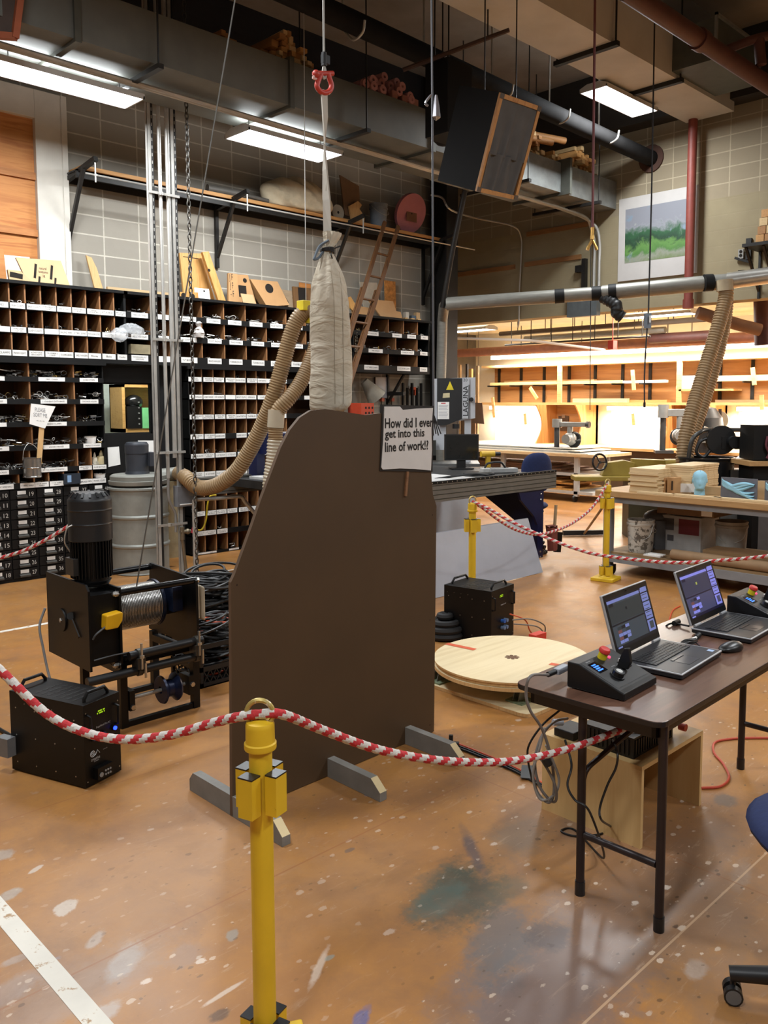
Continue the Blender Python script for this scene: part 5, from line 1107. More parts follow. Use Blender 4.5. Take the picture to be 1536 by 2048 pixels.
# laptops
LAPB = mat('dark laptop shell', '#26272a', .4, .2)
LAPS = mat('laptop silver rim', '#b0b1b4', .4, .4)
KEY = mat('laptop key', '#17181a', .5)
def laptop(label, x, y, rz, tilt, tone):
    t = thing('laptop', label, 'laptop', (x, y, TZ), math.radians(rz), group='open laptops on the folding table')
    w, d, h = .392, .262, .026
    m = MB().box((0, 0, .004), (w, d, h)); b = m.build('base', LAPB, t, bevel=.006)
    MB().box((-.0015, -.0015, h - .006), (w + .0015, d + .0015, h - .0005)).build('rim', LAPS, t, bevel=.002)
    rng = random.Random(4); x0, x1, y0, y1 = .035, w - .035, .115, .215
    k_ = MB()
    for r_ in range(6):
        n = 15
        for i in range(n):
            if r_ == 5 and 4 <= i <= 8:
                if i == 4: k_.box((x0 + (x1 - x0) * 4 / n + .001, y0 + .001, h), (x0 + (x1 - x0) * 9 / n - .001, y0 + (y1 - y0) / 6 - .002, h + .003))
                continue
            yy = y1 - (r_ + 1) * (y1 - y0) / 6; k_.box((x0 + (x1 - x0) * i / n + .0012, yy + .0012, h), (x0 + (x1 - x0) * (i + 1) / n - .0012, yy + (y1 - y0) / 6 - .0012, h + .003))
    k_.build('keyboard', [KEY], t)
    MB().box((w * .33, .025, h), (w * .58, .085, h + .0008)).box((w * .33, .09, h), (w * .58, .10, h + .002)).build('touchpad', mat('touchpad', '#303134', .3), t)
    MB().box((w - .045, .02, h), (w - .02, .045, h + .0006)).build('sticker', mat('blue sticker', '#9db4d6', .4), t)
    for xx in (.05, w - .05): MB().cyl((xx - .03, d - .006, h + .004), (xx + .03, d - .006, h + .004), .007, n=12).build('hinge', LAPS, t)
    a = math.radians(tilt); up = Vector((0, math.sin(a), math.cos(a))); bk = Vector((0, math.cos(a), -math.sin(a))); o = Vector((0, d - .004, h + .004)); H_ = .245
    def pt(px, pz, e=0.0): return o + Vector((px, 0, 0)) + up * pz - bk * e
    m = MB(); m.obox(o + Vector((w / 2, 0, 0)) + up * (H_ / 2 + .004) + bk * .006, (w, .012, H_), Matrix((Vector((1, 0, 0)), bk, up)).transposed()); lid = m.build('lid', LAPS, t, bevel=.004)
    m = MB()._add([pt(.004, .006, .0008), pt(w - .004, .006, .0008), pt(w - .004, H_, .0008), pt(.004, H_, .0008)], [(0, 1, 2, 3)]).build('bezel', mat('bezel black', '#101113', .35), lid)
    def scr(tt): return [emis('screen grey ' + tt, {'a': '#4a5560', 'b': '#53577f'}[tt], .55), emis('screen lilac ' + tt, {'a': '#7d88c8', 'b': '#8f92f2'}[tt], .75), emis('screen dark ' + tt, {'a': '#20242e', 'b': '#232444'}[tt], .5), emis('screen red ' + tt, '#8d5b5e', .5), emis('screen slate ' + tt, {'a': '#3d474c', 'b': '#454a68'}[tt], .5), emis('screen yellow ' + tt, '#b9c25a', .7)]
    sm = scr(tone); sx0, sx1, sz0, sz1 = .020, w - .020, .030, H_ - .020; SW, SH = sx1 - sx0, sz1 - sz0
    def R(fx0, fy0, fx1, fy1, mi, e):    # fractions, y down from the top
        m._add([pt(sx0 + SW * fx0, sz1 - SH * fy1, e), pt(sx0 + SW * fx1, sz1 - SH * fy1, e), pt(sx0 + SW * fx1, sz1 - SH * fy0, e), pt(sx0 + SW * fx0, sz1 - SH * fy0, e)], [(0, 1, 2, 3)], mi)
    m = MB(); R(0, 0, 1, 1, 0, .0014); R(0, 0, .82, .09, 1, .0018); R(0, .0, .84, .03, 2, .0020); R(.03, .10, .13, .16, 2, .0020)
    R(0, .12, .80, .50, 4, .0016); R(0, .51, .80, .545, 2, .0020); R(.82, 0, 1, .93, 1, .0017); R(.80, 0, .825, .93, 2, .0019)
    for k in range(4): R(.825, .10 + .19 * k, 1, .125 + .19 * k, 2, .0021)
    for k in range(7): R(.845, .15 + .075 * k, .97, .165 + .075 * k, 0, .0021)
    R(.87, .73, .97, .88, 0, .0022); R(0, .94, 1, 1, 2, .0018); R(.02, .955, .12, .985, 1, .002)
    for (i, j, c_) in [(0, 0, 4), (1, 0, 2), (2, 0, 1), (0, 1, 3), (1, 1, 0), (2, 1, 4), (0, 2, 1), (1, 2, 1), (2, 2, 1), (0, 3, 3), (1, 3, 2), (2, 3, 1), (0, 4, 1), (1, 4, 1)]:
        R(.10 + .095 * i, .58 + .068 * j, .19 + .095 * i, .64 + .068 * j, c_, .0021)
    R(.39, .25, .43, .31, 5 if tone == 'b' else 2, .002)
    m.build('screen', sm, lid)
    MB()._add([pt(w / 2 - .006, H_ - .012, .002), pt(w / 2 + .006, H_ - .012, .002), pt(w / 2 + .006, H_ - .008, .002), pt(w / 2 - .006, H_ - .008, .002)], [(0, 1, 2, 3)]).build('webcam', mat('lens', '#050505', .1), lid)
    return t
laptop('open laptop with a grey green screen beside the near control box', 2.805, 1.415, 4.5, 17, 'a')
laptop('open laptop with a violet screen further along the folding table', 3.44, 1.43, 3.0, 20, 'b')
# mouse
q = onT(1462, 1294, .015)
m = MB().sphere((0, 0, 0), 1, 24, 0, (.066, .036, .023))
for i, v in enumerate(m.v):
    if v.z < -.012: v.z = -.012
    v.z *= 1 + .25 * (v.x / .066)
t = thing('mouse', 'black computer mouse lying beside the laptops', 'computer mouse', (q.x, q.y, TZ + .013), math.radians(-12))
m.build('body', mat('mouse black', '#141415', .35), t)
e = onT(1378, 1291); pts = [(q.x - .05, q.y + .01, TZ + .012), (q.x - .10, q.y + .05, TZ + .006), (e.x + .05, e.y, TZ + .006)]
MB().tube(curve(pts, 6), .0022, 5).build('cord', mat('mouse cord', '#101011', .5), t, True)
m = MB()
for k in range(5): m.tube(curve([(e.x + .06, e.y - .01 * (k % 2), TZ + .006 + .003 * k), (e.x, e.y + .014 + .002 * k, TZ + .007 + .003 * k), (e.x - .07, e.y + .005, TZ + .006 + .003 * k), (e.x - .0, e.y - .012, TZ + .008 + .003 * k), (e.x + .055, e.y - .008, TZ + .007)], 5), .0022, 5)
m.build('cord_bundle', mat('mouse cord', '#101011', .5), t, True)
# plugs and leads
GREYC = mat('grey cable', '#6f6a66', .5); BLKC = mat('black cable', '#121213', .5); ORC = mat('orange cable', '#c8502c', .5); REDC = mat('red orange cable', '#b8452e', .5)
def cable(name, label, pts, r, m, n=7, group=None, k=8):
    P = curve(pts, k); return tag(MB().tube(P, r, n).build(name, m, origin=P[0]), label, 'cable', group)
q = onT(1110, 1346, .035)
t = thing('data_cable', 'grey data cable of the near control box hanging in coils off the table end', 'cable', (q.x, q.y, TZ))
MB().obox((q.x + .038, q.y, TZ + .04), (.075, .026, .022), Matrix.Rotation(.1, 3, 'Z')).build('connector', mat('connector grey', '#9a9ea6', .5), t, True, bevel=.003)
MB().cyl((q.x + .005, q.y, TZ + .04), (q.x - .04, q.y + .003, TZ + .038), .010, n=10).build('strain_relief', BLKC, t, True)
D_ = 2.79
pts = [(q.x - .04, q.y, TZ + .038)] + [PD(*a) for a in ((1062, 1352, D_), (1052, 1385, D_), (1060, 1420, 2.8), (1085, 1460, 2.85), (1103, 1520, 2.88), (1108, 1580, 2.9), (1098, 1605, 2.9), (1075, 1585, 2.92), (1066, 1545, 2.93), (1075, 1515, 2.9), (1090, 1530, 2.88), (1110, 1570, 2.88), (1112, 1600, 2.88), (1100, 1600, 2.9), (1078, 1570, 2.9), (1070, 1520, 2.92), (1085, 1470, 2.95), (1110, 1443, 3.05), (1135, 1437, 3.12))]
MB().tube(curve(pts, 8), .0052, 8).build('cable', GREYC, t, True)
pts = [PD(*a) for a in ((1090, 1455, 2.9), (1078, 1500, 2.9), (1066, 1550, 2.9), (1080, 1598, 2.9), (1108, 1590, 2.9), (1118, 1560, 2.9), (1105, 1520, 2.88), (1092, 1490, 2.87))]
MB().tube(curve(pts, 8), .0048, 8).build('coil', mat('light grey cable', '#8b8782', .5), t, True)
MB().cyl(PD(1090, 1515, 2.86), PD(1097, 1530, 2.86), .016, n=10).build('coil_tie', BLKC, t, True)
cable('black_cable', 'black cable falling from the table to the floor and back up beside the plywood box', [PD(1130, 1480, 2.9), PD(1143, 1530, 2.83), PD(1135, 1570, 2.8), PD(1150, 1600, 2.78), PD(1180, 1625, 2.77), (2.63, 1.62, .05), PZ(1150, 1660, .006), PZ(1122, 1662, .005), PZ(1150, 1672, .005), PZ(1200, 1668, .005), PZ(1222, 1655, .006), PD(1203, 1640, 2.84), PD(1200, 1615, 2.84), PD(1215, 1570, 2.84), PD(1232, 1535, 2.84), PD(1235, 1505, 2.85), PD(1225, 1480, 2.95)], .0042, BLKC)
cable('black_cable', 'thin black cable looping from the table edge to the power supply', [PD(1120, 1420, 3.0), PD(1085, 1450, 3.0), PD(1058, 1490, 3.0), PD(1056, 1520, 3.0), PD(1064, 1560, 3.0)], .004, BLKC)
cable('laptop_lead', 'black laptop power lead with a round adapter at the table back edge', [onT(1378, 1252, .012), onT(1350, 1247, .008), onT(1335, 1250, .006), PZ(1325, 1266, TZ - .04), PZ(1325, 1290, TZ - .1)], .0045, BLKC)
q = onT(1348, 1247, .010); tag(MB().cyl(q, q + Vector((.05, .004, 0)), .012, n=12).build('cable_adapter', BLKC, origin=q), 'small black barrel adapter on the laptop lead', 'adapter')
q = onT(1390, 1276, .008); t = thing('usb_plug', 'white and black usb plug beside the second laptop', 'plug', q); MB().cyl((-.03, .0, 0), (.01, .0, 0), .006, n=10).build('white_end', PAPER, t); MB().cyl((.01, 0, 0), (.05, .005, .004), .011, n=12).build('black_end', BLKC, t)
q = onT(1510, 1262, .008)
m = MB()
for k in range(5): m.torus((q.x, q.y, TZ + .006 + .003 * k), (.05 * k, .05, 1), .05 - .004 * k, .003, 20, 5)
tag(m.build('cable_coil', BLKC, origin=(q.x, q.y, TZ)), 'small coil of thin black cable behind the second laptop', 'cable')
# plywood box and power supply under the table
PLYBOX = wood('plywood box', '#bd945c', '#d0ad76', .5, 1.6, 'Z', 4)
t = thing('plywood_box', 'open fronted plywood box standing under the folding table', 'box', (2.86, 1.6, 0))
bx0, bx1, by0, by1, bz = 2.862, 3.378, 1.60, 2.075, .335
MB().box((bx0, by0, 0), (bx0 + .018, by1, bz - .018)).build('side_panel', PLYBOX, t, True)
MB().box((bx1 - .018, by0, 0), (bx1, by1, bz - .018)).build('side_panel', PLYBOX, t, True)
MB().box((bx0 + .018, by1 - .018, 0), (bx1 - .018, by1, bz - .018)).build('back_panel', PLYBOX, t, True)
MB().box((bx0, by0, bz - .018), (bx1, by1, bz)).build('top_panel', wood('plywood top', '#bd945c', '#d0ad76', .5, 1.6, 'X', 4), t, True)
t = thing('power_supply', 'black ribbed power supply lying on the plywood box', 'power supply', (3.0, 1.7, bz))
m = MB().box((2.90, 1.66, bz), (3.22, 1.90, bz + .085))
for k in range(16): m.box((2.91 + .019 * k, 1.655, bz + .012), (2.918 + .019 * k, 1.66, bz + .075)); 
for k in range(11): m.box((2.895, 1.68 + .02 * k, bz + .012), (2.90, 1.688 + .02 * k, bz + .075))
m.build('body', mat('ribbed black', '#0e0e0f', .5), t, True)
MB().box((2.88, 1.93, bz), (3.0, 2.03, bz + .035)).build('adapter', BLKC, t, True, bevel=.004)
MB().cyl((2.9, 2.0, bz + .06), (2.86, 2.02, bz + .065), .014, n=10).build('grey_plug', mat('connector grey', '#9a9ea6', .5), t, True)
MB().cyl((3.28, 1.66, bz + .03), (3.28, 1.63, bz + .03), .016, n=12).build('red_plug', mat('red plug', '#c04a34', .5), t, True)
cable('orange_cable', 'orange cable across the black power supply under the table', [(2.93, 1.78, bz + .13), (2.95, 1.72, bz + .10), (2.98, 1.68, bz + .09), (3.08, 1.70, bz + .095), (3.2, 1.8, bz + .1), (3.3, 1.9, bz + .1)], .005, ORC)
# floor cables
cable('orange_cable', 'red orange extension cord curling on the floor beside the plywood box', [PZ(1403, 1576, .006), PZ(1440, 1573, .006), PZ(1458, 1556, .006), PZ(1448, 1530, .006), PZ(1428, 1505, .006), PZ(1430, 1485, .006), PZ(1460, 1478, .006), PZ(1500, 1476, .006), PZ(1560, 1476, .006)], .006, REDC)
for k, (dv, m, lab) in enumerate(((0, ORC, 'orange cable in the floor run toward the table'), (4, BLKC, 'black cable in the floor run toward the table'), (8, BLKC, 'second black cable in the floor run, nearest the camera'))):
    cable('floor_cable', lab, [PZ(846, 1466 + dv, .006), PZ(905, 1484 + dv, .006), PZ(960, 1505 + dv, .006), PZ(1030, 1535 + dv, .006), PZ(1095, 1572 + dv, .006)], .006, m, group=None)
q = PZ(1055, 1545, .008); tag(MB().frame((q.x, q.y, .0), math.radians(35)).box((-.07, -.03, .010), (.07, .03, .013)).build('floor_tape', mat('grey gaffer tape', '#4d5052', .7), origin=q), 'strip of grey gaffer tape over the floor cables', 'tape')
q = PZ(906, 1486, .02); tag(MB().frame((q.x, q.y, .013), .6).box((-.012, -.03, 0), (.012, .03, .012)).box((-.01, .0, .0), (.005, .02, .05)).build('cable_tie', BLKC, origin=q), 'black hook and loop tie around the floor cables', 'tie')
for k, (m, pts, lab) in enumerate(((ORC, ((1020, 1228), (1050, 1240), (1060, 1262), (1072, 1275)), 'thin orange lead beside the black case with green display'), (GREYC, ((1025, 1240), (1060, 1238), (1088, 1250), (1090, 1268)), 'thin grey lead looping beside the black case with green display'), (GREYC, ((1028, 1248), (1070, 1252), (1085, 1262), (1086, 1272)), 'pale grey lead lowest beside the black case with green display'))):
    cable('case_lead', lab, [PD(u, v, 5.9 + .1 * i) for i, (u, v) in enumerate(pts)], .005, m)
cable('orange_cable', 'orange cable crossing the floor behind the laptops', [PZ(1300, 1330, .006), PZ(1335, 1250, .006), PZ(1345, 1222, .006), PZ(1360, 1212, .006)], .006, ORC)
cable('floor_cable', 'bundle of cables leaving the rear of the black case with blue button', [PZ(40, 1480, .02), PZ(10, 1465, .01), PZ(-30, 1440, .008)], .010, BLKC)

# cable crate behind the brown board
t = thing('milk_crate', 'black plastic crate of cables between winch and brown board', 'crate', (2.9, 4.45, 0))
a, b = PZ(402, 1378, 0), PZ(470, 1352, 0); cx0, cy0 = a.x, a.y; cw, cd, ch = .40, .36, .27
m = MB(); CR = mat('black crate', '#131314', .5)
for z in (0.0, .10, ch - .03): m.box((cx0, cy0, z), (cx0 + cw, cy0 + .014, z + .03)).box((cx0, cy0 + cd - .014, z), (cx0 + cw, cy0 + cd, z + .03)).box((cx0, cy0, z), (cx0 + .014, cy0 + cd, z + .03)).box((cx0 + cw - .014, cy0, z), (cx0 + cw, cy0 + cd, z + .03))
m.box((cx0, cy0, 0), (cx0 + cw, cy0 + cd, .008))
for k in range(9):
    x = cx0 + .02 + k * .045; m.bar((x, cy0 + .007, .02), (x + .05, cy0 + .007, .11), .008, .006).bar((x + .05, cy0 + .007, .02), (x, cy0 + .007, .11), .008, .006); y = cy0 + .01 + k * .04
    m.bar((cx0 + .007, y, .02), (cx0 + .007, y + .04, .11), .006, .008)
for x in (cx0, cx0 + cw - .02):
    for y in (cy0, cy0 + cd - .02): m.box((x, y, 0), (x + .02, y + .02, ch))
m.build('crate', CR, t, True)
rng = random.Random(3); m = MB()
for k in range(60):
    c_ = (cx0 + cw / 2 + rng.uniform(-.07, .07), cy0 + cd / 2 + rng.uniform(-.06, .06), .04 + k * .0058); m.torus(c_, (rng.uniform(-.3, .3), rng.uniform(-.3, .3), 1), rng.uniform(.06, .15), .008, 22, 5, 0 if k % 11 else 1)
tag(m.build('cable_heap', [BLKC, ORC], origin=(cx0 + .2, cy0 + .18, .05)), 'coiled black and orange cables heaped in the crate', 'cable', kind='stuff')
m = MB()
for k in range(110):
    c_ = (cx0 + .55 + rng.uniform(-.16, .16), cy0 + .8 + rng.uniform(-.16, .16), .02 + k * .0045); m.torus(c_, (rng.uniform(-.25, .25), rng.uniform(-.25, .25), 1), rng.uniform(.12, .26), .010, 24, 5)
tag(m.build('cable_heap', [BLKC], origin=(cx0 + .55, cy0 + .8, 0)), 'tall heap of coiled black cable behind the crate', 'cable', kind='stuff')

# blue office chair at the table, cut by the picture edge
BLUEF = mat('blue upholstery', '#17254f', .85, var=.12, scale=60, bump=.1)
CHB = mat('chair black plastic', '#1b1b1d', .45)
def office_chair(label, x, y, rz, seat=.47, back=True):
    t = thing('office_chair', label, 'chair', (x, y, 0), math.radians(rz), group='blue office chairs')
    m = MB().sphere((0, 0, 0), 1, 28, 0, (.275, .255, .065))
    for v in m.v: v.x, v.y = math.copysign(abs(v.x / .275) ** .85, v.x) * .275, math.copysign(abs(v.y / .255) ** .85, v.y) * .255
    m.v = [v + Vector((0, 0, seat)) for v in m.v]; m.build('seat', BLUEF, t)
    MB().box((-.17, -.17, seat - .085), (.17, .17, seat - .05)).build('seat_pan', CHB, t, bevel=.02)
    m = MB().sphere((0, 0, 0), 1, 28, 0, (.22, .045, .23))
    for v in m.v:
        v.x = math.copysign(abs(v.x / .22) ** .75, v.x) * .22; v.z = math.copysign(abs(v.z / .23) ** .75, v.z) * .23; v.y += .5 * v.x * v.x
    m.v = [v * 1.0 + Vector((0, -.25 - .0 + .0, seat + .40)) for v in m.v]; m.build('backrest', BLUEF, t)
    MB().tube(curve([(0, -.1, seat - .07), (0, -.27, seat - .05), (0, -.31, seat + .05), (0, -.29, seat + .3)], 5), .022, 8).build('back_support', CHB, t)
    MB().cyl((0, 0, .09), (0, 0, seat - .08), .025, n=14).cyl((0, 0, .09), (0, 0, .26), .038, n=14).build('gas_column', CHB, t)
    MB().tube([(.1, .05, seat - .08), (.22, .07, seat - .085)], .006, 6).box((.21, .06, seat - .095), (.25, .09, seat - .08)).build('lever', CHB, t)
    for k in range(5):
        a = 2 * math.pi * k / 5; d = Vector((math.cos(a), math.sin(a), 0)); ba = MB().tube([d * .02 + Vector((0, 0, .105)), d * .15 + Vector((0, 0, .10)), d * .30 + Vector((0, 0, .082))], [.034, .028, .022], 10).build('base_arm', CHB, t)
        c_ = d * .29; s_ = Vector((-d.y, d.x, 0))
        cb = MB().cyl(c_ + Vector((0, 0, .03)), c_ + Vector((0, 0, .085)), .009, n=8); cb.cyl(c_ + s_ * .028 + Vector((0, 0, .027)), c_ + s_ * .008 + Vector((0, 0, .027)), .027, n=16).cyl(c_ - s_ * .028 + Vector((0, 0, .027)), c_ - s_ * .008 + Vector((0, 0, .027)), .027, n=16).cyl(c_ + s_ * .029 + Vector((0, 0, .027)), c_ + s_ * .0265 + Vector((0, 0, .027)), .022, n=16, mi=1).cyl(c_ - s_ * .029 + Vector((0, 0, .027)), c_ - s_ * .0265 + Vector((0, 0, .027)), .022, n=16, mi=1)
        cb.build('caster', [CHB, mat('grey caster rim', '#6e6f70', .5)], ba)
    return t
office_chair('blue office chair at the picture edge in front of the folding table', 2.448, .725, 48, .535)
# floor marking lines
m = MB().box((.922, -1, .0005), (.985, 6.0, .0012)); struct(m.build('floor_marking', mat('worn white floor line', '#d8d2c6', .7, var=.05, wear=('#a98a68', 18, .58))))
m = MB().box((-3, 6.685, .0005), (2.75, 6.735, .0012)).box((4.2, 7.48, .0005), (8, 7.52, .0012)); struct(m.build('floor_line', MATS['worn white floor line']))
# ------------------------------------------------------------------ strut post, drum, chain, hose beside the pigeonholes
sx, sy = 4.33, 7.62
def onS(u, v): return PY(u, v, sy)
xa, xb_, xc = onS(307, 600).x, onS(329, 600).x, onS(352, 600).x
STR = mat('zinc strut', '#b0aea8', .45, .35, var=.12)
t = thing('strut_tower', 'pair of tall zinc strut channels with conduit and junction box running up to the ceiling', 'strut', (sx, sy, 0))
for x in (xa, xc):
    m = MB().box((x - .030, sy - .02, 0), (x + .030, sy - .017, ZC)).box((x - .030, sy - .02, 0), (x - .027, sy + .02, ZC)).box((x + .027, sy - .02, 0), (x + .030, sy + .02, ZC))
    m.box((x + .006, sy - .0215, 0), (x + .028, sy - .0205, ZC), 1)
    for k in range(46): m.box((x + .012, sy - .0225, 2.2 + .07 * k), (x + .019, sy - .0215, 2.23 + .07 * k), 0)
    m.build('channel', [STR, mat('strut slot', '#1c1b1a', .6)], t, True)
MB().tube([(xb_ - .01, sy, 1.0), (xb_ - .02, sy, ZC)], .018, 10).build('conduit', COND, t, True)
MB().tube([(xc - .055, sy + .0, 1.2), (xc - .055, sy, ZC)], .022, 10).build('conduit', COND, t, True)
MB().tube(curve([(xb_ - .01, sy, 1.0), (xb_ - .01, sy, .8), (xb_ + .03, sy, .70), (xb_ + .06, sy, .62), (xb_ + .06, sy, .45)], 6), .014, 10).build('flexible_conduit', mat('grey flex', '#8e8c88', .5, .3), t, True)
for v in (75, 390, 680, 905, 1050):
    z = onS(330, v).z; MB().box((xa - .03, sy - .03, z - .012), (xc + .05, sy - .02, z + .012)).cyl((xb_ - .02, sy - .025, z - .015), (xb_ - .02, sy - .025, z + .015), .02, n=10).build('cross_clamp', COND, t, True)
a, b = onS(350, 972), onS(388, 1010)
MB().box((a.x, sy - .05, b.z), (b.x, sy + .04, a.z)).box((a.x + .02, sy - .055, b.z + .015), (b.x - .0, sy - .05, b.z + .028), 1).build('junction_box', [mat('grey box paint', '#74767a', .5), PAPER], t, True, bevel=.004)
a = onS(372, 1062); MB().cyl((a.x - .08, sy - .03, a.z), (a.x + .03, sy - .03, a.z), .02, n=12).cyl((a.x - .06, sy - .03, a.z - .08), (a.x - .06, sy - .03, a.z + .05), .022, n=12).sphere((a.x, sy - .03, a.z), .03, 12).cyl((a.x - .06, sy - .03, a.z - .08), (a.x - .02, sy - .03, 0), .016, n=10).build('valve', mat('brass valve', '#7f7461', .4, .6), t, True)
# yellow hook with red tag
a, b = PY(392, 1060, sy), PY(420, 993, sy)
t = thing('yellow_hose', 'short yellow air line curving up from the valve', 'air line', a)
MB().tube(curve([a, a + Vector((.07, 0, .0)), PY(412, 1040, sy), PY(415, 1010, sy), b, PY(432, 990, sy)], 6), .009, 8).build('line', mat('yellow line', '#cdb226', .45), t, True)
MB().obox(PY(388, 1061, sy - .02), (.055, .012, .06), Matrix.Rotation(.3, 3, 'Y')).build('red_tag', mat('red tag', '#c43a4a', .6), t, True)
a, b = PY(388, 999, 7.4), PY(480, 993, 7.4)
t = thing('bent_rail', 'bent steel tube rail in front of the lower bins', 'rail', (a.x, 7.4, 0))
MB().tube(curve([a, PY(440, 996, 7.4), b, PY(490, 1003, 7.4), PY(512, 1030, 7.4)], 6) + [Vector((PY(530, 1050, 7.4).x, 7.4, 0))], .021, 10).tube([a, Vector((a.x, 7.4, 0))], .021, 10).build('tube', COND, t, True)
# hanging chain
p1 = PY(378, 600, 7.25)
m = MB(); top = Vector((p1.x + .02, 7.25, ZC)); n = 128
for i in range(n):
    z = ZC - .02 - i * (ZC - .07) / n; c_ = Vector((p1.x + .02, 7.25, z)); L, w, r = .034, .0165, .0062
    X_, Y_ = (XA, YA) if i % 2 else (YA, XA)
    m.tube([c_ + X_ * w * math.cos(a) + ZA * (L * math.sin(a) * (1 if abs(math.sin(a)) < .99 else 1)) for a in [k * math.pi / 4 for k in range(8)]], r, 4, closed=True)
tag(m.build('chain', mat('dark chain steel', '#4e4b46', .45, .7), origin=(p1.x + .02, 7.25, 0)), 'long steel hoist chain hanging beside the zinc struts', 'chain')
# dust collector drum
dx, dy = 4.13, 8.14
t = thing('dust_drum', 'grey steel drum dust collector with a dark motor on its lid', 'drum', (dx, dy, 0))
DRG = mat('grey drum paint', '#8c8d86', .5, .15, var=.12, wear=('#5a4a3c', 10, .74))
pr = [(0, 0), (.285, 0), (.292, .01), (.285, .02)]
for zz in (.31, .62): pr += [(.285, zz - .025), (.298, zz - .008), (.298, zz + .008), (.285, zz + .025)]
pr += [(.285, .90), (.30, .912), (.30, .93), (.285, .94), (.0, .94)]
MB().lathe([(r_, z_ * .95) for r_, z_ in pr], (0, 0, 0), 48).build('drum', DRG, t)
MB().lathe([(.0, .905), (.25, .905), (.29, .915), (.295, .945), (.295, .955), (.28, .958), (.28, 1.0), (.26, 1.015), (.1, 1.022), (0, 1.022)], (0, 0, 0), 40).cyl((.2, 0, .98), (.42, -.06, 1.0), .07, n=18).cyl((0, 0, .89), (0, 0, .91), .22, n=24).build('blower_head', mat('grey cast lid', '#86868a' if False else '#87877f', .55, .2, var=.1), t)
MB().cyl((-.02, -.02, 1.02), (-.02, -.02, 1.27), .112, n=28).lathe([(.116, 1.23), (.118, 1.32), (.10, 1.345), (0, 1.35)], (-.02, -.02, 0), 28).box((.05, -.16, 1.10), (.13, -.02, 1.24)).cyl((-.02, -.02, 1.015), (-.02, -.02, 1.05), .122, .115, n=24).build('motor', mat('dark blue grey motor', '#3a3d44', .5, .15), t)
MB().bar((.33, -.05, .1), (.37, -.1, .92), .16, .02).build('side_bag', mat('cream filter bag', '#a89a79', .9), t)

def hose(name, label, pts, r, m, k=12, pitch=.022, n=14):
    P = curve(pts, k); Q = [P[0]]; step = pitch / 4; acc = 0
    for i in range(len(P) - 1):
        d = P[i + 1] - P[i]; L = d.length; s = step - acc
        while s < L: Q.append(P[i] + d * (s / L)); s += step
        acc = (acc + L) % step
    rr = [r * (1 + (.05 if i % 4 in (1, 2) else -.05)) for i in range(len(Q))]
    return MB().tube(Q, rr, n)
HOSE = mat('tan ribbed hose', '#8d7350', .5, var=.12, scale=14)
HOSEC = NT('clear ribbed hose'); HOSEC.b.inputs['Base Color'].default_value = hexl('#c9bda6'); HOSEC.b.inputs['Alpha'].default_value = .75; HOSEC.b.inputs['Roughness'].default_value = .25; HOSEC = HOSEC.m
t = thing('dust_hose', 'long tan ribbed dust hose from the drum up to the yellow hanger behind the sandbag', 'hose', (4.5, 7.3, 0))
hose('h', '', [(dx + .42, dy - .06, 1.0), PD(372, 955, 8.35), PD(395, 974, 8.2), PD(430, 972, 8.05), PD(470, 945, 7.95), PD(500, 900, 7.9), PD(527, 845, 7.85), PD(548, 790, 7.8), PD(565, 730, 7.8), PD(580, 675, 7.8), PD(594, 640, 7.8), PD(612, 622, 7.8), PD(630, 624, 7.8), PD(640, 640, 7.8)], .072, HOSE, pitch=.024).build('hose', HOSE, t, True)
t = thing('dust_hose', 'second tan ribbed hose dropping to the clear collar behind the brown board', 'hose', (4.8, 6.5, 1.5))
hose('h', '', [PD(640, 640, 7.75), PD(632, 690, 7.75), PD(618, 730, 7.7), PD(598, 770, 7.65), PD(575, 800, 7.6), PD(556, 822, 7.6), PD(552, 850, 7.6), PD(551, 885, 7.6)], .066, HOSE, pitch=.022).build('hose', HOSE, t, True)
hose('h', '', [PD(551, 880, 7.6), PD(548, 920, 7.6), PD(542, 960, 7.6), PD(540, 1000, 7.6)], .072, HOSEC, pitch=.03).build('clear_section', HOSEC, t, True)
m = MB().cyl(PD(553, 820, 7.6), PD(551, 855, 7.6), .075, n=20); m.build('clear_collar', HOSEC, t, True)
q = PD(612, 612, 7.78); t = thing('hose_hanger', 'yellow hose hanger half hidden by the sandbag', 'hanger', q)
MB().cbox((0, 0, .0), (.14, .10, .09)).box((.02, -.05, -.15), (.07, .05, 0)).build('bracket', mat('bright yellow', '#d8c22c', .45), t, bevel=.006)
MB().cyl((.0, 0, .04), (.02, 0, ZC - q.z), .004, n=5).build('hanger_wire', COND, t)

# ------------------------------------------------------------------ CNC router table
ALU = mat('ribbed aluminium', '#77756f', .45, .45, var=.1)
ALUD = mat('aluminium groove', '#38372f', .5, .4)
BLUEM = mat('dark blue steel', '#161d45', .4, .1)
t = thing('router_table', 'long table with ribbed aluminium side beam on dark blue steel legs', 'machine table', (6.0, 6.2, 0))
by, x0, x1, z0, z1 = 5.3, 4.75, 7.5, .83, 1.005
def beam(y0, y1, x0, x1):
    m = MB().box((x0, y0, z0), (x1, y1, z1))
    for k in range(4): z = z0 + .022 + .043 * k; m.box((x0, y0 - .0015, z), (x1, y0, z + .007), 1)
    return m
beam(by, by + .09, x0, x1).build('side_beam', [ALU, ALUD], t, True)
m = MB().box((x0, by - .005, z1 - .006), (x1, by + .03, z1 + .018))
for k in range(40): m.cyl((x0 + .05 + .068 * k, by - .009, z1 + .006), (x0 + .05 + .068 * k, by - .005, z1 + .006), .006, n=6, mi=1)
m.build('rail', [BLACKP, ZINC], t, True)
beam(7.35, 7.44, 4.3, x1).build('far_beam', [ALU, ALUD], t, True)
MB().box((x0, by + .09, .90), (x1 - .05, 7.35, .98)).build('bed', mat('dark bed', '#262626', .5), t, True)
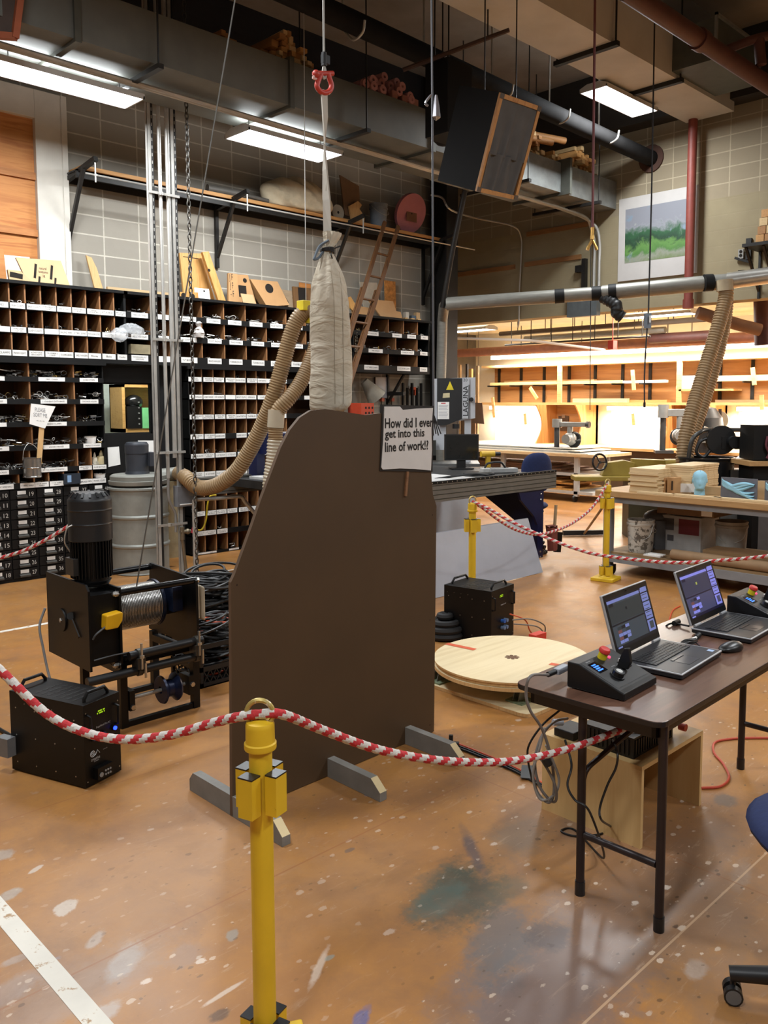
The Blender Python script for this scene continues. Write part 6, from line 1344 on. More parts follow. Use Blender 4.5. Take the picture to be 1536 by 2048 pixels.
MB().box((x0 + .1, by + .12, .98), (6.35, 7.2, 1.005)).build('spoil_board', mat('white spoil board', '#c9c7c4', .5), t, True)
for x in (5.45, 7.25):
    m = MB().prism([(x - .05, by + .02, z0), (x - .05, by + .02, .09), (x - .05, by + .15, .09), (x - .05, by + .2, .40), (x - .05, by + .75, .70), (x - .05, by + .75, z0)], (.10, 0, 0))
    k = .06 if x > 6 else .0
    m.prism([(x - .05, by + .02, z0), (x - .05, by + .02, .45), (x - .05 - k, by + .02, .55), (x - .28 - k, by + .02, .74), (x - .32 - k, by + .02, z0)], (0, .03, 0)); m.build('leg', BLUEM, t, True)
    MB().prism([(x - .05, 7.4, z0), (x - .05, 7.4, .09), (x - .05, 7.27, .09), (x - .05, 7.2, .4), (x - .05, 6.7, .7), (x - .05, 6.7, z0)], (.10, 0, 0)).build('leg', BLUEM, t, True)
    for y in (by + .08, 7.33): MB().cyl((x, y, 0), (x, y, .012), .045, n=20).cyl((x, y, .012), (x, y, .10), .010, n=8).build('levelling_foot', STEELDK, t, True)
    m = MB()
    for z in (.78, .72, .36, .16, .10): m.sphere((x, by + .018, z), .011, 8)
    m.build('bolt', ZINC, t, True)
# gantry tower of the router
m = MB().box((4.98, 7.25, .9), (5.08, 7.40, 1.42)).box((5.02, by + .0, 1.005), (5.30, by + .12, 1.25)).box((5.02, by + .05, 1.22), (5.2, 7.3, 1.44)); m.build('gantry', BLUEM, t, True)
m = MB()
for z in (1.0, 1.08, 1.16): m.sphere((5.25, by - .002, z + .03), .012, 8)
m.build('gantry_bolt', ZINC, t, True)
MB().box((5.2, 6.3, 1.1), (5.36, 6.5, 1.5)).build('spindle', mat('dark spindle', '#1d1e22', .4), t, True)
# pieces hanging on the near leg
q = PY(1106, 1080, by - .05)
t = thing('dust_brush', 'brown bristle brush hung on the dark blue leg', 'brush', (7.32, by - .06, .3))
m = MB().cyl(PY(1102, 1052, by - .07), PY(1104, 1100, by - .07), .055, n=14)
for i, v in enumerate(m.v): m.v[i] = v + Vector((random.uniform(-1, 1), random.uniform(-1, 1), random.uniform(-1, 1))) * .012
m.build('bristles', mat('brown bristle', '#7b4034', .95), t, True)
MB().bar(PY(1112, 1010, by - .07), PY(1109, 1055, by - .07), .03, .02).build('handle', mat('pale handle', '#a58d6b', .6), t, True)
MB().bar(PY(1118, 1064, by - .05), PY(1114, 1104, by - .05), .10, .03).build('pan', BLACKP, t, True)
# white sheet leaning on it
SHEET = mat('white faced sheet', '#a9abb3', .4, var=.03)
a = PZ(1087, 1146, 0); bY = 5.09; e = Vector((5.2, bY, 0)); tp = Vector((6.99, by - .02, .53))
m = MB().prism([Vector((4.55, bY, .004)), Vector((6.99, bY, .004)), Vector((6.99, by - .012, .545)), Vector((4.55, by - .012, .545))], (0, .012, .004))
tag(m.build('white_sheet', SHEET, origin=(5.5, bY, 0)), 'large white faced sheet leaning against the aluminium beam table', 'sheet')
# monitor, desk, tools beyond
tag(MB().box((6.5, 7.55, .74), (8.9, 8.35, .78)).box((6.55, 7.6, 0), (6.6, 8.3, .74)).box((8.8, 7.6, 0), (8.85, 8.3, .74)).build('desk', mat('dark desk', '#2b2a29', .5), origin=(7.7, 8, 0)), 'dark desk behind the aluminium beam table', 'desk')
q = PD(923, 925, 9.7); rz = math.radians(-35)
t = thing('monitor', 'dark flat monitor standing tilted behind the aluminium beam table', 'monitor', (q.x, q.y, .985), rz)
MB().box((-.20, -.02, .10), (.20, .03, .40)).box((-.185, -.021, .115), (.185, -.02, .385), 1).build('screen', [mat('monitor shell', '#1b1b1c', .4), mat('screen off', '#1f2121', .15)], t, bevel=.006)
MB().box((-.05, .0, .0), (.05, .04, .14)).box((-.13, -.08, 0), (.13, .1, .012)).build('stand', mat('monitor shell', '#1b1b1c', .4), t)
q = PD(975, 945, 9.4); t = thing('cordless_drill', 'yellow and black cordless drill standing beyond the aluminium beam table', 'drill', (q.x, q.y, .985), math.radians(-30))
MB().cyl((-.08, 0, .19), (.08, 0, .19), .035, n=14).box((-.02, -.02, .03), (.03, .02, .18)).build('body', mat('tool yellow', '#c9a227', .45), t)
MB().cyl((.08, 0, .19), (.15, 0, .19), .022, n=10).box((-.05, -.035, 0), (.06, .035, .04)).build('chuck_and_battery', BLKC, t)
for k, (u, v, lab, cl) in enumerate(((990, 952, 'white and yellow tool case lying beyond the aluminium beam table', '#b8b6b2'), (1005, 953, 'pale grey box beyond the aluminium beam table, beside the drill', '#9d9d9c'), (958, 955, 'black keyboard lying beyond the aluminium beam table', '#161616'))):
    q = PD(u, v, 9.2 if k < 2 else 8.9); t = thing(['tool_case', 'tool_box', 'keyboard'][k], lab, ['case', 'box', 'keyboard'][k], (q.x, q.y, .985), math.radians(-30)); MB().box((-.16, -.06, 0), (.16, .06, .05 if k < 2 else .02)).build('body', mat('tool pale %d' % k, cl, .5), t, bevel=.008)
    if k == 0: MB().tube(curve([(-.12, 0, .05), (-.08, 0, .10), (.06, 0, .11), (.12, 0, .05)], 5), .012, 8).build('handle', BLKC, t)
q = PD(925, 965, 8.4)
tag(MB().tube(curve([(q.x - .3, q.y + .1, .995), (q.x - .1, q.y - .05, 1.03), (q.x + .15, q.y - .1, 1.03), (q.x + .25, q.y - .2, 1.0)], 6), .012, 8).build('tool_cable', BLKC, origin=q), 'thick black cable lying across the beam table top', 'cable')
q = PD(1062, 1000, 9.6)
office_chair('blue office chair turned away behind the aluminium beam table', 7.85, 6.0, -15, .55)
tag(MB().box((6.0, 7.6, 0), (6.5, 8.2, .55)).build('floor_machine', mat('dark machine', '#2a2928', .5), origin=(6.2, 7.9, 0)), 'dark low machine on the floor under the desk', 'machine')

# ------------------------------------------------------------------ wooden workbench
BX = 7.4
GREYF = mat('grey steel frame', '#85878a', .5, .2, var=.08)
BTOP = wood('worn bench top', '#9a7547', '#b38d5c', .6, 2, 'Y', 5)
t = thing('workbench', 'heavy workbench with worn wooden top, grey steel frame and lower shelf', 'workbench', (8, 2.6, 0))
ye = 4.66
MB().box((BX - .04, -.6, .80), (BX + 1.25, ye + .06, .86)).build('benchtop', BTOP, t, True, bevel=.006)
for x in (BX, BX + 1.12):
    for y in (ye - .06, 2.0, -.5): MB().box((x, y - .04, .09), (x + .08, y + .04, .80)).build('leg', GREYF, t, True)
MB().box((BX, -.6, .74), (BX + .05, ye - .02, .80)).box((BX, -.6, .13), (BX + .05, ye - .02, .21)).box((BX + 1.15, -.6, .13), (BX + 1.2, ye - .02, .21)).box((BX, ye - .07, .74), (BX + 1.2, ye - .02, .80)).box((BX, ye - .07, .13), (BX + 1.2, ye - .02, .21)).box((BX + 1.15, -.6, .74), (BX + 1.2, ye - .02, .80)).build('frame', GREYF, t, True)
MB().box((BX + .02, -.6, .21), (BX + 1.18, ye - .03, .235)).build('lower_shelf', wood('dusty shelf', '#7a5f40', '#937650', .7, 2, 'Y'), t, True)
for y in (ye - .1, 1.95): MB().cyl((BX + .05, y - .02, .05), (BX + .05, y + .02, .05), .05, n=18).box((BX + .02, y - .03, .05), (BX + .08, y + .03, .10)).build('caster', STEELDK, t, True)
def onB(u, v): return PZ(u, v, .86)
# plank stack
a, b = onB(1232, 986), onB(1302, 989)
LTW = wood('pale plank', '#c3a274', '#d8bd92', .6, 2.5, 'Y', 6)
sx0 = BX + .08
for k in range(11):
    dy = random.uniform(-.012, .012); dxx = random.uniform(-.012, .012)
    tag(MB().box((sx0 + dxx, b.y + dy, .861 + k * .0215), (sx0 + .62 + dxx, a.y + dy + .0, .8815 + k * .0215)).build('plank', LTW, origin=(sx0, b.y, .861 + k * .0215)), 'short pale plank in the stack at the end of the workbench top', 'plank', 'planks stacked at the bench end')
c_ = onB(1312, 985)
for k in range(12):
    dy = random.uniform(-.01, .01)
    tag(MB().box((sx0 + .25 + dy, c_.y - .28 + dy, .861 + k * .0225), (sx0 + .85, c_.y - .0 + dy, .8825 + k * .0225)).build('plank', LTW, origin=(sx0 + .25, c_.y - .28, .861 + k * .0225)), 'pale plank in the second stack behind the upright wood blocks', 'plank', 'planks in the second stack on the bench')
for k, (u0, u1, v0) in enumerate(((1314, 1330, 955), (1334, 1349, 955))):
    p, q = PX(u0, 985, BX + .2), PX(u1, 985, BX + .2); h = PX(u0, v0, BX + .2).z - .861
    tag(MB().box((BX + .2, q.y, .861), (BX + .36, p.y, .861 + h)).box((BX + .19, q.y + .02, .861 + h * .2), (BX + .2, q.y + .03, .861 + h * .8), 1).build('wood_block', [MDF, HOLE], origin=(BX + .2, q.y, .861)), ['tan upright wood block beside the plank stacks on the workbench', 'tan upright wood block beside the white foam on the workbench'][k], 'block')
for k, (uv, th, lab, m_) in enumerate(((((1352, 985), (1352, 954), (1388, 954), (1388, 985)), .03, 'white foam sheet standing on edge behind the blue head', PAPER), (((1349, 987), (1349, 970), (1390, 971), (1390, 988)), .04, 'low white foam block in front of the foam sheet', PAPER), (((1408, 985), (1408, 969), (1442, 972), (1442, 988)), .03, 'tan board lying on edge between blue head and relief', MDFL), (((1510, 1010), (1510, 975), (1560, 978), (1560, 1014)), .03, 'tan board standing behind the second blue relief', MDFL))):
    xx = BX + (.36 if k == 0 else .32 if k == 1 else .34); P_ = [PX(u, v, xx) for u, v in uv]; zl = min(p.z for p in P_); P_ = [Vector((p.x, p.y, p.z - zl + .861)) for p in P_]
    tag(MB().prism(P_, (th, 0, 0)).build('foam_sheet' if k < 2 else 'board', m_, origin=P_[0]), lab, 'foam' if k < 2 else 'board')
# blue head
HB = mat('pale blue carved foam', '#8fbfd2', .7, var=.05)
hc = PX(1399, 985, BX + .26); t = thing('mannequin_head', 'pale blue carved mannequin head standing on the workbench', 'mannequin head', (BX + .26, hc.y, .861), math.radians(-62))
m = MB(); n = 32; rings = []
prof = [(0, .052, .052, 0), (.02, .05, .05, 0), (.04, .047, .05, 0), (.052, .05, .058, -.004), (.06, .040, .078, -.022), (.075, .046, .082, -.020), (.09, .053, .085, -.016), (.11, .059, .090, -.010), (.13, .064, .095, -.004), (.15, .067, .096, 0), (.17, .068, .096, .003), (.19, .066, .092, .004), (.21, .057, .080, .004), (.225, .042, .06, .004), (.235, .022, .03, .004), (.238, .001, .001, .004)]
for z, rx, ry, oy in prof:
    ring = []
    for i in range(n):
        a = 2 * math.pi * i / n; x, y = rx * math.cos(a), oy + ry * math.sin(a)
        if math.sin(a) < -.5:
            f = abs(math.cos(a)) / .87
            if .10 < z < .145 and f < .25: y -= .016 * (1 - f / .25) * (1.3 - abs(z - .112) / .035)
            if .135 < z < .165 and .2 < f < .75: y += .010 * (1 - abs(f - .45) / .3)
            if .082 < z < .092 and f < .4: y += .004
        ring.append((x, y, z))
    rings.append(ring)
vs_ = [p for r in rings for p in r]
m._add(vs_, [(k * n + i, k * n + (i + 1) % n, (k + 1) * n + (i + 1) % n, (k + 1) * n + i) for k in range(len(rings) - 1) for i in range(n)], 0, True)
m.build('head', HB, t, sub=1)
MB().torus((0, .003, .148), (1, 0, 0), .094, .0012, 40, 4).build('seam', mat('head seam', '#5f8ea3', .7), t)
for s_ in (-1, 1): MB().sphere((s_ * .066, .01, .135), .02, 10, 0, (.35, .6, 1.1)).build('ear', HB, t)
# blue relief carvings
def relief(label, u0, u1, v0, seed):
    xx = BX + .18; p, q = PX(u0, 990, xx), PX(u1, 992, xx); h = PX(u0, v0, xx).z - .861; w = p.y - q.y
    t = thing('relief_carving', label, 'relief', (xx, p.y, .861), -math.pi / 2)
    m = MB().box((0, 0, 0), (w, .02, h)); m.build('panel', mat('grey relief ground', '#63646c', .6), t)
    rng = random.Random(seed); m = MB(); N, K = 22, 12
    for s_ in range(6):
        rows_ = []
        for i in range(N + 1):
            f = i / N; cx = w * (.03 + .92 * f); cy = h * (.80 - .55 * f ** .6 + .12 * math.sin(5 * f + s_ * .9) + (s_ - 2.5) * .075 * f + .28 * f * f * (1 if s_ > 2 else .3)); wd = h * (.03 + .075 * math.sin(math.pi * min(1, f * 1.05)) ** .7)
            rows_.append([(cx + wd * .3 * math.cos(k * math.pi / K), -.002 - .022 * math.sin(math.pi * k / K) * min(1, f * 4 + .1), min(h * .98, max(.004, cy + wd * math.cos(k * math.pi / K)))) for k in range(K + 1)])
        vs_ = [p_ for r in rows_ for p_ in r]; m._add(vs_, [(i * (K + 1) + k, i * (K + 1) + k + 1, (i + 1) * (K + 1) + k + 1, (i + 1) * (K + 1) + k) for i in range(N) for k in range(K)], 0, True)
    m.build('carved_waves', HB, t)
relief('pale blue carved relief of waves on a grey panel, standing on the workbench', 1441, 1513, 954, 2)
relief('second pale blue carved relief cut off by the picture edge', 1529, 1600, 962, 5)
for k, (u0, v0, u1, v1) in enumerate(((1282, 985, 1352, 991), (1352, 990, 1437, 1000), (1436, 996, 1560, 1010))):
    a, b = onB(u0, v0), onB(u1, v1)
    x = BX - .03 + .02 * k
    tag(MB().box((x + .0, b.y, .861), (x + .07, a.y, .879)).build('wood_strip', LTW, origin=(x, b.y, .861)), ['pale wood strip along the bench edge in front of the plank stack', 'pale wood strip along the bench edge in front of the blue head', 'pale wood strip along the bench edge in front of the blue relief'][k], 'strip')
# things on the lower shelf
def bucketb(label, u, v, x, r, h, m_, lid=False):
    q = PX(u, v, x); t = thing('bucket', label, 'bucket', (x, q.y, .236))
    MB().lathe([(0, 0), (r * .86, 0), (r * .9, .02), (r, h - .06), (r * 1.05, h - .055), (r * 1.05, h - .035), (r, h - .03), (r * 1.03, h - .01), (r * 1.03, h), (r * .96, h), (r * .84, .02), (0, .02)], n=28).build('body', m_, t)
    MB().tube(curve([(0, -r * 1.04, h - .04), (-r * .5, -r * .95, h - .16), (-r * .9, -r * .2, h - .2), (-r * .95, r * .4, h - .15), (0, r * 1.04, h - .04)], 5), .003, 5).build('handle', COND, t)
SPLAT = mat('plaster splashed bucket', '#b9b2a6', .7, var=.1, wear=('#5d554b', 16, .52))
bucketb('plaster splashed white bucket on the lower shelf of the workbench', 1281, 1090, BX + .22, .135, .33, SPLAT)
bucketb('grey bucket in the shadow of the lower bench shelf', 1462, 1090, BX + .55, .15, .36, mat('grey bucket', '#8f8b84', .7, var=.2))
t = thing('wet_vacuum', 'grey workshop vacuum half hidden by the splashed bucket', 'vacuum', (BX + .55, 4.35, .236))
MB().cyl((0, 0, 0), (0, 0, .30), .15, n=24).sphere((0, 0, .32), .13, 18, 0, (1, 1, .6)).build('body', mat('vacuum grey', '#565658', .5), t)
MB().textfit('RIDGID', (-.152, 0, .2), (0, -1, 0), (0, 0, 1), .18, .05).build('lettering', PAPER, t)
MB().tube(curve([(-.1, .1, .05), (-.22, .12, .02), (-.25, 0, .03), (-.2, -.1, .04)], 6), .025, 10).build('hose', mat('vac hose', '#3d3f42', .5), t)
def carton(label, x0, y0, x1, y1, z0, h, cm, mark=None):
    t = thing('carton', label, 'box', (x0, y1, z0)); MB().box((x0, y0, z0), (x1, y1, z0 + h)).build('box', cm, t, True)
    if mark: mark(t, x0, y0, y1, z0, h)
CARD = mat('brown cardboard', '#8a6a46', .8, var=.06); CARDD = mat('dull cardboard', '#6d5339', .8)
def mk(t, x0, y0, y1, z0, h):
    MB().box((x0 - .002, y0 + .02, z0 + h * .50), (x0, y0 + .24, z0 + h * .93)).build('red_label', mat('dark red print', '#6f2229', .6), t, True)
    MB().box((x0 - .003, y1 - .2, z0 + .1), (x0 - .0, y1 - .13, z0 + .16)).box((x0 - .003, y1 - .09, z0 + .1), (x0, y1 - .02, z0 + .16)).box((x0 - .003, y1 - .2, z0 + .21), (x0, y1 - .03, z0 + .33)).build('picture', mat('dark picture', '#4a4647', .6), t, True)
carton('large white printed carton with a dark red label on the lower bench shelf', BX + .5, PX(1402, 1060, BX + .5).y, BX + .9, PX(1312, 1060, BX + .5).y, .236, .36, mat('white carton', '#a9a6a3', .7), mk)
carton('flat brown carton lying low on the shelf in front of the grey bucket', BX + .12, 2.95, BX + .45, 3.62, .236, .12, CARD)
carton('brown carton pushed up under the bench top', BX + .3, 3.6, BX + .7, 4.2, .64, .11, CARDD, lambda t, x0, y0, y1, z0, h: MB().box((x0 - .002, y0 + .02, z0 + .01), (x0, y0 + .13, z0 + h - .01)).build('white_label', PAPER, t, True))
m = MB().cyl((BX + .06, 3.9, .285), (BX + .06, 1.8, .285), .05, n=24).cyl((BX + .06, 3.9, .285), (BX + .06, 3.905, .285), .02, n=12, mi=1)
tag(m.build('paper_roll', [mat('kraft paper', '#8f7354', .75), HOLE], origin=(BX + .06, 3.0, .236)), 'long roll of kraft paper on the lower bench shelf', 'roll')
tag(MB().box((BX + .04, 4.02, .236), (BX + .12, 4.2, .25)).box((BX + .06, 4.0, .25), (BX + .12, 4.16, .262)).build('paper_pad', PAPER, origin=(BX + .05, 4.1, .236)), 'small white pads lying on the shelf end beside the splashed bucket', 'pad')
# broom beyond the bench
a = PZ(1168, 1068, .02); b = PX(1225, 980, a.x + .25)
t = thing('push_broom', 'push broom lying with its handle against the workbench end', 'broom', (a.x, a.y, 0))
MB().tube([a, PD(1212, 1005, 8.75)], .014, 8).build('handle', wood('broom handle', '#8a6a45', '#a5835a', .6), t, True)
MB().bar(a + Vector((-.22, .18, .02)), a + Vector((.2, -.16, .02)), .06, .06).build('head', BLKC, t, True)
# ------------------------------------------------------------------ machines behind the bench
YMA = mat('machine mustard', '#9a8436', .5, var=.08)
q = PD(1262, 935, 10.9)
t = thing('jointer', 'mustard coloured jointer with hand wheel behind the workbench', 'machine', (q.x, q.y, 0), math.radians(-46))
MB().box((-.05, -.12, 0), (.5, .22, .74)).build('stand', mat('machine dark base', '#35311c', .5), t)
MB().box((-.75, -.14, .74), (.75, .20, .80)).build('bed', YMA, t, bevel=.01)
MB().prism([(-.38, .0, .80), (-.30, .0, .97), (-.08, .0, 1.0), (.05, .0, .97), (.05, .0, .80)], (0, .16, 0)).prism([(.02, .02, .86), (.02, .02, 1.02), (.5, .02, 1.0), (.55, .02, .86)], (0, .12, 0)).build('fence', YMA, t, bevel=.008)
MB().cyl((.45, .08, .93), (.80, .08, .93), .085, n=20).cyl((.63, .08, .93), (.66, .08, .93), .095, n=20).cyl((.80, .08, .88), (.98, .08, .88), .14, n=20).build('motor_housing', YMA, t)
m = MB().torus((-.42, -.06, .98), (.4, -1, .1), .105, .014, 24, 8).cyl((-.42, -.10, .98), (-.40, .06, .96), .018, n=10)
for k in range(3): a = k * 2.09; m.cyl((-.42, -.06, .98), (-.42 + .1 * math.cos(a), -.06 + .04 * math.cos(a), .98 + .1 * math.sin(a)), .01, n=6)
m.build('hand_wheel', mat('black wheel', '#18181a', .35), t)
q = PD(1412, 960, 9.9)
t = thing('metal_barrel', 'scuffed black open barrel behind the workbench', 'barrel', (q.x, q.y, 0))
MB().lathe([(0, 0), (.31, 0), (.31, .55), (.325, .565), (.31, .58), (.31, 1.08), (.325, 1.09), (.325, 1.11), (.30, 1.11), (.30, .05), (0, .05)], n=36).build('body', mat('scuffed black barrel', '#141416', .4, .2, wear=('#6a6866', 9, .68)), t)
MB().tube(curve([(-.28, .1, 1.0), (-.29, .05, 1.3), (-.2, .0, 1.40), (.0, -.05, 1.43), (.6, -.42, 1.42), (.75, -.5, 1.42)], 6), .025, 10).build('pipe_arm', mat('dark pipe arm', '#4a4a48', .4, .5), t)
q = PD(1445, 880, 9.8)
t = thing('miter_saw', 'black circular saw head with grey guard tilted over the barrel', 'saw', (q.x, q.y, q.z - .12), math.radians(-45))
MB().cyl((-.02, -.03, .12), (-.02, .03, .12), .17, n=28).box((-.02, -.04, .02), (.22, .05, .16)).cyl((.1, -.12, .1), (.1, .05, .1), .07, n=18).build('body', mat('saw black', '#111112', .45), t)
MB().tube(curve([(-.15, 0, .15), (-.26, 0, .1), (-.3, 0, -.02), (-.22, 0, -.08), (-.14, 0, .0)], 6), .02, 8).build('handle', BLKC, t)
MB().cyl((.15, 0, .04), (.48, 0, .05), .03, n=14).box((.0, -.12, -.14), (.42, .12, -.10)).prism([(.12, -.1, -.16), (.5, -.1, -.16), (.52, -.1, .0), (.3, -.1, -.02)], (0, .2, 0)).build('sliding_rail', GALV, t)
MB().box((-.1, -.2, -.9), (.5, .2, -.42)).box((.05, -.16, -.42), (.42, .16, -.22), 0).build('saw_stand', mat('dull saw stand', '#6c6b68', .5, .4), t)
q = PD(1522, 882, 9.3)
t = thing('black_box', 'black box with dark red ropes hung on it at the picture edge', 'box', (q.x, q.y, .0), math.radians(-45))
MB().box((-.12, -.1, 1.12), (.5, .3, 1.50)).build('box', BLACKP, t)
MB().box((-.2, -.2, 1.06), (.6, .35, 1.11)).build('wood_top', BTOP, t)
MB().box((-.12, -.12, 0), (.5, .3, 1.06)).box((-.05, -.125, .1), (.45, -.12, .9), 1).build('cabinet', [BLACKP, mat('grey panel', '#5a5857', .6)], t)
m = MB()
for k in range(4): m.tube(curve([(.02 + .04 * k, -.12, 1.38), (.0 + .05 * k, -.14, 1.28), (.04 + .04 * k, -.13, 1.2), (.02 + .05 * k, -.12, 1.14)], 5), .014, 6)
m.build('red_rope', mat('dark red rope', '#5a2430', .8), t)
# band saw
q = PD(905, 900, 11.2); rz = math.radians(-47)
t = thing('band_saw', 'tall white and black band saw with large vertical lettering', 'band saw', (q.x, q.y, 0), rz)
WH = mat('machine white', '#b4b6ba', .45, var=.04); BKD = mat('machine door black', '#1d1d1e', .45)
k_ = 11.2 / 1680
def bs(u, v, y=0.0): return ((u - 905) * k_, y, 1.75 - (v - 805) * k_)
MB().prism([bs(874, 757), bs(874, 850), bs(893, 850), bs(924, 837), bs(924, 757)], (0, -.02, 0)).build('upper_door', BKD, t)
MB().prism([bs(867, 758), bs(867, 840), bs(893, 846), bs(950, 836), bs(950, 755)], (0, .22, 0)).build('upper_housing', WH, t)
MB().box(bs(924, 837, -.022), bs(938, 757, 0)).build('letter_strip', WH, t)
m = MB(); c_ = Vector(bs(930.5, 797, -.0235)); m.textfit('LAGUNA', c_ + Vector((0, 0, -.03)), (0, 0, 1), (-1, 0, 0), .40, .07, bold=.01); m.textfit('20', Vector(bs(930, 760.5, -.0235)), (1, 0, 0), (0, 0, 1), .055, .04); m.box(Vector(bs(936.5, 837, -.0235)), Vector(bs(938, 770, -.022)))
m.build('lettering', mat('saw letter black', '#131316', .5, var=0), t)
MB()._add([bs(892, 780, -.0215), bs(907, 780, -.0215), bs(899.5, 763, -.0215)], [(0, 1, 2)]).build('warning_triangle', mat('warning yellow', '#d7c224', .5), t)
m = MB().quad(bs(875, 838, -.0215), bs(898, 838, -.0215), bs(898, 804, -.0215), bs(875, 804, -.0215)).quad(bs(882, 807.5, -.022), bs(891, 807.5, -.022), bs(891, 805.5, -.022), bs(882, 805.5, -.022), 1)
for k in range(9): m.quad(bs(877, 811 + 2.9 * k, -.022), bs(896 - (k % 3), 811 + 2.9 * k, -.022), bs(896 - (k % 3), 810 + 2.9 * k, -.022), bs(877, 810 + 2.9 * k, -.022), 2)
m.build('notice', [PAPER, mat('notice red', '#b93a34', .6), mat('notice grey', '#9a9a9e', .6)], t)
MB().quad(bs(885, 796, -.0215), bs(899, 795, -.0215), bs(899, 786, -.0215), bs(886, 787, -.0215)).build('tie_on_label', mat('cream tag', '#cdbf95', .7), t)
MB().cyl(bs(942, 799, -.05), bs(942, 799, .0), .028, n=14).cyl(bs(912, 848, .03), bs(912, 857, .03), .05, n=14).build('knob', BLKC, t)
MB().box(bs(929, 960, .03), bs(942, 838, .2)).box(bs(860, 900, .05), bs(892, 845, .2)).build('column', WH, t)
MB().box((-.35, -.1, 0), (.3, .3, .68)).build('lower_cabinet', WH, t)
MB().box((-.45, -.35, .92), (.35, .3, .96)).prism([(-.4, -.1, .68), (-.2, -.1, .92), (.2, -.1, .92), (.1, -.1, .68)], (0, .3, 0)).build('table', mat('cast table', '#6a6c6c', .4, .5), t)
MB().cyl((-.28, -.101, .95 + .2), (-.28, -.1, 1.15), .03, n=12).box((-.33, -.1, 1.05), (-.22, 0, 1.25)).build('switch_box', mat('switch dark', '#26261f', .5), t)
q = PD(890, 880, 13.3); t = thing('mustard_machine', 'mustard coloured machine cabinet behind the band saw', 'machine', (q.x, q.y, 0), rz)
MB().box((-.16, 0, 0), (.10, .3, 1.45)).box((-.16, -.02, .3), (.05, 0, 1.0)).build('cabinet', YMA, t, bevel=.02)
MB().tube(curve([(-.1, -.02, 1.22), (0, -.05, 1.2), (0, -.05, .95), (-.06, -.04, .9)], 5), .012, 6).cyl((.02, -.03, 1.25), (.02, 0, 1.25), .012, n=8).build('handle', BLKC, t)

# ------------------------------------------------------------------ low back room: sheet rack bench
t = thing('sheet_bench', 'white framed rolling bench loaded with sheets in the back room', 'bench', (12.8, 9.5, 0))
bx0, bx1, by0, by1 = 12.35, 13.5, 7.9, 12.5
MB().box((bx0, by0, .80), (bx1, by1, .85)).build('top', LTW, t, True)
WM = mat('white bench frame', '#b3b3b0', .5, var=.05)
for y in (8.35, 10.0, 12.3):
    for x in (bx0 + .05, bx1 - .12): MB().box((x, y - .04, .1), (x + .07, y + .04, .80)).build('leg', WM, t, True)
for z in (.14, .46): MB().box((bx0 + .05, by0 + .1, z), (bx1 - .05, by1 - .1, z + .05)).build('shelf', WM, t, True)
for y in (8.38, 10.0): MB().cyl((bx0 + .08, y - .02, .06), (bx0 + .08, y + .02, .06), .06, n=16).build('caster', STEELDK, t, True)
rng = random.Random(9)
sheets = [('#c9c6bd', 'pale grey sheet'), ('#8f8d88', 'mid grey sheet'), ('#d8d2c4', 'cream sheet'), ('#77766f', 'dark grey sheet'), ('#bdb9ae', 'light sheet')]
for k in range(5):
    y0, y1 = 8.1 + .35 * k * (k % 2) + .1 * k, 12.2 - .45 * (k % 3)
    tag(MB().box((bx0 + .04 + .03 * k, y0, .851 + .018 * k), (bx1 - .05, y1, .867 + .018 * k)).build('sheet', mat(sheets[k][1], sheets[k][0], .5), origin=(bx0, y0, .851 + .018 * k)), ['lowest pale grey', 'second mid grey', 'cream', 'dark grey', 'topmost light'][k] + ' sheet lying on the white framed bench', 'sheet')
for k in range(4):
    tag(MB().box((bx0 + .1, 8.5 + .2 * k, .511 + .03 * k), (bx1 - .1, 12.0 - .2 * k, .535 + .03 * k)).build('hardboard', mat('brown panel stock', '#6a4c36', .7, var=.15), origin=(bx0, 9, .51 + .03 * k)), 'brown panel lying on the middle shelf of the white framed bench', 'panel', 'panels on the bench middle shelf')
for k in range(6):
    tag(MB().box((bx0 + .08 + .02 * (k % 2), 8.45 + .22 * (k % 3), .191 + .035 * k), (bx1 - .1, 11.6 - .3 * (k % 3), .22 + .035 * k)).build('board', PINE, origin=(bx0, 9, .19 + .035 * k)), 'pine board lying on the lowest shelf of the white framed bench', 'board', 'boards on the bench lowest shelf')
# lumber storage wall
RK = wood('rack plywood', '#98683f', '#b38350', .6, 1.4, 'Y', 4)
RKL = wood('rack pale wood', '#c79a5c', '#dab57c', .55, 2.0, 'Y', 6)
RX = 14.6
t = thing('lumber_rack', 'long wooden lumber rack with pale posts along the back room wall', 'rack', (RX, 8, 0))
yL = 12.4
MB().box((XF - .03, 0, 1.70), (XF - .01, yL, 2.56)).build('back_panel', RK, t, True)
MB().box((RX, 0, 2.52), (XF - .03, yL, 2.57)).build('top_board', RKL, t, True)
MB().box((RX, 0, 1.70), (XF - .03, yL, 1.75)).build('bottom_board', RKL, t, True)
for u in (1118, 1357, 1600): 
    y = PX(u, 790, RX).y; MB().box((RX, y - .05, 1.75), (RX + .04, y + .05, 2.52)).build('post', RKL, t, True)
for k, u in enumerate((998, 1042, 1088, 1138, 1190, 1245, 1300, 1440, 1505)):
    y = PX(u, 760, XF - .05).y; MB().box((XF - .06, y - .03, 1.75), (XF - .03, y + .03, 2.52)).box((RX + .05, y - .01, 2.10), (XF - .05, y + .01, 2.13)).build('steel_bracket', STEELDK, t, True)
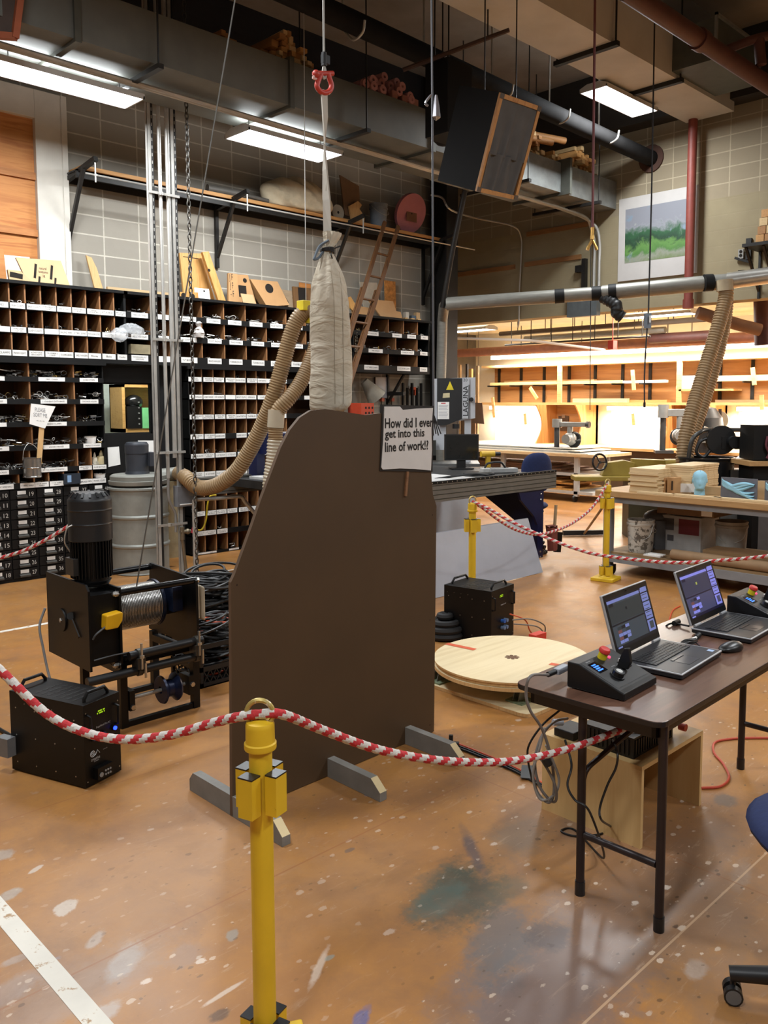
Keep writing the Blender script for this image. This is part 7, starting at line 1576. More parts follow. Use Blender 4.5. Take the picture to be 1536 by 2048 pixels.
for k, (ua, ub, v, lab, cm, hgt) in enumerate(((985, 1245, 768, 'long pale board on the rack brackets beside the dark column', RKL, .06), (1168, 1330, 762, 'bright white batten on the rack brackets, middle bay', PAPER, .05), (1000, 1180, 771, 'thin cream board on the rack brackets, first bay', LTW, .03), (1425, 1560, 750, 'stack of pale boards on the brackets in the last bay', LTW, .10))):
    a, b = PX(ua, v, RX + .15), PX(ub, v, RX + .15); z = 2.131 + (.07 if k == 2 else 0) + (0.0 if k != 1 else .0)
    x = RX + .06 + .12 * (k % 3); tag(MB().box((x, b.y, z), (x + .1, a.y, z + hgt)).build('rack_board', cm, origin=(x, b.y, z)), lab, 'board')
for k, (ua, ub, lab) in enumerate(((1148, 1255, 'pale board lying on the rack bottom board, topmost'), (1200, 1330, 'brown board lying on the rack bottom board behind the pale one'), (1420, 1600, 'long pale board on the rack bottom board in the last bay'))):
    a, b = PX(ua, 800, RX + .1), PX(ub, 800, RX + .1); x = RX + .05 + .13 * k
    tag(MB().box((x, b.y, 1.751), (x + .12, a.y, 1.80 + .03 * (k == 0))).build('rack_board', [LTW, RK, LTW][k], origin=(x, b.y, 1.75)), lab, 'board')
for k in range(4):
    y = PX(1375, 760, RX + .1).y - .05; tag(MB().box((RX + .05, y - .35 + .06 * k, 2.0 + .062 * k), (RX + .30, y + .25 - .04 * k, 2.06 + .062 * k)).build('white_block', PAPER, origin=(RX, y, 2.0 + .06 * k)), 'bright white block in the small stack behind the ribbed hoses', 'block', 'white blocks in the rack behind the hoses')
MB().box((RX, PX(1357, 790, RX).y - 1.0, 1.96), (XF - .03, PX(1357, 790, RX).y, 1.995)).build('half_shelf', RKL, t, True)
for k, (u, v, du, dv, lab) in enumerate(((950 + 315, 740, 3, 40, 'upright pale stick on the rack beside the power cord'), (1505, 735, 4, 35, 'upright pale stick on the rack in the last bay'), (985, 795, 4, 40, 'short pale stick leaning at the rack end beside the dark column'), (1060, 775, 14, 22, 'slanting pale stick hung on the rack brackets'), (1050, 827, 2, 22, 'short pale stick hung under the rack over the first lit backsplash'), (1266, 827, 2, 24, 'short pale stick hung under the rack over the second lit backsplash'), (1523, 790, 1, 30, 'orange upright stick in front of the last bay'))):
    rr_ = RX - .016 if k in (2, 4, 5, 6) else RX + .045; a, b = PX(u, v, rr_), PX(u + du, v + dv, rr_); o = tag(MB().bar(a, b, .07, .03, up=(1, 0, 0)).build('stick', RKL, origin=b), lab, 'stick')
# counter with lit backsplashes and curved partitions
t = thing('counter', 'long wooden counter with curved wooden partitions under the lumber rack', 'counter', (14.5, 8, 0))
MB().box((14.05, 0, .84), (XF - .01, yL, .89)).build('counter_top', RKL, t, True)
MB().box((14.2, 0, 0), (XF - .02, yL, .84)).build('counter_base', mat('counter dark base', '#55402b', .7), t, True)
ARCH = wood('orange partition', '#a86f3a', '#c48a50', .55, 1.6, 'Z', 4)
def part(u, flip):
    y = PX(u, 850, RX).y; pts = []
    for i in range(13):
        f = i / 12; z = .89 + f * .81; pts.append((RX - .35 + .22 * math.sin(math.pi * f), z))
    P_ = [Vector((x, y, z)) for x, z in pts] + [Vector((XF - .02, y, 1.70)), Vector((XF - .02, y, .89))]
    MB().prism(P_, (0, .03, 0)).build('partition', ARCH, t, True)
for u in (1092, 1170, 1342, 1430): part(u, 1)
for a_, b_ in ((1092, 1170), (1342, 1430)):
    MB().box((XF - .10, PX(b_, 850, RX).y, .89), (XF - .02, PX(a_, 850, RX).y, 1.70)).build('plywood_back', RK, t, True)
# strip lights
STL = mat('strip light body', '#d7d2c6', .5)
def strip(label, y, z, x, L, p, group, hang=None):
    z += .03; t = thing('strip_light', label, 'strip light', (x, y, z), math.pi / 2, group)
    MB().box((-L / 2, -.06, .02), (L / 2, .06, .07)).build('body', STL, t); MB().box((-L / 2 + .01, -.055, -.055), (L / 2 - .01, .055, .02)).build('diffuser', TUBEF, t)
    li = bpy.data.lights.new('strip_glow', 'AREA'); li.shape = 'RECTANGLE'; li.size = L - .04; li.size_y = .1; li.energy = p; li.color = (1, .93, .82)
    lo = bpy.data.objects.new('strip_glow', li); COL.objects.link(lo); lo.parent = t; lo.location = (0, 0, -.062)
y = 12.0
for k in range(9):
    strip('lit strip light in the long row above the lumber rack', y - .62 - 1.24 * k, 2.72, RX - .12, 1.23, 46, 'row of strip lights above the lumber rack')
for k, (ua, ub) in enumerate(((970, 1088), (1205, 1310), (1465, 1580))):
    ya, yb = PX(ua, 815, RX).y, PX(ub, 815, RX).y
    strip(['lit strip light under the rack over the first bright backsplash', 'lit strip light under the rack over the second bright backsplash', 'lit strip light under the rack over the backsplash at the picture edge'][k], (ya + yb) / 2, 1.62, RX + .2, ya - yb, 62, None)
    tag(MB().box((XF - .02, yb - .05, .89), (XF - .012, ya + .1, 1.69)).build('backsplash', mat('white backsplash', '#e9e3d6', .6), origin=(XF, yb, .89)), ['bright white backsplash nearest the dark column', 'bright white backsplash between the two saws', 'bright white backsplash at the picture edge'][k], 'backsplash')
# radial arm saws
def radial(label, u, v, D, rz_, s=1.0, dark='#3c3e3f'):
    q = PD(u, v, D); t = thing('radial_saw', label, 'saw', (q.x, q.y, .89), math.radians(rz_))
    GM = mat('grey saw casting', '#8b8e8d', .4, .4, var=.1); DK = mat('dark saw part', dark, .45, .2)
    MB().cyl((0, .22, 0), (0, .22, .62 * s), .05, n=16).box((-.15, .05, 0), (.15, .35, .05)).build('column', DK, t)
    MB().box((-.05, -.42, .50 * s), (.05, .28, .60 * s)).cyl((0, .22, .48 * s), (0, .22, .66 * s), .09, n=18).cyl((0, -.44, .55 * s), (0, -.38, .55 * s), .06, n=14, mi=1).build('arm', [GM, DK], t, bevel=.01)
    MB().sphere((0, -.05, .24 * s), .12, 18, 0, (1.1, 1, 1)).cyl((-.16, -.05, .24 * s), (.1, -.05, .24 * s), .085, n=18).cyl((0, -.05, .34 * s), (0, -.05, .5 * s), .05, n=12).build('motor', GM, t)
    MB().cyl((.11, -.06, .22 * s), (.13, -.06, .22 * s), .15, n=24).tube(curve([(.0, -.16, .2 * s), (0, -.26, .24 * s), (0, -.24, .34 * s), (0, -.1, .38 * s)], 5), .014, 6).build('guard', DK, t)
radial('grey radial arm saw between the orange partitions', 1135, 880, 15.2, 5, .85)
radial('grey radial arm saw partly behind the ribbed hoses', 1352, 880, 14.3, 35, 1.25)
q = PD(1412, 840, 14.6); t = thing('dark_machine', 'dark arched machine housing behind the ribbed hoses', 'machine', (q.x, q.y, .89), math.radians(-20))
MB().lathe([(0, 0), (.30, 0), (.30, .4), (.27, .6), (.16, .76), (0, .8)], n=24).build('housing', mat('dark housing', '#1c1b1a', .5), t)
MB().box((-.3, -.36, .18), (.2, -.2, .24)).bar((-.32, -.3, .45), (-.05, -.32, .32), .03, .03).box((-.2, -.34, .34), (.2, -.25, .40)).build('fence', GALV, t)
q = PX(1438, 840, RX - .05); o = MB().cyl((0, 0, 0), (-.012, 0, 0), .16, n=32).box((-.016, -.03, .05), (-.012, .03, .2), 1).build('saw_blade', [mat('blade steel', '#a39a88', .4, .6), BLKC]); tag(o, 'large round saw blade hung on the orange partition', 'saw blade'); o.location = (q.x, q.y - .02, q.z)
q = PX(1127, 850, XF - .12); tag(MB().box((XF - .125, q.y - .13, q.z - .12), (XF - .11, q.y + .13, q.z + .19)).box((XF - .13, q.y - .04, q.z + .15), (XF - .125, q.y + .04, q.z + .22), 1).build('clipboard', [mat('brown clipboard', '#4f3a29', .6), ZINC], origin=q), 'brown clipboard hung between the orange partitions', 'clipboard')
# vertical lumber store left of the rack
cols_ = ['#7a5a3a', '#b48a54', '#3a2f28', '#a98a62', '#5d4733', '#2a2523', '#c2995e', '#6a4f37', '#8b6f4d']
for k in range(9):
    u = 897 + 7.0 * k; p = PX(u, 900, 14.3 - .12 * (k % 3)); h = [2.5, 2.3, 2.05, 2.6, 2.2, 2.6, 2.5, 1.9, 2.55][k]; w = [.06, .09, .12, .05, .14, .05, .10, .12, .05][k]
    tag(MB().box((p.x, p.y - w / 2, 0), (p.x + .05, p.y + w / 2, h)).build('upright_board', wood('upright %d' % k, cols_[k], cols_[k], .6, 3, 'Z'), origin=(p.x, p.y, 0)), ['brown', 'light tan', 'wide dark', 'thin sandy', 'wide brown', 'thin black', 'bright pine', 'short brown', 'thin tan'][k] + ' board standing on end in the store behind the band saw', 'board')
q = PX(955, 870, 13.9); P_ = [PX(u, v, 13.9) for u, v in ((948, 805), (964, 806), (968, 848), (944, 846))]; tag(MB().prism(P_, (.012, 0, 0)).cyl((P_[0] + P_[1]) / 2 - ZA * .02, Vector((P_[0].x, (P_[0].y + P_[1].y) / 2, 3.32)), .004, n=5).build('brown_hardboard', mat('dark brown panel', '#4a3526', .7), origin=P_[0]), 'dark brown panel hung beside the band saw', 'panel')
# pipes of the low room
def pipe(name, label, pts, r, m, n=12, hang=None):
    t = thing(name, label, 'pipe', pts[0]); MB().tube(pts, r, n).build('pipe', m, t, True)
    if hang:
        for f in hang: p = pts[0].lerp(pts[-1], f); MB().cyl(p, (p.x, p.y, 3.32), .008, n=5).build('hanger_rod', STEELDK, t, True)
    return t
def zl(a, b, x, z): return [Vector((x, PX(a, 700, x).y, z)), Vector((x, PX(b, 700, x).y, z))]
pipe('warm_pipe', 'fat dusty pink pipe running above the row of strip lights', zl(885, 1545, 13.9, 2.83), .09, PIPERW, 16, (.1, .3, .5, .7, .9))
pipe('dark_pipe', 'dark horizontal duct pipe below the cream ceiling', zl(1000, 1420, 12.9, 3.08), .045, mat('dark line', '#4a4038', .6, .2), 8, (.1, .25, .4, .55, .7, .85))
pipe('steel_pipe', 'shiny steel duct pipe below the cream ceiling', zl(1050, 1330, 13.2, 2.98), .055, SPOUT, 12, (.2, .5, .8))
pipe('brown_pipe', 'short fat rust brown pipe behind the red standpipe', zl(1300, 1420, 13.3, 2.85), .085, PIPER, 14, (.3, .7))
pipe('white_conduit', 'white conduit crossing under the cream ceiling', [PD(895, 676, 14.0), PD(1060, 681, 14.0), PD(1210, 700, 14.2)], .022, PAPER, 8)
pipe('thin_conduit', 'thin dark conduit with rods under the cream ceiling', zl(1010, 1300, 12.2, 2.80), .018, STEELDK, 6, (.05, .2, .35, .5, .65, .8, .95))
pipe('brown_pipe', 'tan pipe with an elbow at the picture edge under the main dust duct', [PD(1395, 625, 11.8), PD(1480, 650, 11.8), PD(1520, 660, 11.8)], .085, mat('dusty tan pipe', '#8a6c58', .7), 14)
pipe('red_pipe', 'dark red elbow pipe at the picture edge under the low ceiling', [PD(1525, 600, 11.9), PD(1527, 690, 11.9)], .12, PIPER, 14)
q = PD(1225, 690, 13.8); tag(MB().cbox((0, 0, 0), (.12, .10, .14)).cyl((0, 0, .07), (0, 0, 3.32 - q.z), .008, n=5).build('alarm_box', mat('alarm red', '#c4453c', .5)), 'small red alarm box under the cream ceiling', 'alarm').location = q
# main dust duct in front of the back wall
t = thing('dust_duct', 'long grey steel dust duct running in front of the back wall', 'duct', (10.5, 7, 3.1))
A0, A1, A2 = PD(893, 608, 11.2), PD(1205, 586, 10.9), PD(1385, 569, 10.6)
MB().tube([A0, A1], .085, 18).build('duct', SPOUT, t, True); MB().tube([A1, A2, PD(1455, 563, 10.5)], .095, 18).build('duct', SPOUT, t, True)
MB().tube([PD(1455, 562, 10.5), PD(1580, 545, 10.2), PD(2000, 470, 8.3)], .10, 18).build('duct', mat('bright steel duct', '#b9b7b0', .3, .8), t, True)
for f in (.70, .93): p, p2 = A0.lerp(A1, f), A0.lerp(A1, f + .06); MB().tube([p, p2], .092, 16).build('joint_band', BLACKP, t, True)
MB().tube([A1 + (A2 - A1) * .07, A1 + (A2 - A1) * .16], .103, 16).build('joint_band', BLACKP, t, True)
hose('h', '', [A1 + Vector((0, 0, -.05)), PD(1232, 610, 10.8), PD(1233, 625, 10.8), PD(1245, 635, 10.8)], .075, BLACKP, pitch=.05).build('flex_stub', mat('black taped flex', '#1c1c1c', .5, wear=('#8f8f8c', 9, .62)), t, True)
MB().cyl(PD(1408, 566, 10.5), PD(1425, 565, 10.5), .105, n=16).build('joint_band', BLACKP, t, True); MB().cyl(PD(1478, 558, 10.5), PD(1488, 557, 10.5), .105, n=16).build('joint_band', BLACKP, t, True)
MB().tube([A0 + Vector((0, 0, .01)), PD(888, 612, 11.3), PD(885, 640, 11.6), PD(882, 760, 11.75), PD(882, 930, 11.75)], .07, 14).build('drop_pipe', SPOUT, t, True)
MB().tube([PD(885, 615, 11.2), PD(905, 500, 11.0), PD(930, 380, 10.8)], .035, 10).build('dark_brace', STEELDK, t, True)
t = thing('dust_hose', 'pair of long tan ribbed hoses hanging from the main dust duct', 'hose', PD(1450, 570, 10.4))
hose('h', '', [PD(1450, 568, 10.4), PD(1452, 590, 10.4), PD(1440, 640, 10.35), PD(1422, 700, 10.3), PD(1400, 770, 10.2), PD(1382, 830, 10.1), PD(1370, 880, 10.05), PD(1366, 925, 10.0)], .085, HOSE, pitch=.034).build('hose', HOSE, t, True)
hose('h', '', [PD(1450, 575, 10.45), PD(1453, 610, 10.55), PD(1446, 660, 10.55), PD(1432, 720, 10.5), PD(1415, 780, 10.45), PD(1395, 840, 10.35), PD(1378, 890, 10.25), PD(1372, 925, 10.2)], .08, HOSE, pitch=.034).build('hose', HOSE, t, True)
MB().cyl(PD(1449, 560, 10.4), PD(1450, 582, 10.4), .10, n=18).build('collar', mat('pale collar', '#b0a083', .5), t, True)
# ------------------------------------------------------------------ things up on the duct
BLK = [wood('lumber end a', '#a5743f', '#b98a52', .6), wood('lumber end b', '#8a5f36', '#a37443', .6), wood('lumber end c', '#b99a6a', '#cbae7f', .6)]
rng = random.Random(12)
dk_y = 6.70; ZD = 4.972
def block(x, y, z, w, h, L, yaw, m, lab, grp, name='lumber_offcut'):
    o = MB().frame((0, 0, 0), 0).box((-w / 2, 0, 0), (w / 2, L, h)).build(name, m); o.location = (x, y, z); o.rotation_euler = (0, 0, yaw); return tag(o, lab, 'lumber', grp)
def heap(u0, u1, n, levels, lab, grp, seed, tilt=.25, wr=(.04, .09)):
    r = random.Random(seed); xa_, xb2 = PY(u0, 200, dk_y).x, PY(u1, 250, dk_y).x; z = ZD
    for l in range(levels):
        x = xa_ + .05 * l; hh_ = r.uniform(.04, .06); k = 0
        while x < xb2 - .05 * l and k < n:
            w = r.uniform(*wr); block(x + w / 2, dk_y + r.uniform(0, .12), z, w * .92, hh_ * r.uniform(.75, .98), r.uniform(.35, .6), r.uniform(-tilt, tilt) * .25, r.choice(BLK), lab, grp); x += w + .003; k += 1
        z += hh_ + .002
heap(440, 478, 4, 2, 'pale lumber end on the dark duct before the hoist cable, small pile', 'small lumber pile on the dark duct', 4)
heap(528, 638, 12, 6, 'lumber offcut in the pile on the dark duct behind the hoist cable', 'lumber offcuts on the dark duct behind the hoist cable', 5)
# pink pipe insulation tubes, ends to the room
PINK = mat('pink foam tube', '#b98484', .85, var=.08); PINKD = mat('tube bore', '#2e1c1c', .9)
tube0 = None; cents = [(727, 174), (749, 175), (738, 182), (758, 186), (729, 195), (743, 199), (752, 162), (757, 174), (770, 178), (771, 163), (775, 151), (787, 170), (801, 162), (802, 174), (785, 182), (796, 184), (810, 188), (816, 194), (776, 192), (762, 196), (753, 196), (767, 207), (735, 207), (804, 198), (818, 205), (742, 161)]
xs_ = [PY(u, v, dk_y) for u, v in cents]
for i, p in enumerate(xs_):
    if p.z < ZD + .045: p.z = ZD + .047
    if tube0 is None:
        tube0 = thing('foam_tube', 'pink foam pipe insulation tube with its open end over the dark duct', 'foam tube', (p.x, dk_y, p.z), group='pink foam tubes on the dark duct')
        MB().lathe([(.016, 0), (.046, 0), (.046, .7), (.016, .7), (.016, 0)], n=18, axis=(0, 1, 0)).build('tube', PINK, tube0)
        MB().lathe([(.0155, .02), (.0, .02)], n=12, axis=(0, 1, 0)).build('bore', PINKD, tube0)
    else: dup(tube0, (p.x, dk_y + rng.uniform(-.05, .1), p.z))
a = PY(788, 210, dk_y - .02); 
for k, u in enumerate((786, 806, 818, 828)):
    p = PY(u, 215, dk_y); block(p.x, dk_y - .03, ZD, .075, .08 - .01 * (k % 2), .4, 0, mat('pinkish block', '#a3716a', .8, var=.15), 'pinkish square block end below the pink foam tubes', 'pinkish block ends on the dark duct', 'foam_block')
def heap2(u0, u1, v, levels, lab, grp, seed, z, y, wr=(.045, .08)):
    r = random.Random(seed); xa_, xb2 = PY(u0, v, y).x, PY(u1, v, y).x
    for l in range(levels):
        x = xa_ + r.uniform(0, .06) + .03 * l; hh_ = r.uniform(.045, .065)
        while x < xb2 - .05 * l:
            w = r.uniform(*wr)
            if r.random() < .88: block(x + w / 2, y + r.uniform(0, .14), z, w * .94, hh_ * r.uniform(.8, .98), r.uniform(.3, .5), r.uniform(-.05, .05), r.choice(BLK + BLK[:1]), lab, grp)
            x += w + .004
        z += hh_ + .002
heap2(1058, 1098, 310, 6, 'wood block end in the stack right behind the black framed box', 'wood block ends on the bright duct, first stack', 31, 4.965, 6.83)
heap2(1102, 1138, 325, 3, 'wood block end in the middle stack on the bright duct', 'wood block ends on the bright duct, middle stack', 32, 4.965, 6.83)
heap2(1145, 1200, 345, 6, 'dim wood block end in the stack beside the back wall', 'wood block ends on the bright duct, last stack', 33, 4.965, 6.83)
for k, (u, v, lab) in enumerate(((1105, 285, 'round ended pole lying across the wood stacks, nearest the black box'), (1130, 282, 'round ended pole lying across the wood stacks, beside the back wall'))):
    p = PY(u, v, 6.8); tag(MB().cyl((0, 0, 0), (-.6, .25, .03), .045, n=12).build('pole', BLK[1]), lab, 'pole').location = p
# rack platform, black boxes behind the hung box
# hung black box with wooden frame
M3 = Matrix(((.99941, -.00844, -.03328), (-.00393, .93489, -.35491), (.03410, .35483, .93431)))
o = Vector((5.4439, 4.4452, 4.2358)); w, d, h = .536, .457, .775
t = thing('hung_speaker_box', 'black cloth fronted box with a wooden frame hung tilted from the ceiling', 'box', o)
def W_(x, y, z): return o + M3 @ Vector((x, y, -z))
bk = MB(); R_ = M3
bk.obox(W_(w / 2, d / 2 + .01, h / 2), (w, d, h), R_); bk.build('cabinet', mat('dull black box', '#080809', .75, spec=.25), t, True)
m = MB()
for (x0, z0, x1, z1) in ((0, 0, w, .035), (0, h - .035, w, h), (0, .035, .035, h - .035), (w - .035, .035, w, h - .035)): m.obox(W_((x0 + x1) / 2, 0, (z0 + z1) / 2), (x1 - x0, .025, z1 - z0), R_)
m.build('wood_frame', wood('box frame wood', '#96683e', '#b2834f', .55, 3, 'Z'), t, True)
for (x, z) in ((.02, .02), (w - .02, .02), (.02, h - .02), (w - .02, h - .02)): MB().obox(W_(x, -.014, z), (.05, .004, .04), R_).build('corner_plate', mat('dull corner', '#5a534d', .5, .4), t, True)
for z0, z1, sd in ((.035, h * .60, 1), (h * .58, h - .035, 2)):
    N = 40; m = MB(); rows_ = []
    for j in range(11):
        z = z0 + (z1 - z0) * j / 10
        rows_.append([W_(.03 + (w - .06) * i / N, -.004 + .013 * math.sin(i * .55 + sd * 2 + .8 * math.sin(i * .3 + j * .25)) * (j / 10 if sd == 1 else 1 - .0 * j), z) for i in range(N + 1)])
    vs_ = [p for r in rows_ for p in r]; m._add(vs_, [(j * (N + 1) + i, j * (N + 1) + i + 1, (j + 1) * (N + 1) + i + 1, (j + 1) * (N + 1) + i) for j in range(10) for i in range(N)], 0, True)
    m.build('black_cloth', mat('grey black cloth', '#474747', .7), t, True)
m = MB()
for x in (.06, w - .06): p = W_(x, d * .5, 0); m.cyl(p, (p.x, p.y, ZC), .006, n=6)
m.build('hanger_wire', STEELDK, t, True)
q = PD(897, 205, 8.6); tag(MB().cbox((0, 0, 0), (.35, .3, .7)).build('black_speaker', mat('dull black box', '#080809', .75, spec=.25)), 'dark box hung behind the black framed box', 'box').location = q
tag(MB().cyl((q.x, q.y, q.z + .3), (q.x, q.y, ZC), .008, n=6).build('hanger_rod', STEELDK, origin=(q.x, q.y, ZC)), 'rod holding the dark box behind the framed box', 'rod')
q = PD(885, 255, 9.0); o2 = tag(MB().sphere((0, 0, 0), .16, 16, 0, (1, .8, 1.2)).build('stage_lamp', mat('dull black box', '#080809', .75, spec=.25)), 'dark round stage lamp hung below the dark box', 'lamp'); o2.location = q; tag(MB().cyl((q.x, q.y, q.z + .18), (q.x, q.y, ZC), .008, n=6).build('lamp_rod', STEELDK, origin=(q.x, q.y, ZC)), 'rod holding the dark round stage lamp', 'rod')
# ------------------------------------------------------------------ painting on the back wall (plain stand-in landscape)
t = thing('painting', 'white edged landscape painting in greens and greys hung on the back wall', 'painting', (XB, 6.1, 3.52))
pz0, pz1, py0, py1 = 3.515, 4.69, 5.49, 6.71
MB().box((XB - .035, py0, pz0), (XB - .003, py1, pz1)).build('board', mat('white painting board', '#bcb8b4', .6, var=.03), t, True)
T = NT('abstract landscape paint'); p = T.pos(); sp = T.n('ShaderNodeSeparateXYZ'); T.l(p, sp.inputs[0])
n1 = T.noise(p, 3.2, 5, .6, 1.0); n2 = T.noise(p, 11, 6, .7, .6); n3 = T.noise(T.mapping(p, loc=(3, 5, 1)), 4.0, 4, .5, .5)
hgt = T.math('MULTIPLY', T.math('SUBTRACT', sp.outputs[2], .24), 1.28); f_ = T.math('ADD', T.math('ADD', hgt, T.math('MULTIPLY', n1, .5)), T.math('MULTIPLY', n2, .18))
c_ = T.ramp(f_, [(.30, hexl('#6f7f55')), (.42, hexl('#8b8f80')), (.50, hexl('#4f7a3e')), (.62, hexl('#5f8a46')), (.72, hexl('#23402d')), (.85, hexl('#2f5a3a')), (.97, hexl('#8d8f96')), (1.0, hexl('#85878f'))])
c_ = T.mix(T.ramp(n3, [(.60, (0, 0, 0)), (.66, (1, 1, 1))]), c_, hexl('#7f8f9f')); c_ = T.mix(T.ramp(n2, [(.62, (0, 0, 0)), (.75, (.6, .6, .6))]), c_, hexl('#c9c9b8'))
T.l(c_, T.b.inputs['Base Color']); T.b.inputs['Roughness'].default_value = .6
MB().box((XB - .037, py0 + .11, pz0 + .25), (XB - .035, py1 - .11, pz1 - .16)).build('canvas', T.m, t, True)
# battens and small fittings on the back wall
WB = wood('wall batten', '#7a5434', '#94693f', .6, 3, 'Y')
for k, (u0, v0, u1, v1, lab) in enumerate(((905, 552, 1031, 533, 'wooden batten on the dark back wall beside the column'), (1051, 530, 1163, 513, 'wooden batten on the dark back wall beside the grey conduits'), (1050, 592, 1162, 580, 'lower wooden batten behind the dust duct'), (1055, 470, 1190, 445, 'upper wooden batten under the bright duct'))):
    a, b = PX(u0, v0, XB), PX(u1, v1, XB); z = (a.z + b.z) / 2; tag(MB().box((XB - .03, b.y, z - .035), (XB, a.y, z + .035)).build('wall_batten', WB, origin=(XB, a.y, z)), lab, 'batten')
q = PX(1172, 545, XB); tag(MB().box((XB - .08, q.y - .03, q.z - .25), (XB, q.y + .03, q.z + .2)).box((XB - .12, q.y + .03, q.z - .0), (XB - .04, q.y + .12, q.z + .1)).build('wall_bracket', STEELDK, origin=q), 'dark steel bracket on the back wall beside the conduits', 'bracket')
t = thing('wall_conduit', 'thin conduit curving down the dark back wall beside the column', 'conduit', (XB - .1, 9, 4))
MB().tube(curve([PD(862, 390, 11.8), PD(885, 396, 11.7), PD(902, 420, 11.6), PX(955, 437, 10.3), PX(1025, 452, 10.75), PX(1042, 475, XB - .06), PX(1042, 520, XB - .05), PX(1039, 580, XB - .05), PX(1038, 640, XB - .05), PX(1036, 655, XB - .02)], 5), .013, 8).build('conduit', COND, t, True)
t = thing('side_shelf', 'black bracket shelf on the back wall at the picture edge with light and socket', 'shelf', (XB, 4.2, 3.6))
a = PX(1502, 498, XB - .3); MB().box((XB - .5, a.y - 1.2, a.z), (XB, a.y + .03, a.z + .04)).build('board', STEELDK, t, True)
for dy in (.0, -.22): MB().bar((XB - .45, a.y + dy, a.z), (XB - .02, a.y + dy, a.z - .5), .03, .03).box((XB - .03, a.y + dy - .015, a.z - .6), (XB, a.y + dy + .015, a.z)).build('brace', STEELDK, t, True)
q = PX(1500, 500, XB - .02); MB().box((XB - .04, q.y - .02, q.z - .12), (XB, q.y + .05, q.z + .15)).bar(PX(1470, 516, XB - .05), PX(1502, 525, XB - .02), .04, .03).build('upright', STEELDK, t, True)
q = PX(1482, 508, XB - .05); MB().box((XB - .06, q.y - .035, q.z - .06), (XB - .02, q.y + .035, q.z + .06)).cyl((XB - .065, q.y, q.z + .03), (XB - .06, q.y, q.z + .03), .02, n=12, mi=1).cyl((XB - .065, q.y, q.z - .02), (XB - .06, q.y, q.z - .02), .02, n=12, mi=1).build('socket_outlet', [mat('socket grey', '#8e8c87', .5), HOLE], t, True)
for k in range(4):
    for j in range(2 if k else 3):
        y = a.y - .12 - .11 * j - .02 * k; tag(MB().box((XB - .45, y - .1, a.z + .041 + .1 * k), (XB - .1, y - .0, a.z + .135 + .1 * k)).build('wood_block', BLK[(k + j) % 3], origin=(XB - .4, y, a.z + .041 + .1 * k)), 'squared wood block end stacked on the bracket shelf at the picture edge', 'block', 'wood blocks on the bracket shelf')
# cords hanging from the ceiling
def drop(name, label, u0, u1, vtop, vbot, D, r, m, cat='cord'):
    a, b = PD(u0, vtop, D), PD(u1, vbot, D); return tag(MB().tube([Vector((b.x + (a.x - b.x), b.y + (a.y - b.y), ZC)), a, b], r, 7).build(name, m, origin=b), label, cat)
D1 = 7.4
t = thing('air_hose', 'thin dusty red air hose hanging from the ceiling with a brass fork coupling', 'hose', PD(1184, 455, D1))
b = PD(1185, 455, D1); a = PD(1190, 0, D1)
MB().tube([Vector((a.x, a.y, ZC)), a, b], .011, 8).build('hose', mat('dusty red hose', '#6e3f40', .7), t, True)
BR = mat('brass fitting', '#b58d4a', .35, .7)
m = MB().cyl(b, b - ZA * .07, .016, n=10).cyl(b - ZA * .07, b - ZA * .10, .020, n=6)
for s in (-1, 1): m.cyl(b - ZA * .10, b - ZA * .17 + RT * .035 * s, .012, n=8).cyl(b - ZA * .16 + RT * .03 * s, b - ZA * .19 + RT * .042 * s, .014, n=8)
m.build('fork_coupling', BR, t, True)
D2 = 8.6
t = thing('pull_cord', 'long dark cord with a grey box hanging in front of the painting', 'cord', PD(1292, 860, D2))
a, b = PD(1310, 0, D2), PD(1292, 690, D2); c2 = PD(1289, 805, D2)
MB().tube([Vector((a.x, a.y, ZC)), a, PD(1303, 400, D2), PD(1297, 620, D2), b] + curve([b, PD(1289, 750, D2), c2], 5)[1:], .008, 7).build('cord', mat('dark cord', '#232326', .6), t, True)
MB().obox(PD(1295, 642, D2), (.06, .06, .15), Matrix.Rotation(.8, 3, 'Z')).obox(PD(1300, 638, D2 - .05), (.015, .012, .07), Matrix.Rotation(.8, 3, 'Z'), 1).build('grey_box', [mat('grey cord box', '#66707c', .5), PAPER], t, True)
MB().cyl(c2, c2 - ZA * .05, .013, n=8).build('plug', BLKC, t, True)
t = thing('tape_cord', 'long dark cord with a scrap of silver tape hanging beside the steel column', 'cord', PD(866, 600, 5.2))
a, b = PD(863, 0, 5.2), PD(867, 830, 5.2)
MB().tube([Vector((a.x, a.y, ZC)), a, PD(865, 300, 5.2), PD(866, 600, 5.2), b], .0065, 7).build('cord', mat('grey dark cord', '#4b4b50', .5), t, True)
m = MB().tube(curve([PD(863, 190, 5.2), PD(858, 195, 5.2), PD(851, 206, 5.2), PD(856, 212, 5.2)], 5), .008, 6).lathe([(.0, 0), (.028, .02), (.02, .09), (.008, .15)], PD(872, 242, 5.2), 8)
m.build('silver_tape', mat('silver tape', '#9d9ba0', .25, .7), t, True)
m = MB()
for k in range(5): m.tube(curve([PD(867, 828, 5.2), PD(866 + 3 * k - 3, 850, 5.2), PD(862 + 5 * k, 868 + 3 * (k % 2), 5.2)], 4), .004, 5)
m.build('frayed_end', BLKC, t, True)
drop('drop_wire', 'very thin cord hanging below the brass coupling to the rack', 1182, 1180, 470, 820, 12.5, .006, BLKC)
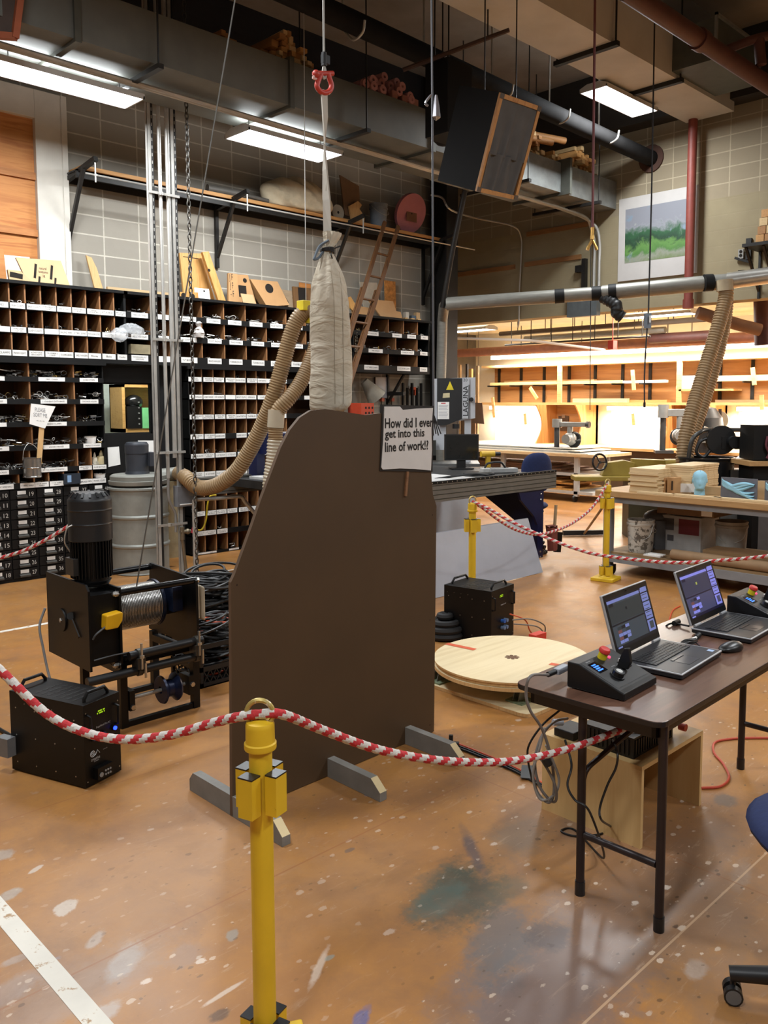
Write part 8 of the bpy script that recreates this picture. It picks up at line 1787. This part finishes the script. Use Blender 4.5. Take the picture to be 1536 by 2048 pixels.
# orange steel in the top corner
q = PD(20, 0, 6.6)
t = thing('corner_scaffold', 'rusty orange steel frame with a dark panel in the top corner of the picture', 'frame', (q.x, q.y, 4.9))
P = [PD(u, v, 6.4) for u, v in ((-80, -60), (47, -60), (28, 76), (-80, 66))]; nb = FW.copy(); nb.z = 0; nb.normalize()
MB().prism(P, nb * .03).build('panel', mat('dull brown panel', '#4b3d36', .8), t, True)
m = MB().bar(PD(47, -60, 6.38), PD(30, 76, 6.38), .045, .045).bar(PD(32, 74, 6.38), PD(-80, 64, 6.38), .045, .045); m.build('rail', mat('rust orange', '#8f4a2c', .6), t, True)
m = MB().cyl(PD(0, -40, 6.5), PD(0, -40, 6.5) + ZA * 2, .012, n=6); m.build('hanger_rod', STEELDK, t, True)
# tools under the short pigeonholes: funnel, whiteboard, clamps, red bit rack
q = PY(752, 775, YW - .16); o = MB().lathe([(.05, 0), (.06, .12), (.14, .30), (.145, .30), (.055, .0)], n=20, axis=(.6, -.2, -.75)).build('white_funnel', mat('dirty white cone', '#a39b8b', .7)); tag(o, 'dirty white funnel hanging beside the ladder', 'funnel'); o.location = PY(728, 762, YW - .2)
a, b = PY(750, 754, YW - .01), PY(778, 796, YW - .01); t = thing('small_whiteboard', 'small white board hung under the short pigeonholes', 'board', (a.x, YW, b.z)); MB().box((a.x, YW - .02, b.z), (b.x, YW, a.z)).build('panel', mat('whiteboard', '#b9b8ba', .4), t, True); MB().box((a.x - .01, YW - .025, b.z - .012), (b.x + .01, YW, b.z)).box((a.x - .012, YW - .025, b.z), (a.x, YW, a.z)).build('edge', mat('brown edge', '#5a3f2e', .6), t, True)
a, b = PY(722, 806, 7.9), PY(748, 862, 7.9); t = thing('bit_rack', 'red metal rack with rows of round holes behind the brown board', 'rack', (a.x, 7.9, b.z))
m = MB().box((a.x, 7.9, b.z - .9), (b.x, 8.15, a.z))
for i in range(3):
    for j in range(8): cx, cz = a.x + .08 + .055 * i, a.z - .06 - .065 * j; m._add(m.ring((cx, 7.8985, cz), (0, 1, 0), .016, 10), [tuple(range(10))], 1)
m.build('body', [mat('orange red metal', '#a8391f', .5), HOLE], t, True)
for k, u in enumerate((763, 783)):
    q = PY(u, 800, YW - .022); t = thing('bar_clamp', ['bar clamp with red jaw hung nearest the red rack', 'bar clamp with red jaw hung nearest the bracket'][k], 'clamp', q)
    MB().box((-.008, -.006, -.8), (.008, .006, .1)).cyl((-.06, 0, .12), (.06, 0, .12), .006, n=6).cyl((0, 0, .02), (0, 0, .12), .007, n=6).build('bar', STEELDK, t)
    MB().box((-.02, -.03, -.02), (.03, .02, .03)).build('jaw', mat('clamp red', '#a8482c', .5), t)
for k in range(5):
    q = PY(806 + 9 * k, 800, YW - .06); tag(MB().box((-.012, -.02, -.5), (.012, .02, .25 - .07 * (k % 2))).build('steel_rod', STEELDK), 'dark steel clamp bar hung by the column under the short pigeonholes', 'clamp', 'clamp bars by the column').location = q
q = PY(826, 777, YW - .05); tag(MB().cbox((0, 0, 0), (.08, .05, .04)).cbox((0.03, 0, -.05), (.02, .04, .1)).build('red_clamp', mat('clamp red', '#a8482c', .5)), 'small red clamp jaw hung near the steel column', 'clamp').location = q
